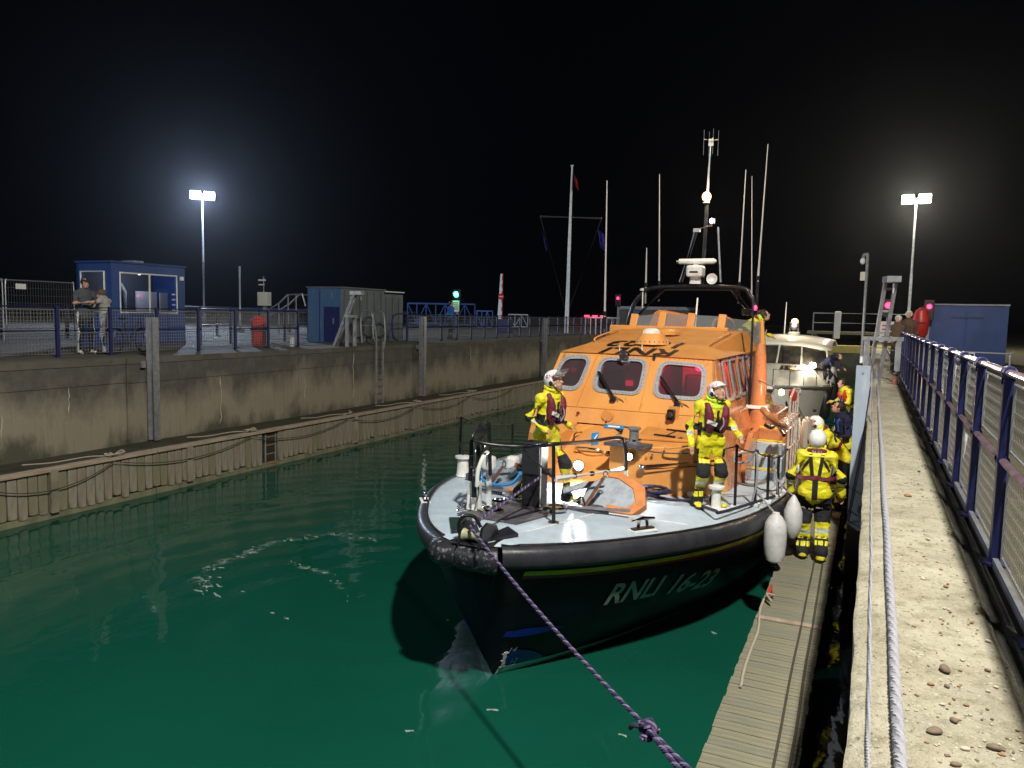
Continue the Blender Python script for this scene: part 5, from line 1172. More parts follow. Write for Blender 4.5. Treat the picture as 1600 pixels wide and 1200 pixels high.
# front details
c = V((.02, 4.97, 2.50)); c = V(bv(949, 650, 4.95)); MB().lathe([(.0, -.1), (.10, -.1), (.105, -.02), (.09, .02), (0, .02)], c, Matrix.Rotation(R(90), 3, 'X'), 18).build('front_vent', M['orange'], LB, True); MB().cyl(c+V((.02, -.10, -.06)), c+V((.02, -.12, -.10)), .018, n=8).build('vent_tap', M['steel'], LB)
c = bv(1049, 648, 4.96); hn = MB().box(c, (.12, .12, .17)).build('horn_bracket', M['black'], LB, bevel=.015); MB().lathe([(.045, 0), (.04, .04), (.02, .05)], c+V((.0, -.07, .0)), Matrix.Rotation(R(90), 3, 'X'), 14).build('lens', M['glass_dark'], hn); MB().box(c+V((.03, .05, .0)), (.16, .05, .26)).build('plate', M['orange'], hn)
c = bv(904, 645, 4.97); MB().cyl(c, c+V((0, -.05, 0)), .022, n=8).build('lamp_stub', M['red_line'], LB)
# deck floodlights
for (x, y, v, r) in ((905, 727, 4.0, .085), (984, 713, 3.88, .055)):
    c = bv(x, y, v); dl = MB().lathe([(r*.55, -.1), (r, -.02), (r*1.05, .02), (r*.9, .03)], c, Matrix.Rotation(R(80), 3, 'X'), 18).build('deck_lamp', M['steel'], LB, True)
    MB().ell(c+V((0, -.035, .0)), (r*.88, .02, r*.88), 14, 8).build('lamp_glass', M['lamp_deck'], dl, True)
    point('deck_light', c+V((0, -.10, .0)), (1.0, .96, .90), PW['deck']*(1 if r > .06 else .35), .05, 128, c+V((.05, -1.0, -.8)), .35, LB)
# boat-hook, eyes and bits on the right trunk facet
a, b = bv(1004, 728, 3.9), bv(1090, 722, 4.12); T('boat_hook', [a, b+V((.25, .25, .01))], .016, 'black'); T('boat_hook', [a+V((0, -.03, -.05)), b+V((.25, .2, -.05))], .012, 'black'); MB().ell(a+V((0, -.03, -.02)), (.06, .05, .05)).build('hook_head', M['steel'], LB, True)
a, b = bv(1040, 697, 4.0), bv(1095, 690, 4.1); T('grab_rail', curve_pts([a, a.lerp(b, .1)+V((0, -.08, -.03)), a.lerp(b, .9)+V((0, -.08, -.03)), b], 4), .014, 'orange')
for (x, y) in ((1010, 713), (1019, 711)): c = bv(x, y, 3.95); MB().ell(c, (.02, .02, .04 if x < 1015 else .02)).build('stud', M['steel' if x > 1015 else 'orange'], LB, True)
c = bv(1080, 772, 4.12); MB().lathe([(.03, -.02), (.055, 0), (.03, .02)], c+V((0, -.03, 0)), Matrix.Rotation(R(90), 3, 'X'), 14).build('fairlead_eye', M['white_paint'], LB, True)
T('diagonal_handrail', [bv(1100, 742, 4.6), bv(1160, 706, 6.0)], .026, 'white_paint')
# orange side column, its fittings, and the steps up to the after deck
cv = bu(1186, 600, 1.72).y
col_ = MB().lathe([(.15, 1.5), (.14, 2.4), (.135, 3.0), (.10, 3.55), (.06, 3.75)], (1.72, cv, 0), n=16).build('side_column', M['canvas_pink'], LB, True)
MB().box((1.72, cv, 2.62), (.36, .30, .06)).build('column_collar', M['white_paint'], col_); T('column_pipe', [V((1.60, cv-.16, 1.6)), V((1.58, cv-.12, 3.7)), V((1.55, cv, 4.6))], .02, 'black')
for du, dv_ in ((-.30, -.3), (-.42, -.7)): T('side_pipe', [V((1.72+du, cv+dv_, 2.0)), V((1.66+du, cv+dv_, 3.52))], .03, 'canvas_pink')
point('side_light', (2.25, cv-.55, 2.95), (1.0, .66, .42), PW['side'], .05, parent=LB)
lmp = MB().lathe([(.05, -.04), (.06, 0), (.04, .03)], (2.19, cv-.55, 2.95), Matrix.Rotation(R(90), 3, 'Y'), 12).build('side_lamp', M['lamp_mast'], LB, True); T('side_lamp_arm', [V((1.72, cv-.1, 3.1)), V((2.17, cv-.5, 2.98))], .014, 'galv')
sv = 6.35
for k in range(4):
    ust = .02*k
    st_ = MB().box((2.05, sv+.20*k+.6, 1.47+.21*k/2+.105-.05), (.46, 1.2, .21*(k+1))).build('step', M['deck'] if k < 3 else M['canvas_pink'], LB, bevel=.008)
    MB().box((2.05, sv+.20*k-.012+.0, 1.47+.21*(k+1)-.0), (.44, .03, .03)).build('step_nosing', M['yellow_line'], st_)
for k in range(4): pass
MB().box((1.9, sv+1.9, 2.28), (.62, 2.4, .06)).build('after_deck', M['canvas_pink'], LB)
MB().prism([(1.82, sv-.55, 1.48), (1.82, sv+.7, 1.48), (1.82, sv+.7, 2.28), (1.82, sv+.05, 2.26), (1.82, sv-.45, 1.95)], (-.08, 0, 0)).build('step_cheek', M['canvas_pink'], LB)
# right stanchions with wires and bases
stn = [((2.05, 3.84), (1150, 697)), ((2.26, 4.20), (1181, 705)), ((2.38, 4.52), (1201, 712)), ((2.45, 5.0), (1217, 713)), ((2.50, 5.5), (1228, 702))]
tops = []
for (u, v), (x, y) in stn:
    b = bv(x, y, v); b.x = u-.01; T('stanchion', [V((u, v, zs(v)+.02)), b], .02); MB().box((u, v, zs(v)+.035), (.12, .12, .05)).build('stanchion_base', M['white_paint'], LB, bevel=.01); tops.append(b)
    MB().ell(b, (.03,)*3, 8, 6).build('stanchion_cap', M['black'], LB, True)
for a, b in zip(tops, tops[1:]):
    T('guard_wire', sag(a, b, .03), .010, 'rope_dark', 5)
    m0, m1 = a.copy(), b.copy(); m0.z -= .5; m1.z -= .5; T('guard_wire', sag(m0, m1, .02), .010, 'rope_dark', 5)
T('guard_wire', sag(cR, tops[0], .10), .010, 'rope_dark', 6)
T('white_lashing', curve_pts([tops[1]+V((0, 0, .0)), tops[1]+V((-.25, -.02, -.06)), tops[1]+V((-.30, -.02, -.18)), tops[1]+V((-.12, -.03, -.16)), tops[1]+V((.0, -.03, -.02)), tops[1]+V((.02, -.04, -.45)), tops[1]+V((-.03, -.04, -.75))], 6), .016, 'rope_white')
T('white_lashing', curve_pts([tops[3]+V((0, 0, .02)), tops[3]+V((-.06, -.03, -.05)), tops[3]+V((.0, -.03, -.4)), tops[3]+V((.03, -.03, -.6))], 6), .014, 'rope_white')
# white folding boarding ladder, upright at the side
c0 = bu(1232, 720, 2.52); bv0 = c0.y
lad = MB(); zA, zB = 1.5, bv(1232, 622, bv0).z
bl = T('boarding_ladder', [V((2.50, bv0, zA)), V((2.50, bv0, zB)), V((2.52, bv0+.25, zB+.12))], .016, 'ladder_paint')
for k in range(3): T('ladder_bar', [V((2.52, bv0+.22+.28*k, zA+.1)), V((2.52, bv0+.22+.28*k, zB+.10-.02*k))], .012, 'ladder_paint', parent=bl)
for k in range(3): T('ladder_rung', [V((2.51, bv0, zA+.25+k*.45)), V((2.51, bv0+.8, zA+.25+k*.45))], .012, 'ladder_paint', parent=bl)
T('ladder_top', [V((2.50, bv0, zB)), V((2.52, bv0+.22, zB+.13)), V((2.52, bv0+.85, zB+.08))], .016, 'ladder_paint', parent=bl)
MB().lathe([(.05, 0), (.06, .04), (.06, .14), (.02, .18)], (2.5, bv0+.25, zB-.06), n=12).build('red_cover', M['red_plastic'], bl, True)
T('white_arm', curve_pts([bu(1192, 640, 2.2), bu(1200, 648, 2.3), bu(1214, 662, 2.4), bu(1228, 668, 2.45)], 4), .05, 'canvas_pink')
T('white_arm', [bu(1195, 652, 2.2), bu(1226, 664, 2.45)], .045, 'canvas_pink')
T('dark_hose', curve_pts([bu(1195, 664, 2.1), bu(1205, 668, 2.2), bu(1214, 664, 2.2), bu(1225, 680, 2.4)], 5), .03, 'black')
MB().box((1.5, cv+1.6, 2.35), (.9, 1.4, .12)).build('after_hatch', M['canvas_pink'], LB, bevel=.03)
# ---- upper steering position
vS = 8.25
zc0 = bv(1060, 517, vS).z; up_posts = [(993, 491), (1037, 488), (1082, 490), (1130, 492)]
cs = MB(); L_, R_ = bv(957, 522, vS), bv(1133, 528, vS)
MB().box(((L_.x+R_.x)/2, vS, zc0-.02), (R_.x-L_.x+.1, .12, .22)).build('screen_coaming', M['orange'], LB, bevel=.02)
pp = []
for x, y in up_posts:
    b = bv(x, y, vS+.12); a = V((b.x-.03, vS, zc0-.1)); MB().bar(a, b, .15, .09, up=V((0, 1, 0))).build('screen_post', M['orange'], LB, bevel=.01); pp.append((a, b))
for (a0, b0), (a1, b1) in zip(pp, pp[1:]):
    q = [a0+V((.08, 0, .18)), a1+V((-.08, 0, .18)), b1+V((-.08, 0, -.03)), b0+V((.08, 0, -.03))]; MB().prism(q, V((0, .012, 0))).build('wind_screen', M['perspex'], LB)
MB().prism([pp[-1][0]+V((.07, 0, .0)), V((1.45, vS+.9, ZR+.1)), V((1.40, vS+.9, pp[-1][1].z-.12)), pp[-1][1]+V((.06, 0, -.06))], V((-.03, 0, 0))).build('wind_screen', M['perspex'], LB)
MB().bar(V((1.46, vS+.9, ZR+.0)), V((1.38, vS+.95, pp[-1][1].z-.10)), .12, .10).build('screen_post', M['orange'], LB, bevel=.01)
MB().prism([pp[-1][0]+V((.05, 0, -.12)), V((1.45, vS+1.0, ZR-.05)), V((1.45, vS+1.0, ZR+.16)), pp[-1][0]+V((.05, 0, .1))], V((-.05, 0, 0))).build('screen_coaming', M['orange'], LB)
MB().prism([pp[0][0]+V((.12, .5, .0)), pp[2][0]+V((-.2, .5, .02)), pp[1][0]+V((.4, .5, .42)), pp[1][0]+V((-.2, .5, .52)), pp[0][0]+V((.3, .5, .46))], V((0, .5, 0))).build('helm_console', M['anchor_orange'], LB, bevel=.03)
MB().tube([V((.75+.22*math.cos(a), vS+.45, zc0+.12+.22*math.sin(a)*.8)) for a in np.linspace(0, 6.28, 18, endpoint=False)], .018, 6, closed=True).build('wheel_rim', M['anchor_orange'], LB)
MB().box((-.1, VA+.9, 3.0), (2.4, 1.8, .1)).build('upper_deck', M['orange_roof'], LB); MB().box((-.2, 13, 1.75), (2.4, 5.4, .1)).build('after_deck', M['orange_roof'], LB)
MB().box((-.25, VA+1.9, 3.1), (2.1, .1, 1.5)).build('upper_rear', M['orange'], LB)
T('white_stay', [bv(1086, 512, vS+.6), bv(1090, 466, vS+1.6)], .016, 'white_paint')
# ---- black arch, radar, mast, lamps, aerials
vG = 10.2
def g(x, y, dv_=0): return bv(x, y, vG+dv_)
arch = MB()
for dv_ in (0, .55):
    pts = curve_pts([g(975, 545, dv_), g(985, 492, dv_), g(1000, 462, dv_), g(1030, 449, dv_), g(1150, 449, dv_), g(1172, 462, dv_), g(1184, 490, dv_), g(1190, 540, dv_)], 6); arch.tube(pts, .05, 10)
arch_o = arch.build('radar_arch', M['black'], LB, True)
MB().prism([g(1030, 447), g(1150, 447), g(1150, 453), g(1030, 453)], V((0, .55, 0))).build('arch_platform', M['black'], arch_o)
for (x0, y0, x1, y1) in ((1040, 449, 990, 500), (1145, 452, 1186, 500)): T('arch_brace', [g(x0, y0), g(x1, y1)], .04, parent=arch_o)
rc = g(1087, 424); ra = MB().box(rc, (.36, .34, .26)).build('radar_scanner', M['white_paint'], LB, bevel=.05); MB().cyl(rc+V((0, 0, -.28)), rc+V((0, 0, -.1)), .13, n=12).build('pedestal', M['white_paint'], ra)
rb = g(1088, 408.5); MB().tube([rb+V((-.44, 0, 0)), rb+V((-.38, 0, 0)), rb+V((.38, 0, 0)), rb+V((.44, 0, 0))], [.03, .062, .062, .03], 12).build('radar_bar', M['white_paint'], ra, True); MB().cyl(rc+V((0, 0, .1)), rb, .06, n=10).build('radar_neck', M['white_paint'], ra)
MB().box(rc+V((0, -.18, -.02)), (.18, .02, .03)).build('radar_slot', M['black'], ra)
hc_ = g(1113.5, 436); hr = MB().lathe([(.02, .1), (.04, .02), (.11, -.06), (.12, -.08), (.10, -.075), (.03, -.01), (0, -.01)], hc_, Matrix.Rotation(R(-90), 3, 'X'), 18).build('loudhailer', M['white_paint'], LB, True); MB().cyl(hc_+V((0, .1, -.02)), hc_+V((-.05, .1, -.16)), .02, n=6).build('bracket', M['black'], hr)
lm = g(1105, 308, .3)
for a in ((1097, 447), (1100, 445)): pass
T('mast', [g(1097, 447, .3), g(1104, 330, .3), lm], .045); T('mast_leg', [g(1062, 441, .2), g(1086, 362, .3)], .022, 'galv'); T('mast_leg', [g(1066, 441, .2), g(1090, 360, .3)], .018, 'galv'); T('mast_leg', [g(1126, 441, .4), g(1122, 355, .4)], .02, 'galv')
T('spreader', [g(1086, 360, .3), g(1112, 352, .3)], .03, 'galv'); MB().box(g(1089, 360, .25), (.14, .12, .08)).build('nav_lamp', M['galv'], LB)
ml = MB().ell(lm+V((0, -.06, 0)), (.10, .10, .11)).build('mast_lamp', M['lamp_mast'], LB, True); point('mast_light', lm+V((.1, -.25, 0)), (1.0, .70, .40), PW['mast'], .08, parent=LB)
MB().cyl(lm+V((0, -.06, -.14)), lm+V((0, -.06, -.08)), .08, n=10).build('lamp_base', M['galv'], ml)
bl2 = g(1112, 345, .2); MB().ell(bl2, (.05, .05, .055)).build('work_lamp', M['lamp_blue'], LB, True); MB().box(bl2+V((0, .06, 0)), (.10, .08, .12)).build('work_lamp_case', M['black'], LB)
T('top_pole', [lm, g(1108, 260, .3), g(1110.5, 224, .3)], [.03, .02, .02], 'galv')
tpz = g(1111, 222, .3); df = MB().cyl(tpz+V((0, 0, -.08)), tpz+V((0, 0, .06)), .055, n=10).build('direction_finder', M['white_paint'], LB, True)
for a in np.linspace(0, 6.28, 4, endpoint=False):
    e = tpz+V((.16*math.cos(a+.5), .16*math.sin(a+.5), .06)); T('finder_arm', [tpz+V((0, 0, .04)), e], .012, 'white_paint', 6, df); T('finder_rod', [e-V((0, 0, .35)), e+V((0, 0, .2))], .003, 'galv', 5, df)
for (x0, y0, x1, y1, r, dv_) in ((945, 495, 948.5, 282, .028, -1.2), (1009, 450, 1010.5, 387, .026, -.2), (1030, 447, 1030.5, 272, .022, .2), (1155, 449, 1165.5, 265, .022, .1), (1174.5, 468, 1175, 275, .016, .2), (1184, 440, 1200, 225, .024, .1)):
    a, b = g(x0, y0, dv_), g(x1, y1, dv_); ao = T('whip_aerial', [a, a.lerp(b, .12), b], [r*1.0, r*.8, r*.35], 'aerial', 8); MB().cyl(a-V((0, 0, .35)), a+V((0, 0, .12)), r*1.5, n=8).build('aerial_base', M['black'], ao)
    if x0 == 945: T('aerial_pole', [V((a.x, a.y, 2.5)), a], .04, 'black', 8, ao)
    if x0 == 1184: T('aerial_pole', [g(1178, 560, .1), a], .035, 'black', 8, ao)
wa = g(1005, 450, -.1); MB().lathe([(.02, -.45), (.02, -.08), (.075, -.06), (.08, -.02), (0, 0)], wa, n=12).build('satellite_dome', M['white_paint'], LB, True)
rn = g(1180, 481, -.3); nl = MB().ell(rn, (.04, .04, .055)).build('red_nav_lamp', M['lamp_red'], LB, True); point('nav_light', rn+V((.0, -.15, 0)), (1, .02, .2), PW['red']*.5, .04, parent=LB)
# after-deck floodlight under the arch, shining aft
al = V((.75, vG+.9, 4.35)); ao = MB().box(al, (.22, .12, .16)).build('after_lamp', M['black'], LB, bevel=.015); MB().box(al+V((0, .066, 0)), (.18, .01, .12)).build('lamp_glass', M['lamp_deck'], ao); T('after_lamp_arm', [al, g(1140, 452, .5)], .016, parent=ao)
point('after_light', al+V((.05, .2, 0)), (1.0, .93, .80), PW['aft'], .06, 150, al+V((.6, 6, -2.4)), .6, LB)
# ================================================================== LOOSE GEAR ON THE LIFEBOAT
def wl(p): return tow(p)
def deckpt(x, y, up=0):
    q = bz(x, y, 1.62)
    for _ in range(4): q = bz(x, y, dz(q.x, q.y)+up)
    return q
def anchor(label, x, y, rz, s=1.0, blue=False):
    q = deckpt(x, y); t = thing('deck_anchor', label, 'anchor', wl(q), rz, 'anchors on the foredeck')
    # broad fluke plate leaning back, orange edge rim below, shank and stock
    Mx = Matrix.Rotation(R(-38), 3, 'X')
    out = [(-.36, .02), (-.30, .30), (-.08, .47), (.10, .44), (.33, .30), (.40, .10), (.30, -.04), (-.05, -.02)]
    fl = MB().prism([Mx @ V((a*s, .0, b*s+.06)) for a, b in out], Mx @ V((0, .03, 0))).build('fluke', M['anchor_grey'], t, bevel=.006)
    rim = [(-.02, -.05), (.34, -.07), (.50, .08), (.46, .34), (.18, .50), (-.10, .52), (-.08, .45), (.10, .43), (.31, .30), (.36, .12), (.27, .02), (.0, .05)]
    MB().prism([Mx @ V((a*s, -.015, b*s+.06)) for a, b in rim], Mx @ V((.01, .12, -.01))).build('fluke_rim', M['anchor_orange'], t, bevel=.008)
    MB().prism([V((-.52*s, -.10, .012)), V((-.2*s, -.22, .012)), V((.06*s, -.14, .012)), V((-.05*s, .0, .05)), V((-.3*s, .06, .05))], V((0, 0, .03))).build('lower_fluke', M['deck_dark'], t)
    MB().prism([Mx @ V((a*s, -.05, b*s+.06)) for a, b in ((-.62, .20), (-.34, .33), (-.12, .36), (-.06, .30), (-.38, .22), (-.60, .13))], Mx @ V((0, .03, 0))).build('upper_fluke', M['anchor_grey'], t, bevel=.006)
    MB().bar(V((-.40, -.12, .06)), V((.34, -.22, .10)), .05, .03).build('shank', M['galv_dull'], t); MB().bar(V((-.26, -.10, .08)), V((-.04, -.02, .46*s)), .05, .035).build('shank', M['rust_paint'], t)
    MB().tube([V((-.02+.03*math.cos(a), -.02, .50*s+.04*math.sin(a))) for a in np.linspace(0, 6.28, 10, endpoint=False)], .009, 6, closed=True).build('shackle', M['steel'], t)
    MB().tube(curve_pts([V((-.42, -.12, .1)), V((-.36, -.16, .16)), V((-.30, -.12, .2)), V((-.26, -.14, .10))], 5), .016, 6).build('chain', M['steel'], t, True)
    if blue:
        MB().tube(curve_pts([V((-.45, -.08, .35)), V((-.30, -.16, .18)), V((0, -.2, .16)), V((.25, -.14, .22)), V((.33, -.02, .42))], 6), .022, 8).build('strap', M['sticker'], t, True)
    return t
anchor('orange rimmed grey anchor lying in front of the deck floodlight', 947, 800, R(8), 1.0)
anchor('smaller orange and grey anchor with blue strap behind the bow frame', 790, 771, R(-14), .85, True)
# dark rope coil by the trunk
q = deckpt(1003, 776); t = thing('rope_coil', 'heap of dark navy mooring rope against the orange trunk', 'rope', wl(q)); rs = random.Random(4)
for k, (cx, cy, r, tl, zz) in enumerate(((-.12, -.04, .15, .10, .03), (.10, -.10, .14, -.12, .05), (.26, -.02, .13, .18, .05), (.0, .02, .12, .25, .10), (.20, -.08, .15, -.05, .10), (-.2, .03, .11, .3, .08))):
    pts = [V((cx+r*1.25*math.cos(a), cy+r*.85*math.sin(a), zz+tl*r*math.sin(a+k)+.008*a)) for a in np.linspace(k, k+6.6, 18)]
    strand_rope(pts, .025, .12, [M['rope_navy']], 'rope_loop', t, n=5, step=.03)
o = MB().tube(curve_pts([wl(deckpt(1010, 772, .03)), wl(deckpt(1030, 777, .03)), wl(deckpt(1050, 781, .02)), wl(deckpt(1075, 783, .02)), wl(deckpt(1100, 792, .06)), wl(deckpt(1118, 798, .12)), wl(deckpt(1128, 800, .10)), wl(V((2.3, 4.4, zs(4.4)+.06))), wl(V((2.42, 4.9, zs(4.9)+.05)))], 6), .022, 8).build('deck_line', M['rope_navy'], None, True); tag(o, 'dark line led across the deck from the coil to the white bollard', 'rope')
# bow mooring rope
M['rope_purple'] = mat('purple_rope_strand', (.060, .038, .11), .7); M['rope_pale'] = mat('pale_lilac_rope_strand', (.17, .13, .25), .7)
a = wl(V((.06, -.06, 1.93))); kn = aty(1012, 1138, 4.9); e = aty(1120, 1250, 4.15)
rpth = sag(a, kn, .06, 20)
o = strand_rope([wl(V((-.05, 1.9, 2.1))), wl(V((0.0, .5, 1.96)))]+rpth, .017, .10, [M['rope_navy'], M['rope_purple'], M['rope_pale']], 'mooring_rope', n=5)
tag(o, 'purple braided mooring rope running from the lifeboat bow towards the viewer', 'rope')
for dx, i in ((-.035, 0), (.035, 1)):
    strand_rope([kn, kn.lerp(e, .5)+V((dx, 0, -.02)), e+V((dx*2.2, 0, 0))], .019, .11, [M['rope_navy'], M['rope_purple'], M['rope_pale']], 'rope_tail', o, n=5)
pts = [kn+V((.05*math.sin(k*1.9)+.015*math.sin(k*.7), .05*math.cos(k*2.3), .045*math.cos(k*1.3)-.005*k*.3)) for k in range(15)]
strand_rope(curve_pts(pts, 5), .019, .10, [M['rope_navy'], M['rope_purple'], M['rope_pale']], 'knot', o, n=5)
MB().tube(curve_pts([kn, kn+V((-.09, -.02, .01)), kn+V((-.12, 0, -.03))], 4), .016, 6).build('rope_end', M['rope_navy'], o)
# white fenders
def fender(label, top, h, r, lean=(0, 0), name='boat_fender', rope_to=None, prof=None):
    top = V(top); t = thing(name, label, 'fender', top-V((0, 0, h)), group='white boat fenders')
    pr = prof or [(.01, 0), (.035, .0), (.045, .05), (.12*r/.16, .09), (r*.93, .18), (r, .32), (r, h*.6), (r*.93, h*.80), (r*.55, h*.93), (.05, h*.97), (.045, h), (.0, h)]
    MB().lathe(pr, n=22).build('body', M['pvc_white'], t, True)
    MB().lathe([(.04, .0), (.06, .02), (.05, .05)], n=12).build('end_cap', M['navy_paint'], t, True)
    if rope_to is not None: MB().tube(sag(V((0, 0, h-.02)), V(rope_to)-(top-V((0, 0, h))), .03, 6), .012, 6).build('lanyard', M['rope_white'], t, True)
    return t
fb_ = bu(1211, 872, 2.72); f1 = wl(V((2.62, 3.72, bv(1206, 800, 3.72).z)))
fender('big white cylindrical fender hanging from the lifeboat beside the pontoon', f1, .74, .15, rope_to=wl(tops[1])-V((0, 0, .5)))
f2 = wl(V((2.76, 4.35, bv(1237, 772, 4.35).z))); fender('white pear shaped fender by the hand of the crew member on the pontoon', f2, .62, .13, rope_to=wl(tops[3])-V((0, 0, .35)), prof=[(.0, 0), (.05, .0), (.10, .08), (.13, .22), (.125, .38), (.08, .50), (.03, .59), (.0, .62)])
f3 = aty(1266, 668, 14.8); fender('round white buoy fender hanging beyond the boarding ladder', f3, .52, .2, rope_to=wl(V((2.5, bv0+.6, 2.9))), prof=[(.0, 0), (.10, .03), (.19, .12), (.20, .24), (.15, .36), (.06, .45), (.03, .5), (.0, .52)])
t = thing('kit_bag', 'pale kit bag hung on the boarding ladder side', 'bag', wl(V((2.62, bv0+1.3, 2.0))))
MB().loft([[V((.10*math.cos(a)*s, .20*math.sin(a)*s, z)) for a in np.linspace(0, 6.28, 10, endpoint=False)] for z, s in ((0, .5), (.06, 1), (.3, 1.05), (.5, .8), (.56, .3))]).build('sack', M['rope_tan'], t, True)
# ================================================================== MOTOR CRUISER BEHIND
CO = V((-2.85, 24.2, 0)); CR = thing('motor_cruiser', 'cream motor cruiser with lit searchlight moored behind the lifeboat', 'motor boat', CO)
cb = [(0, .05), (.3, .45), (.8, .85), (1.6, 1.25), (2.6, 1.55), (4, 1.75), (9, 1.75)]; cz = [(0, 2.2), (2, 2.1), (5, 1.95), (9, 1.85)]
def chb(v, s): return bq(cb, v)*(.78+.22*max(0, s)) if s > 0 else bq(cb, v)*.74
rows = []
for s in (-.2, 0, .2, .45, .7, .9, 1.0):
    v0 = .9*(1-max(0, s)); r_ = [V((chb(x, s), v0+x, s*lerp(cz, x))) for x in (0, .1, .3, .6, 1, 1.6, 2.4, 3.4, 5, 8)]
    rows.append(list(reversed(r_))+[V((-p.x, p.y, p.z)) for p in r_])
MB().loft(rows, ring_closed=False).build('hull', M['hull_grey'], CR, True)
rows = []
for v in (0, .3, .8, 1.4, 2.1, 2.9, 3.4): b = bq(cb, v)-.03; up = .70*max(0, min(1, (v-.4)/2.5)); rows.append([V((b*u, v, lerp(cz, v)+.02+(up*(1-max(0, abs(u)-.55)/.45) if abs(u) < 1 else 0))) for u in (-1, -.86, -.6, 0, .6, .86, 1)])
MB().loft(rows, ring_closed=False).build('foredeck', M['cream'], CR, True)
rub = [V((s*(bq(cb, v)+.02), v, lerp(cz, v)-.03)) for s, vs_ in ((1, (8, 5, 3.4, 2.4, 1.6, 1, .6, .3, .1)), (-1, (.1, .3, .6, 1, 1.6, 2.4, 3.4, 5, 8))) for v in vs_]
MB().tube(rub, .035, 8).build('rubbing_strake', M['galv_dull'], CR, True)
MB().prism([(1.70, 3.7, 1.9), (1.70, 8.5, 1.85), (1.6, 8.5, 2.4), (1.58, 3.9, 2.5)], (-3.3, 0, 0)).build('coaming', M['cream'], CR)
# raked windscreen, in two panes with pillars, and hardtop
ws = [V((-1.55, 3.45, 2.55)), V((-.75, 2.85, 2.74)), V((0, 2.7, 2.76)), V((.75, 2.85, 2.74)), V((1.55, 3.45, 2.55))]; wt = [V((-1.45, 4.0, 3.25)), V((-.7, 3.55, 3.36)), V((0, 3.45, 3.38)), V((.7, 3.55, 3.36)), V((1.45, 4.0, 3.25))]
M['glass_cruiser'] = mat('dark_wet_windscreen', (.03, .028, .03), .06, col2=(.10, .085, .06), sc1=2, ior=1.5)
for i in range(4): MB().prism([ws[i], ws[i+1], wt[i+1], wt[i]], V((0, .03, 0))).build('windscreen', M['glass_cruiser'], CR)
for a, b in zip(ws, wt): MB().tube([a, b], .03, 6).build('pillar', M['cream'], CR)
for s in (1, -1): MB().prism([V((s*1.55, 3.45, 2.55)), V((s*1.6, 7.5, 2.45)), V((s*1.5, 7.2, 3.2)), V((s*1.45, 4.0, 3.25))], V((-s*.03, 0, 0))).build('side_glass', M['glass_cruiser'], CR)
rows = []
for v, z in ((3.35, 3.40), (3.6, 3.52), (4.4, 3.66), (6, 3.68), (7.6, 3.5)): rows.append([V((u*1.62, v+.62*u*u, z-.20*u*u)) for u in (-1, -.8, -.4, 0, .4, .8, 1)])
o = MB().loft(rows, ring_closed=False).build('hardtop', M['cream'], CR, True); sd = o.modifiers.new('thick', 'SOLIDIFY'); sd.thickness = .10
MB().box((.45, 1.9, 2.66), (.5, .5, .03), M=Matrix.Rotation(R(12), 3, 'X')).build('deck_hatch', M['glass_cruiser'], CR, bevel=.01)
MB().tube([ws[2]+V((.2, -.05, .02)), wt[2]+V((.1, -.08, -.05))], .012, 6).build('wiper', M['black'], CR)
for s in (1, -1):
    pts = [V((s*(bq(cb, v)-.06), v, lerp(cz, v)+.5)) for v in (.15, .6, 1.2, 2, 3, 4)]; MB().tube(pts, .014, 6).build('guard_rail', M['black'], CR, True)
    for p in pts: MB().tube([p, p-V((0, 0, .48))], .012, 6).build('stanchion', M['black'], CR)
MB().box((.0, .0, 2.16), (.5, .5, .10)).build('bow_plate', M['white_paint'], CR, bevel=.02); MB().box((.75, .78, 2.02), (.5, .02, .14), R(40)).build('name_plate', M['white_paint'], CR)
for x in (-.1, .12): MB().bar((.6+x, .7, 1.75), (.68+x, .76, 1.5), .1, .06).build('anchor', M['black'], CR)
MB().ell((1.32, 1.72, 1.35), (.06, .1, .05)).build('porthole', M['glass_cruiser'], CR, True)
dp = aty(1240, 528, CO.y+4.6)-CO; MB().lathe([(.26, -.10), (.26, 0), (.2, .07), (.2, .2), (0, .22)], dp, n=16).build('radar_dome', M['cream'], CR, True)
MB().lathe([(.15, 0), (.15, .02), (.0, .02)], dp+V((.75, .2, -.05)), n=14).build('roof_vent', M['cream'], CR, True)
for s in (-.14, .14): MB().tube([dp+V((s, 0, .15)), dp+V((s, 0, .55))], .02, 6).build('lamp_cage', M['steel'], CR)
MB().ell(dp+V((0, 0, .40)), (.12, .12, .14)).build('horn', M['galv_dull'], CR, True)
lc = aty(1242, 502, CO.y+4.6)-CO; MB().ell(lc, (.11, .08, .10)).build('searchlight', M['lamp_mast'], CR, True); point('search_light', lc+V((0, -.25, .05)), (1.0, .82, .6), PW['cruiser']*1.5, .08, parent=CR)
hc2 = aty(1270, 571, CO.y+3.1)-CO; MB().ell(hc2, (.10, .06, .10)).build('deck_lamp', M['lamp_warm'], CR, True); point('deck_light', hc2+V((-.1, -.25, .1)), (1.0, .90, .66), PW['cruiser']*1.6, .2, parent=CR)
MB().tube([aty(1225, 530, CO.y+5)-CO, aty(1229, 472, CO.y+5)-CO], [.025, .012], 6).build('whip_aerial', M['white_paint'], CR)
MB().tube([aty(1190, 540, CO.y+7.5)-CO, aty(1198, 515, CO.y+7.5)-CO], .02, 6).build('flag_staff', M['white_paint'], CR)
limp_flag('red flag drooping on the stern staff of the cream motor cruiser', [aty(1198-i*1.0, 517+i*3.5, CO.y+7.5) for i in range(5)], -.22, M['flag_red'])
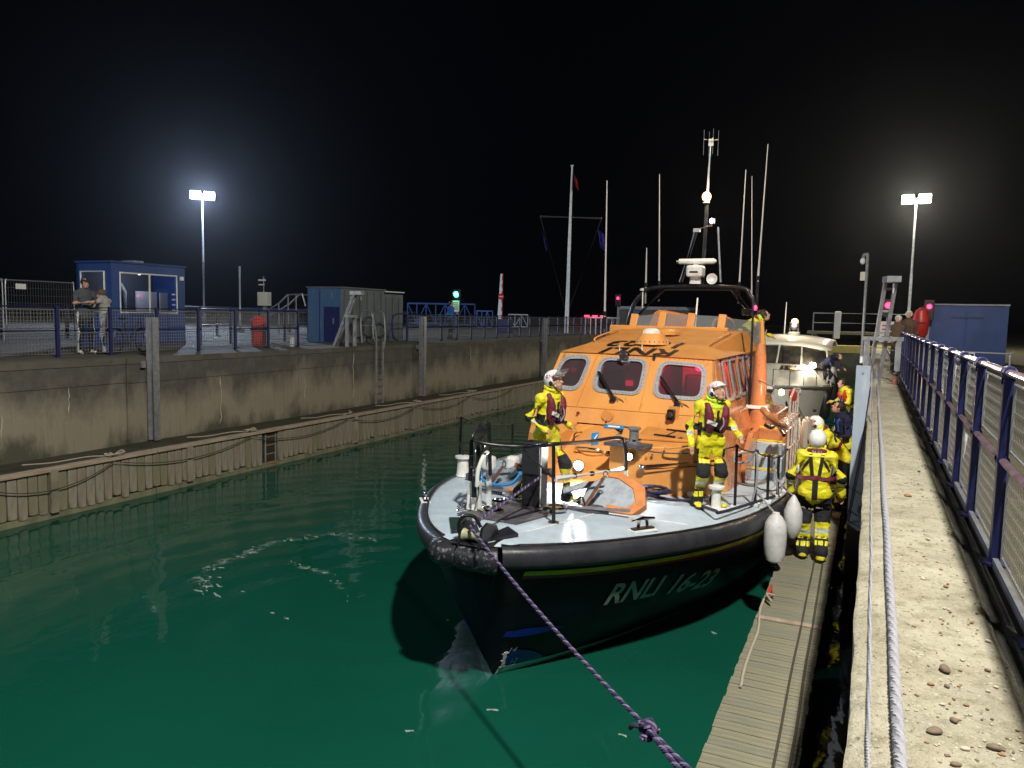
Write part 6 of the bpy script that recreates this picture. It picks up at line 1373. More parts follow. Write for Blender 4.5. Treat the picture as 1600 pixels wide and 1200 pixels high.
for i, (x, y, yy) in enumerate(((1289, 632, 3.2), (1302, 610, 4.4))):
    p = aty(x, y, CO.y+yy); t = thing('boat_fender', ['black fender hanging at the bow side of the motor cruiser', 'second black fender hanging farther aft on the motor cruiser'][i], 'fender', p-V((0, 0, .5)), group='black cruiser fenders')
    MB().lathe([(.0, 0), (.08, .02), (.16, .14), (.17, .35), (.17, .7), (.14, .9), (.05, 1.0), (.02, 1.05)], n=16).build('body', M['boot'], t, True); MB().tube([(0, 0, 1.0), (-.12, 0, 1.35)], .012, 5).build('lanyard', M['rope_white'], t)
t = thing('lifebuoy', 'white horseshoe lifebuoy on the rail of the motor cruiser', 'lifebuoy', aty(1298, 585, CO.y+3.8)); MB().tube([V((.05, .22*math.cos(a), .25*math.sin(a))) for a in np.linspace(.5, 5.8, 14)], .06, 8).build('ring', M['white_paint'], t, True)
# ================================================================== FOAM on the water
mb = MB(); rs = random.Random(9)
def fleck(x, y, s):
    p = atz(x, y, .006); n = rs.randint(5, 8); a0 = rs.uniform(0, 6.28); el = rs.uniform(1.5, 5); rot = rs.uniform(-.5, .5)
    q = [V((s*el*math.cos(a)*rs.uniform(.5, 1), s*math.sin(a)*rs.uniform(.5, 1), 0)) for a in np.linspace(0, 6.28, n, endpoint=False)]
    mb.add([p+Matrix.Rotation(rot, 3, 'Z') @ k+V((0, 0, .012 if i % 2 else 0)) for i, k in enumerate(q)], [tuple(range(n))])
arc1 = [(316, 930), (318, 912), (312, 898), (345, 880), (385, 866), (430, 848), (480, 840), (520, 835), (560, 839), (590, 846)]; arc2 = [(445, 880), (480, 888), (510, 895), (528, 912), (545, 945)]
for arc, n, sz in ((arc1, 40, .016), (arc2, 12, .010)):
    for _ in range(n):
        k = rs.uniform(0, len(arc)-1.001); i = int(k); x = arc[i][0]+(arc[i+1][0]-arc[i][0])*(k-i)+rs.gauss(0, 5); y = arc[i][1]+(arc[i+1][1]-arc[i][1])*(k-i)+rs.gauss(0, 2.5); fleck(x, y, sz*rs.uniform(.3, 1.1))
for _ in range(12): fleck(rs.uniform(305, 350), rs.uniform(885, 935), .03*rs.uniform(.3, 1))
for x, y in ((425, 958), (448, 967), (640, 1143), (700, 970), (770, 1110), (974, 1150), (1116, 990), (380, 925)): fleck(x, y, .02)
M['foam_film'] = mat('streaky_foam_film', (.50, .58, .54), .6)
_t = M['foam_film'].node_tree; _b = _t.nodes['Principled BSDF']; _c = nd(_t, 'ShaderNodeTexCoord')
_n = nd(_t, 'ShaderNodeTexNoise'); _n.inputs['Scale'].default_value = 4.5; _n.inputs['Detail'].default_value = 8; _n.inputs['Roughness'].default_value = .72; _n.inputs['Distortion'].default_value = 1.2; _t.links.new(_c.outputs['Object'], _n.inputs['Vector'])
_uv = nd(_t, 'ShaderNodeAttribute', attribute_name='edge'); _m = nd(_t, 'ShaderNodeMath', operation='ADD'); _t.links.new(_n.outputs['Fac'], _m.inputs[0]); _t.links.new(_uv.outputs['Fac'], _m.inputs[1])
_r = nd(_t, 'ShaderNodeMapRange'); _r.inputs[1].default_value = .53; _r.inputs[2].default_value = .74; _r.inputs[4].default_value = .62; _t.links.new(_m.outputs[0], _r.inputs[0]); _t.links.new(_r.outputs[0], _b.inputs['Alpha'])
fo_root = None
for arc, wd in ((arc1, .34), (arc2, .2)):
    pts = curve_pts([atz(x, y, .005) for x, y in arc], 8); fm = MB(); rows = []; ed = []
    for i, p in enumerate(pts):
        d = pts[min(i+1, len(pts)-1)]-pts[max(i-1, 0)]; n_ = V((-d.y, d.x, 0)).normalized(); k = math.sin(math.pi*min(1, (i+2)/len(pts)))
        for j in range(7): q = (j-3)/3; ed.append((.06*k-.30*abs(q)**1.5) if k > .2 else -.2)
        rows.append([p+n_*wd*((j-3)/3) for j in range(7)])
    o = fm.loft(rows, ring_closed=False).build('foam', M['foam_film']); at_ = o.data.attributes.new('edge', 'FLOAT', 'POINT'); at_.data.foreach_set('value', ed); tag(o, kind='stuff')
M['foam'] = mat('bubbly_foam', (.55, .62, .58), .7, alpha=.38)
o = mb.build('foam', M['foam']); tag(o, 'thin curving trail of foam flecks on the green water', 'foam', kind='stuff')
# ================================================================== PEOPLE
DEF = dict(pelvis=(0, 0, .95), chest=(0, 0, 1.30), neck=(0, .01, 1.46), head=(0, -.015, 1.63),
           shL=(.185, 0, 1.41), shR=(-.185, 0, 1.41), elL=(.25, .03, 1.13), elR=(-.25, .03, 1.13), wrL=(.27, -.06, .90), wrR=(-.27, -.06, .90),
           hipL=(.095, 0, .92), hipR=(-.095, 0, .92), knL=(.115, -.03, .50), knR=(-.115, -.03, .50), anL=(.125, .03, .09), anR=(-.125, .03, .09), toL=(.15, -.15, .045), toR=(-.15, -.15, .045))
TAGS = ['torso', 'head', 'neck', 'uarm', 'farm', 'hand', 'thigh', 'shin', 'foot']
def remesh(mb, voxel, name, mats, parent, wrinkle=0.0, smooth=4):
    me = mb.mesh(name); o = bpy.data.objects.new(name, me)
    m = o.modifiers.new('r', 'REMESH'); m.mode = 'VOXEL'; m.voxel_size = voxel
    s = o.modifiers.new('s', 'SMOOTH'); s.factor = .5; s.iterations = smooth
    me2 = baked(o); o.modifiers.clear(); COL.objects.link(o); o.data = me2; bpy.data.meshes.remove(me); me2.name = name
    if wrinkle:
        n_ = len(me2.vertices); co = np.empty(n_*3); no = np.empty(n_*3); me2.vertices.foreach_get('co', co); me2.vertices.foreach_get('normal', no)
        co = co.reshape(-1, 3); no = no.reshape(-1, 3)
        kk = np.array([noise.noise(V((p[0]*8, p[1]*8, p[2]*15)))+.7*noise.noise(V((p[0]*19+5, p[1]*19, p[2]*33))) for p in co])
        me2.vertices.foreach_set('co', (co+no*(wrinkle*kk)[:, None]).ravel()); me2.update()
    me2.materials.clear()
    for q in mats: me2.materials.append(q)
    me2.polygons.foreach_set('use_smooth', [True]*len(me2.polygons)); o.parent = parent
    return o
def person(label, loc, rz, J, kit, mats, S=1.0, bag=1.0, voxel=.012, look=0.0, nod=0.0, hands=True, hair=True, wrinkle=.009, group=None, female=False):
    t = thing('person', label, 'person', loc, rz, group); j = {k: V(v)*S for k, v in DEF.items()}
    for k, v in J.items(): j[k] = V(v)*S
    mb = MB(); seg = []
    def cp(tg, a, b, ra, rb): mb.cap(a, b, ra, rb, 12); seg.append((TAGS.index(tg), a, b, ra, rb))
    for s in 'LR':
        hip, kn, an, to, sh, el, wr = [j[q+s] for q in ('hip', 'kn', 'an', 'to', 'sh', 'el', 'wr')]
        cp('thigh', hip, kn, .100*S*bag, .078*S*bag*(1.06 if bag > 1.1 else 1)); cp('shin', kn, an, .076*S*bag*(1.08 if bag > 1.1 else 1), .060*S*bag*(1.18 if bag > 1.1 else 1))
        heel = an+(an-to).normalized()*.04*S; heel.z = min(an.z, to.z+.02); cp('foot', heel, to, .048*S*bag, .042*S*bag); cp('foot', an, an+V((0, 0, -.03)), .058*S*bag, .05*S*bag)
        cp('uarm', sh, el, .066*S*bag, .054*S*bag); cp('farm', el, wr, .055*S*bag, .042*S*bag)
        d = (wr-el).normalized(); a, b = basis(d, (j['chest']-j['pelvis']).normalized()); sg = 1 if s == 'L' else -1
        pc = wr+d*.055*S; mb.cap(wr, pc, .030*S, .034*S, 10); seg.append((5, wr, pc+d*.09*S, .035*S, .03*S))
        if hands:
            curl = -b
            for k in range(4):
                o_ = a*((k-1.5)*.0185*S); f0 = pc+o_+d*.015*S; ln = (.040, .046, .042, .033)[k]*S; f1 = f0+d*ln+curl*.010*S; f2 = f1+(d*.7+curl*.7)*ln*.75; mb.cap(f0, f1, .0105*S, .0100*S, 8); mb.cap(f1, f2, .0100*S, .0085*S, 8)
            th = wr+d*.02*S+a*(.03*S*-sg); mb.cap(th, th+(d*.55+a*-sg*.6)*.05*S, .012*S, .0115*S, 8); q = th+(d*.55+a*-sg*.6)*.05*S; mb.cap(q, q+(d*.9+curl*.3)*.03*S, .0115*S, .0095*S, 8)
    lat = (j['shL']-j['shR']).normalized(); sp = (j['neck']-j['pelvis']).normalized(); fwd = sp.cross(lat).normalized()*-1; lat = sp.cross(fwd).normalized() if False else lat
    if fwd.dot(V((0, -1, 0))) < 0: fwd = -fwd
    up_ = lat.cross(-fwd).normalized() if lat.cross(-fwd).dot(sp) > 0 else -lat.cross(-fwd).normalized()
    fw = up_.cross(lat); fw = fw if fw.dot(fwd) > 0 else -fw
    TM = Matrix((lat, -fw, up_)).transposed()
    w_ = .92 if female else 1.0
    for q, rx, ry, rz_ in ((-.04, .165, .118, .15), (.12, .168, .122, .16), (.3, (.176 if bag > 1.1 else .160)*w_, .124, .16), (.5, (.180 if bag > 1.1 else .165)*w_, .128, .17), (.75, .178*w_, .128, .17), (.93, .165*w_, .105, .13)):
        mb.ell(j['pelvis'].lerp(j['neck'], q), (rx*S*(.6+.4*bag), ry*S*(.5+.5*bag), rz_*S), 18, 10, TM)
    mb.cap(j['hipL'], j['hipR'], .100*S*bag, .100*S*bag); mb.cap(j['shL'], j['shR'], .070*S*bag, .070*S*bag)
    seg.append((0, j['pelvis']-sp*.06*S, j['neck']-sp*.04*S, .165*S, .17*S)); seg.append((0, j['shL'].lerp(j['shR'], .15), j['shR'].lerp(j['shL'], .15), .07*S, .07*S))
    cp('neck', j['neck'], j['head']+(j['neck']-j['head'])*.3, .058*S, .052*S)
    hd = j['head']; Mh = Matrix.Rotation(look, 3, 'Z') @ Matrix.Rotation(-nod, 3, 'X')
    hz = Mh @ V((0, 0, 1)); hf = Mh @ V((0, -1, 0)); hx = Mh @ V((1, 0, 0))
    mb.ell(hd+hz*.02*S, (.074*S, .094*S, .098*S), 20, 14, Mh); mb.ell(hd+hf*.025*S-hz*.055*S, (.056*S, .066*S, .062*S), 16, 10, Mh)
    mb.cap(hd+hf*.088*S+hz*.012*S, hd+hf*.108*S-hz*.022*S, .010*S, .016*S, 8)
    for s in (-1, 1): mb.ell(hd+hx*s*.076*S-hz*.005*S, (.012*S, .024*S, .032*S), 8, 6, Mh); mb.ell(hd+hf*.082*S+hx*s*.032*S+hz*.030*S, (.026*S, .012*S, .009*S), 8, 6, Mh)
    seg.append((1, hd-hz*.05*S, hd+hz*.05*S, .085*S, .09*S))
    body = remesh(mb, voxel*S, 'body', mats, t, wrinkle)
    me = body.data; n = len(me.polygons); C_ = np.empty(n*3); me.polygons.foreach_get('center', C_); C_ = C_.reshape(-1, 3)
    best = np.full(n, 9.0); T_ = np.zeros(n, int); tt = np.zeros(n)
    for tg, a, b, ra, rb in seg:
        A, B_ = np.array(a), np.array(b); d = B_-A; L2 = max(1e-9, d@d); u = np.clip(((C_-A)@d)/L2, 0, 1); dist = np.linalg.norm(C_-(A+u[:, None]*d), axis=1)-(ra+(rb-ra)*u)
        k = dist < best; best[k] = dist[k]; T_[k] = tg; tt[k] = u[k]
    rel = C_-np.array(j['pelvis']); f_ = rel@np.array(fw); l_ = rel@np.array(lat)
    mi = kit(T_, tt, C_, f_, l_, S); me.polygons.foreach_set('material_index', mi.astype(np.int32))
    bh = bvh_of(body)
    for s in (-1, 1): MB().ell(hd+hf*.088*S+hx*s*.032*S+hz*.014*S, (.013*S, .006*S, .006*S), 8, 6, Mh).build('eye', M['hair'], t, True)
    MB().ell(hd+hf*.084*S-hz*.058*S, (.024*S, .008*S, .006*S), 8, 6, Mh).build('mouth', M['text_red'], t, True)
    ctx = dict(t=t, j=j, bvh=bh, hd=hd, Mh=Mh, hz=hz, hf=hf, hx=hx, S=S, lat=lat, fw=fw, up=up_, body=body)
    if hair:
        h = MB(); h.ell(hd+hz*.035*S-hf*.012*S, (.082*S, .098*S, .092*S), 18, 12, Mh)
        ho = h.build('hair', M['hair'] if hair is True else hair, t, True); me = ho.data; bm = bmesh.new(); bm.from_mesh(me)
        dl = [f for f in bm.faces if ((f.calc_center_median()-hd).dot(hf) > .045*S and (f.calc_center_median()-hd).dot(hz) < .085*S) or (f.calc_center_median()-hd).dot(hz) < -.03*S]; bmesh.ops.delete(bm, geom=dl, context='FACES'); bm.to_mesh(me); bm.free()
        for v in me.vertices: v.co += (v.co-hd).normalized()*.008*noise.noise(v.co*60)
        so = ho.modifiers.new('th', 'SOLIDIFY'); so.thickness = .012; so.offset = 1
    return ctx
def T3(c, lat, up, fw, o='chest'): return c['j'][o]+c['lat']*lat*c['S']+c['up']*up*c['S']+c['fw']*fw*c['S']
def helmet(c, text=None, visor=False, side=1):
    S = c['S']; hd, Mh, hz, hf, hx = c['hd'], c['Mh'], c['hz'], c['hf'], c['hx']; ce = hd+hz*.035*S-hf*.008*S
    h = MB(); h.ell(ce, (.118*S, .142*S, .132*S), 28, 18, Mh); o = h.build('helmet', M['helmet'], c['t'], True)
    me = o.data; bm = bmesh.new(); bm.from_mesh(me); dl = []
    for f in bm.faces:
        q = f.calc_center_median()-ce
        if (q.dot(hf) > .035*S and q.dot(hz) < .035*S) or q.dot(hz) < -.095*S: dl.append(f)
    bmesh.ops.delete(bm, geom=dl, context='FACES'); bm.to_mesh(me); bm.free()
    so = o.modifiers.new('th', 'SOLIDIFY'); so.thickness = .012*S; so.offset = -1
    hb2 = BVHTree.FromPolygons([v.co.copy() for v in me.vertices], [tuple(p.vertices) for p in me.polygons])
    MB().tube([ce+hx*(.120*S*math.cos(a))+hf*(.144*S*math.sin(a))+hz*.03*S for a in np.linspace(.45, math.pi-.45, 9)], .010*S, 6).build('helmet_brim', M['helmet'], o, True)
    MB().tube(curve_pts([ce+hx*.10*S-hz*.06*S+hf*.02*S, ce+hx*.06*S-hz*.15*S+hf*.05*S, ce-hx*.06*S-hz*.15*S+hf*.05*S, ce-hx*.10*S-hz*.06*S+hf*.02*S], 5), .008*S, 6).build('chin_strap', M['black_soft'], o)
    for s in (-1, 1): MB().ell(ce+hx*s*.112*S-hz*.045*S, (.012*S, .03*S, .035*S), 10, 8, Mh).build('ear_vent', M['black_soft'], o, True)
    if visor:
        vz = MB(); rows = [[ce+hx*(.135*S*math.cos(a))+hf*(.16*S*math.sin(a)+.05*S*k)+hz*(.035+.045*k)*S for a in np.linspace(.35, math.pi-.35, 9)] for k in (0, .5, 1, 1.5)]
        vo = vz.loft(rows, ring_closed=False).build('visor', M['visor'], o, True); sd = vo.modifiers.new('th', 'SOLIDIFY'); sd.thickness = .004
    if text: letters(text, .075*S, ce+hx*side*.12*S+hz*.045*S+hf*.02*S, -hf*side if side < 0 else hf*1.0, hz, M['text_red'], o, hb2, 0, 'helmet_lettering', .004)
    return o
def strap(c, pts, w, m, name='strap', off=.010, cast=None):
    S = c['S']; P = []
    pts = curve_pts(pts, 8)
    for p in pts:
        h = c['bvh'].ray_cast(p, cast) if cast else (None,)
        if h[0] is None: h = c['bvh'].find_nearest(p)
        P.append((h[0]+h[1]*off, h[1]))
    for _ in range(4): P = [P[0]]+[((P[i-1][0]+P[i][0]*2+P[i+1][0])/4, (P[i-1][1]+P[i][1]*2+P[i+1][1]).normalized()) for i in range(1, len(P)-1)]+[P[-1]]
    mb = MB(); rows = []
    for i, (p, n) in enumerate(P):
        d = (P[min(i+1, len(P)-1)][0]-P[max(i-1, 0)][0]); s_ = d.cross(n)
        if s_.length < 1e-6: continue
        s_.normalize(); rows.append([p+s_*w/2, p-s_*w/2, p-s_*w/2-n*.014, p+s_*w/2-n*.014])
    return mb.loft(rows).build(name, m, c['t'], True)
def lifejacket(c, back=False, label_txt='RNLI', m='maroon'):
    S = c['S']; mb = MB(); ne = c['j']['neck']
    ring = []
    for a in np.linspace(-.45, math.pi+.45, 11):
        ring.append(ne+c['lat']*(.125*S*math.cos(a))-c['fw']*(.10*S*math.sin(a)-.01*S)+c['up']*(-.005+.03*max(0, math.sin(a)))*S)
    for a, b in zip(ring, ring[1:]): mb.cap(a, b, .040*S, .040*S, 8)
    lob = []
    for s in (1, -1):
        pr = []
        for la, u in ((.125, .10), (.12, .06), (.115, .02), (.11, -.02), (.105, -.06), (.102, -.10), (.10, -.13), (.09, -.18)):
            p = T3(c, s*la, u, .4); h = c['bvh'].ray_cast(p, -c['fw']); q = h[0] if h[0] else T3(c, s*la, u, .13)
            pr.append(q+c['fw']*.012*S)
        e = ring[0] if s > 0 else ring[-1]; mb.cap(e, pr[0], .042*S, .05*S, 8)
        for k, (a, b) in enumerate(zip(pr, pr[1:])): mb.cap(a, b, (.052, .058, .063, .067, .069, .068, .062)[k]*S, (.058, .063, .067, .069, .068, .062, .050)[k]*S, 12)
        lob.append(pr)
    o = remesh(mb, .011*S, 'lifejacket', [M[m]], c['t'], .002, 6); jb = bvh_of(o)
    wl0 = -.17
    belt = [T3(c, .24*math.cos(a), wl0, .20*math.sin(a)) for a in np.linspace(0, 2*math.pi, 17)]
    bo = strap(c, belt, .05*S, M['black_soft'] if not back else M[m], 'waist_belt', .012)
    if back:
        for s in (1, -1): strap(c, [T3(c, s*.075, .13, -.4), T3(c, s*.06, 0, -.4), T3(c, s*.04, -.16, -.4)], .045*S, M['black_soft'], cast=c['fw']); strap(c, [T3(c, s*.085, .06, -.4), T3(c, s*.125, -.0, -.4), T3(c, s*.165, -.08, -.4)], .036*S, M['black_soft'], cast=c['fw'])
        strap(c, [T3(c, 0, -.16, -.4), T3(c, 0, -.30, -.4), T3(c, 0, -.46, -.4)], .07*S, M['black_soft'], 'back_strap', cast=c['fw'])
        letters(label_txt, .06*S, ne-c['fw']*.16*S+c['up']*.0, c['lat']*-1 if c['lat'].cross(c['up']).dot(-c['fw']) < 0 else c['lat'], c['up'], M['text_white'], o, jb, 0, 'jacket_lettering', .005)
    else:
        s = -1; q = lob[1][4]; MB().box(q+c['fw']*.068*S, (.15*S, .012, .05*S), M=Matrix((c['lat'], -c['fw'], c['up'])).transposed() @ Matrix.Rotation(.35, 3, 'Y')).build('jacket_label', M['sign_white'], o)
        rgt = c['lat'] if c['lat'].cross(c['up']).dot(c['fw']) > 0 else -c['lat']
        letters(label_txt, .050*S, q+c['fw']*.076*S, (rgt+c['up']*.36).normalized(), (c['up']-rgt*.36).normalized(), M['text_black'], o, None, 0, 'jacket_lettering', .003)
        strap(c, [T3(c, .0, .12, .3), T3(c, .01, -.02, .3), T3(c, .0, -.17, .3)], .03*S, M['black_soft'])
        for k in (-.05, -.12): MB().box(T3(c, .0, k, .175), (.07*S, .03, .05*S)).build('buckle', M['steel'], o)
        MB().tube(curve_pts([T3(c, .05, .02, .19), T3(c, .06, -.08, .21), T3(c, .03, -.16, .19)], 4), .010*S, 6).build('jacket_cord', M['rope_white'], o)
    return o
def collar(c, m='hood'):
    mb = MB(); ne = c['j']['neck']; S = c['S']
    for a in np.linspace(.0, 2*math.pi, 14, endpoint=False):
        p = ne+c['lat']*(.10*S*math.cos(a))+c['fw']*(.095*S*math.sin(a)+.01*S); q = p+c['up']*(.085-.02*math.sin(a))*S+c['lat']*.012*S*math.cos(a); mb.cap(p-c['up']*.03*S, q, .030*S, .022*S, 6)
    return remesh(mb, .012*S, 'hood_collar', [M[m]], c['t'], .004, 3)
CREW = [M['yellow_suit'], M['black_soft'], M['reflect'], M['skin'], M['boot'], M['glove']]
def kit_crew(thigh_black=False, gloves=False, knee=True):
    def f(T_, t_, C_, fr, la, S):
        m = np.zeros(len(T_), int); tg = lambda n: T_ == TAGS.index(n)
        m[tg('head') | tg('neck')] = 3; m[tg('hand')] = 5 if gloves else 3
        fa = tg('farm'); m[fa & (t_ > .30) & (t_ < .48)] = 2; m[fa & (t_ < .24) & (fr < -.02)] = 1
        th, sh = tg('thigh'), tg('shin')
        if thigh_black: m[th] = 1; m[th & (t_ < .08)] = 0; m[sh & (t_ < .06)] = 1
        elif knee: m[th & (t_ > .70)] = 1; m[sh & (t_ < .10)] = 1; m[th & (t_ > .25) & (t_ < .7) & (np.abs(la) > .17*S)] = 1
        m[sh & (t_ > .26) & (t_ < .40)] = 2; m[sh & (t_ > .56)] = 1; m[sh & (t_ > .64) & (t_ < .80) & (np.abs(np.sin(C_[:, 0]*40)) > .35)] = 0
        m[tg('foot')] = 4; m[tg('foot') & (C_[:, 2] > .055*S) & (C_[:, 2] < .13*S)] = 0
        to = tg('torso')
        if not thigh_black: m[to & (np.abs(la) > .155*S) & (t_ < .60) & (t_ > .2)] = 1
        return m
    return f
def kit_plain(idx):       # idx: dict tag->material index
    def f(T_, t_, C_, fr, la, S):
        m = np.zeros(len(T_), int)
        for k, v in idx.items(): m[T_ == TAGS.index(k)] = v
        return m
    return f
# --- A: foredeck, facing the far side of the picture's right
q = deckpt(852, 783)
A_ = person('crew member in yellow suit and lettered white helmet standing at the bow rail', wl(q), R(78),
            dict(pelvis=(0, .02, .93), chest=(0, -.03, 1.28), neck=(.0, -.05, 1.44), head=(.01, -.10, 1.60), shL=(.19, -.04, 1.39), shR=(-.19, -.02, 1.39), elR=(-.28, .10, 1.14), wrR=(-.24, -.13, 1.00), elL=(.27, .04, 1.12), wrL=(.20, -.22, 1.02),
                 hipL=(.10, 0, .91), hipR=(-.10, .02, .91), knL=(.13, -.22, .50), knR=(-.14, .10, .50), anL=(.13, -.26, .09), anR=(-.16, .33, .10), toL=(.15, -.45, .045), toR=(-.17, .15, .045)), kit_crew(False, True), CREW, 1.03, 1.18, look=R(8), nod=R(14), hair=False)
helmet(A_, 'RNLI', True, -1); lifejacket(A_); collar(A_, 'yellow_suit')
letters('RNLI', .055, A_['j']['shR'].lerp(A_['j']['elR'], .45)+V((-.1, 0, 0)), (0, -1, 0), (0, 0, 1), M['text_black'], A_['t'], A_['bvh'], 0, 'sleeve_lettering', .006)
# --- B: side deck, facing the viewer
q = deckpt(1106, 793)
B_ = person('crew member in yellow suit and visored white helmet standing by the side rail', wl(q), R(38),
            dict(pelvis=(-.02, .02, .93), chest=(0, -.02, 1.28), neck=(.0, -.05, 1.43), head=(.02, -.10, 1.58), elR=(-.29, .06, 1.12), wrR=(-.31, -.06, .88), elL=(.29, -.02, 1.14), wrL=(.27, -.27, 1.02), knL=(.12, -.10, .50), knR=(-.13, -.07, .50), anL=(.11, .02, .09), anR=(-.14, .05, .09), toL=(.15, -.16, .045), toR=(-.19, -.12, .045)),
            kit_crew(), CREW, 1.02, 1.16, look=R(20), nod=R(26), hair=False)
helmet(B_, 'RNLI', False, -1); lifejacket(B_); collar(B_)
# --- C: leaning over the upper steering position
c0 = bv(1150, 500, 9.4)
C_P = person('bare headed crew member in yellow leaning over the upper steering position', wl(V((1.0, 9.45, 3.06))), R(100),
             dict(pelvis=(0, .12, .72), chest=(0, -.16, .98), neck=(0, -.28, 1.10), head=(0, -.40, 1.20), shL=(.19, -.22, 1.05), shR=(-.19, -.22, 1.05), elL=(.26, -.34, .86), elR=(-.26, -.34, .86), wrL=(.22, -.52, .80), wrR=(-.2, -.52, .80), hipL=(.10, .1, .70), hipR=(-.10, .1, .70), knL=(.12, -.05, .40), knR=(-.12, -.05, .40)),
             kit_crew(False), CREW, 1.0, 1.15, nod=R(25), hair=True)
lifejacket(C_P); collar(C_P)
# --- D: walking away along the pontoon
D_ = person('crew member in yellow suit and white helmet seen from behind on the pontoon', V((-.62, 11.55, ZP)), R(184),
            dict(pelvis=(0, 0, .94), chest=(0, -.03, 1.29), neck=(0, -.06, 1.45), head=(0, -.10, 1.60), elL=(.31, .03, 1.14), wrL=(.30, -.09, .90), elR=(-.32, .02, 1.14), wrR=(-.34, -.10, .90), knL=(.12, -.05, .50), anL=(.11, .0, .09), toL=(.12, -.18, .045), knR=(-.12, -.10, .51), anR=(-.12, .10, .14), toR=(-.14, -.07, .05)),
            kit_crew(True), CREW, 1.06, 1.24, nod=R(14), hair=False)
helmet(D_); lifejacket(D_, True)
# --- E: bending on the pontoon
E_ = person('crew member in white helmet bending forward on the pontoon behind the first', V((-.45, 14.9, ZP)), R(-82),
            dict(pelvis=(0, .10, .92), chest=(0, -.14, 1.22), neck=(0, -.27, 1.35), head=(0, -.40, 1.45), shL=(.19, -.20, 1.30), shR=(-.19, -.20, 1.30), elL=(.27, -.28, 1.03), elR=(-.27, -.28, 1.03), wrL=(.20, -.45, .88), wrR=(-.20, -.45, .88), hipL=(.1, .1, .9), hipR=(-.1, .1, .9), knL=(.13, -.02, .5), knR=(-.13, .02, .5)),
            kit_crew(True), CREW, 1.05, 1.2, nod=R(28), hair=False)
helmet(E_); lifejacket(E_, True); collar(E_)
# --- F: bare-headed man in navy with yellow bib trousers
NAV = [M['navy_cloth'], M['yellow_suit'], M['black_soft'], M['skin'], M['boot'], M['brace']]
def kit_navy(T_, t_, C_, fr, la, S):
    m = np.zeros(len(T_), int); tg = lambda n: T_ == TAGS.index(n)
    m[tg('head') | tg('neck')] = 3; m[tg('hand')] = 3; m[tg('foot')] = 4; m[tg('shin')] = 2; m[tg('thigh')] = 2; m[tg('torso') & (t_ < .38)] = 1; m[tg('thigh') & (t_ < .12)] = 1
    return m
F_ = person('bare headed man in navy top and yellow bib trousers on the pontoon', V((-.36, 16.3, ZP)), R(-70),
            dict(chest=(0, -.05, 1.30), neck=(0, -.10, 1.45), head=(0, -.17, 1.60), shL=(.19, -.06, 1.40), shR=(-.19, -.06, 1.40), elL=(.27, -.06, 1.13), elR=(-.27, -.06, 1.13), wrL=(.16, -.30, 1.05), wrR=(-.16, -.30, 1.05)), kit_navy, NAV, 1.07, 1.05, nod=R(30), hair=True)
for s in (1, -1): strap(F_, [T3(F_, s*.10, -.14, -.25), T3(F_, s*.09, .02, -.25), T3(F_, s*.10, .15, -.12), T3(F_, s*.10, .10, .15), T3(F_, s*.09, -.1, .2)], .045, M['brace'], 'brace_strap')
# --- G: far crew member with red jacket on the yellow float
G_ = person('crew member in red lifejacket crouching on the yellow work float', V((-.42, 21.9, 1.06)), R(-60), dict(pelvis=(0, .05, .85), chest=(0, -.1, 1.14), neck=(0, -.18, 1.28), head=(0, -.26, 1.42), shL=(.19, -.14, 1.24), shR=(-.19, -.14, 1.24), elL=(.26, -.2, .98), elR=(-.26, -.2, .98), wrL=(.2, -.42, .95), wrR=(-.2, -.42, .95), hipL=(.1, .05, .83), hipR=(-.1, .05, .83), knL=(.13, -.12, .45), knR=(-.13, -.08, .45)), kit_crew(True), CREW, 1.05, 1.15, voxel=.018, hair=True, nod=R(15))
lifejacket(G_, m='red_plastic')
# --- H: on the cruiser's side deck
DRK = [M['navy_cloth'], M['black_soft'], M['skin'], M['boot'], M['white_cloth']]
p = aty(1288, 590, CO.y+3.6); H_ = person('person in dark clothes bending over the side of the motor cruiser', V((-1.30, CO.y+3.4, 1.98)), R(60),
            dict(pelvis=(0, .12, .80), chest=(0, -.14, 1.0), neck=(0, -.28, 1.06), head=(0, -.40, 1.06), shL=(.19, -.20, 1.02), shR=(-.19, -.20, 1.02), elL=(.24, -.30, .78), elR=(-.24, -.30, .78), wrL=(.2, -.48, .66), wrR=(-.2, -.48, .66), hipL=(.1, .12, .78), hipR=(-.1, .12, .78), knL=(.13, -.05, .42), knR=(-.13, -.02, .42)), kit_plain(dict(head=2, neck=2, hand=2, foot=3, thigh=1, shin=1)), DRK, .98, 1.05, voxel=.018, nod=R(40))
# --- I, J: two bystanders by the fence near the container
BR = [M['brown_coat'], M['black_soft'], M['skin'], M['boot'], M['grey_shirt']]
for i, (x, X, Y, S_, lab) in enumerate(((1404, .98, 25.0, .95, 'shorter bystander in a pale hat behind the near fence'), (1420, 1.22, 25.3, 1.03, 'taller bystander in a pale cap and brown coat behind the near fence'))):
    p = aty(x, 500, Y); I_ = person(lab, V((p.x, Y, QR-.05)), R(-40+25*i), dict(wrL=(.12, -.22, 1.0), wrR=(-.12, -.22, 1.0)), kit_plain(dict(head=2, neck=2, hand=2, foot=3, thigh=1, shin=1)), BR, S_, 1.1, voxel=.018, hair=M['white_cloth'], group='bystanders on the near quay')
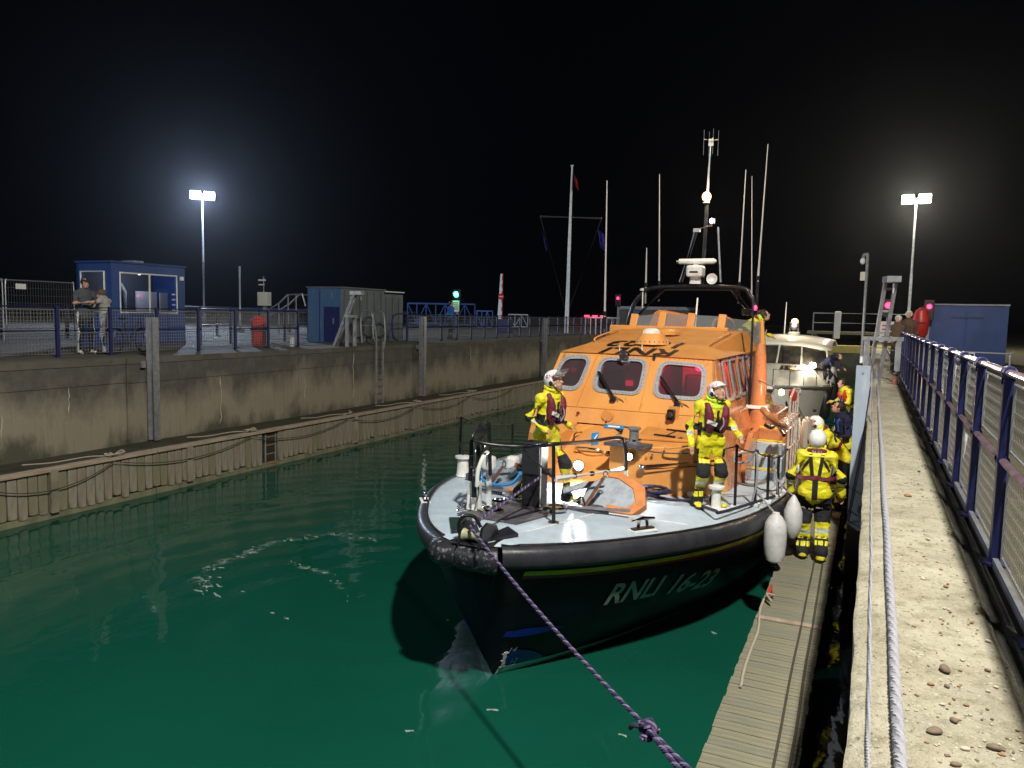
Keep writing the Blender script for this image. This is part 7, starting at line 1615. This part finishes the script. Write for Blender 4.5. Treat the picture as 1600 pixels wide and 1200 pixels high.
# --- K, L: two people at the far railing; M: man in blue
CIV = [M['grey_shirt'], M['black_soft'], M['skin'], M['boot'], M['white_cloth']]
def kit_K(T_, t_, C_, fr, la, S):
    m = np.zeros(len(T_), int); tg = lambda n: T_ == TAGS.index(n); m[tg('head') | tg('neck') | tg('hand')] = 2; m[tg('thigh') | tg('shin')] = 1; m[(tg('thigh') | tg('shin')) & (np.abs(la) > .16*S)] = 4; m[tg('foot')] = 4; m[tg('farm')] = 2
    return m
y_ = px_y(147, -17.55)
K_ = person('man in black cap and dark grey top at the far railing by the hut', V((-17.72, y_-.1, QL)), R(75), dict(head=(0, -.05, 1.63), elL=(.26, -.10, 1.18), wrL=(.08, -.32, 1.22), elR=(-.25, -.10, 1.18), wrR=(-.05, -.33, 1.2)), kit_K, CIV, 1.07, 1.0, voxel=.015, hair=M['black_soft'])
mb = MB(); S = 1.07; mb.lathe([(.088*S, 0), (.09*S, .03), (.075*S, .08), (.0, .10)], K_['hd']+V((0, 0, .06)), n=18); mb.box(K_['hd']+V((0, -.12, .068)), (.13, .10, .012)); mb.build('cap', M['boot'], K_['t'], True)
M['oat'] = mat('oatmeal_sweatshirt', (.33, .32, .30), .9, col2=(.25, .24, .22), sc1=6, bump=.006, bsc=16)
L_C = [M['oat'], M['denim'], M['skin'], M['boot'], M['white_cloth']]
y_ = px_y(163, -17.45)
L_P = person('person in pale top and grey jeans facing the man in the cap', V((-17.40, y_+.02, QL)), R(-70), dict(head=(0, -.12, 1.50), neck=(0, -.06, 1.38), chest=(0, -.03, 1.24), elL=(.26, -.16, 1.2), elR=(-.26, -.16, 1.2), wrL=(.12, -.36, 1.32), wrR=(-.12, -.36, 1.32), shL=(.18, -.04, 1.33), shR=(-.18, -.04, 1.33)), kit_plain(dict(head=2, neck=2, hand=2, foot=3, thigh=1, shin=1)), L_C, 1.0, 1.08, voxel=.015, nod=R(20), hair=M['brown_coat'], female=True)
y_ = px_y(704, -17.5)
M_C = [M['jacket_blue'], M['black_soft'], M['skin'], M['boot'], M['white_cloth']]
person('man in a bright blue jacket by the green signal light', V((-17.5, y_, QL)), R(90), dict(wrL=(.1, -.25, 1.05), wrR=(-.1, -.25, 1.05)), kit_plain(dict(head=2, neck=2, hand=2, foot=3, thigh=1, shin=1)), M_C, 1.0, 1.1, voxel=.02)
# ================================================================== added thin volume, puts a lens-glare halo round the lamps
hz_ = MB().box((-20, 100, 8.0), (340, 344, 24.2)).build('halo_volume', mat('unused_surface', (.5, .5, .5))); tag(hz_, kind='stuff')
hm = bpy.data.materials.new('lamp_halo'); hm.use_nodes = True; nt = hm.node_tree; nt.nodes.clear()
ou = nt.nodes.new('ShaderNodeOutputMaterial'); pv = nt.nodes.new('ShaderNodeVolumePrincipled'); nt.links.new(pv.outputs[0], ou.inputs['Volume'])
pv.inputs['Color'].default_value = (.85, .9, 1, 1); pv.inputs['Density'].default_value = .00018; pv.inputs['Anisotropy'].default_value = .88
hz_.data.materials.clear(); hz_.data.materials.append(hm)
# ================================================================== done
bpy.data.scenes.remove(TMP)
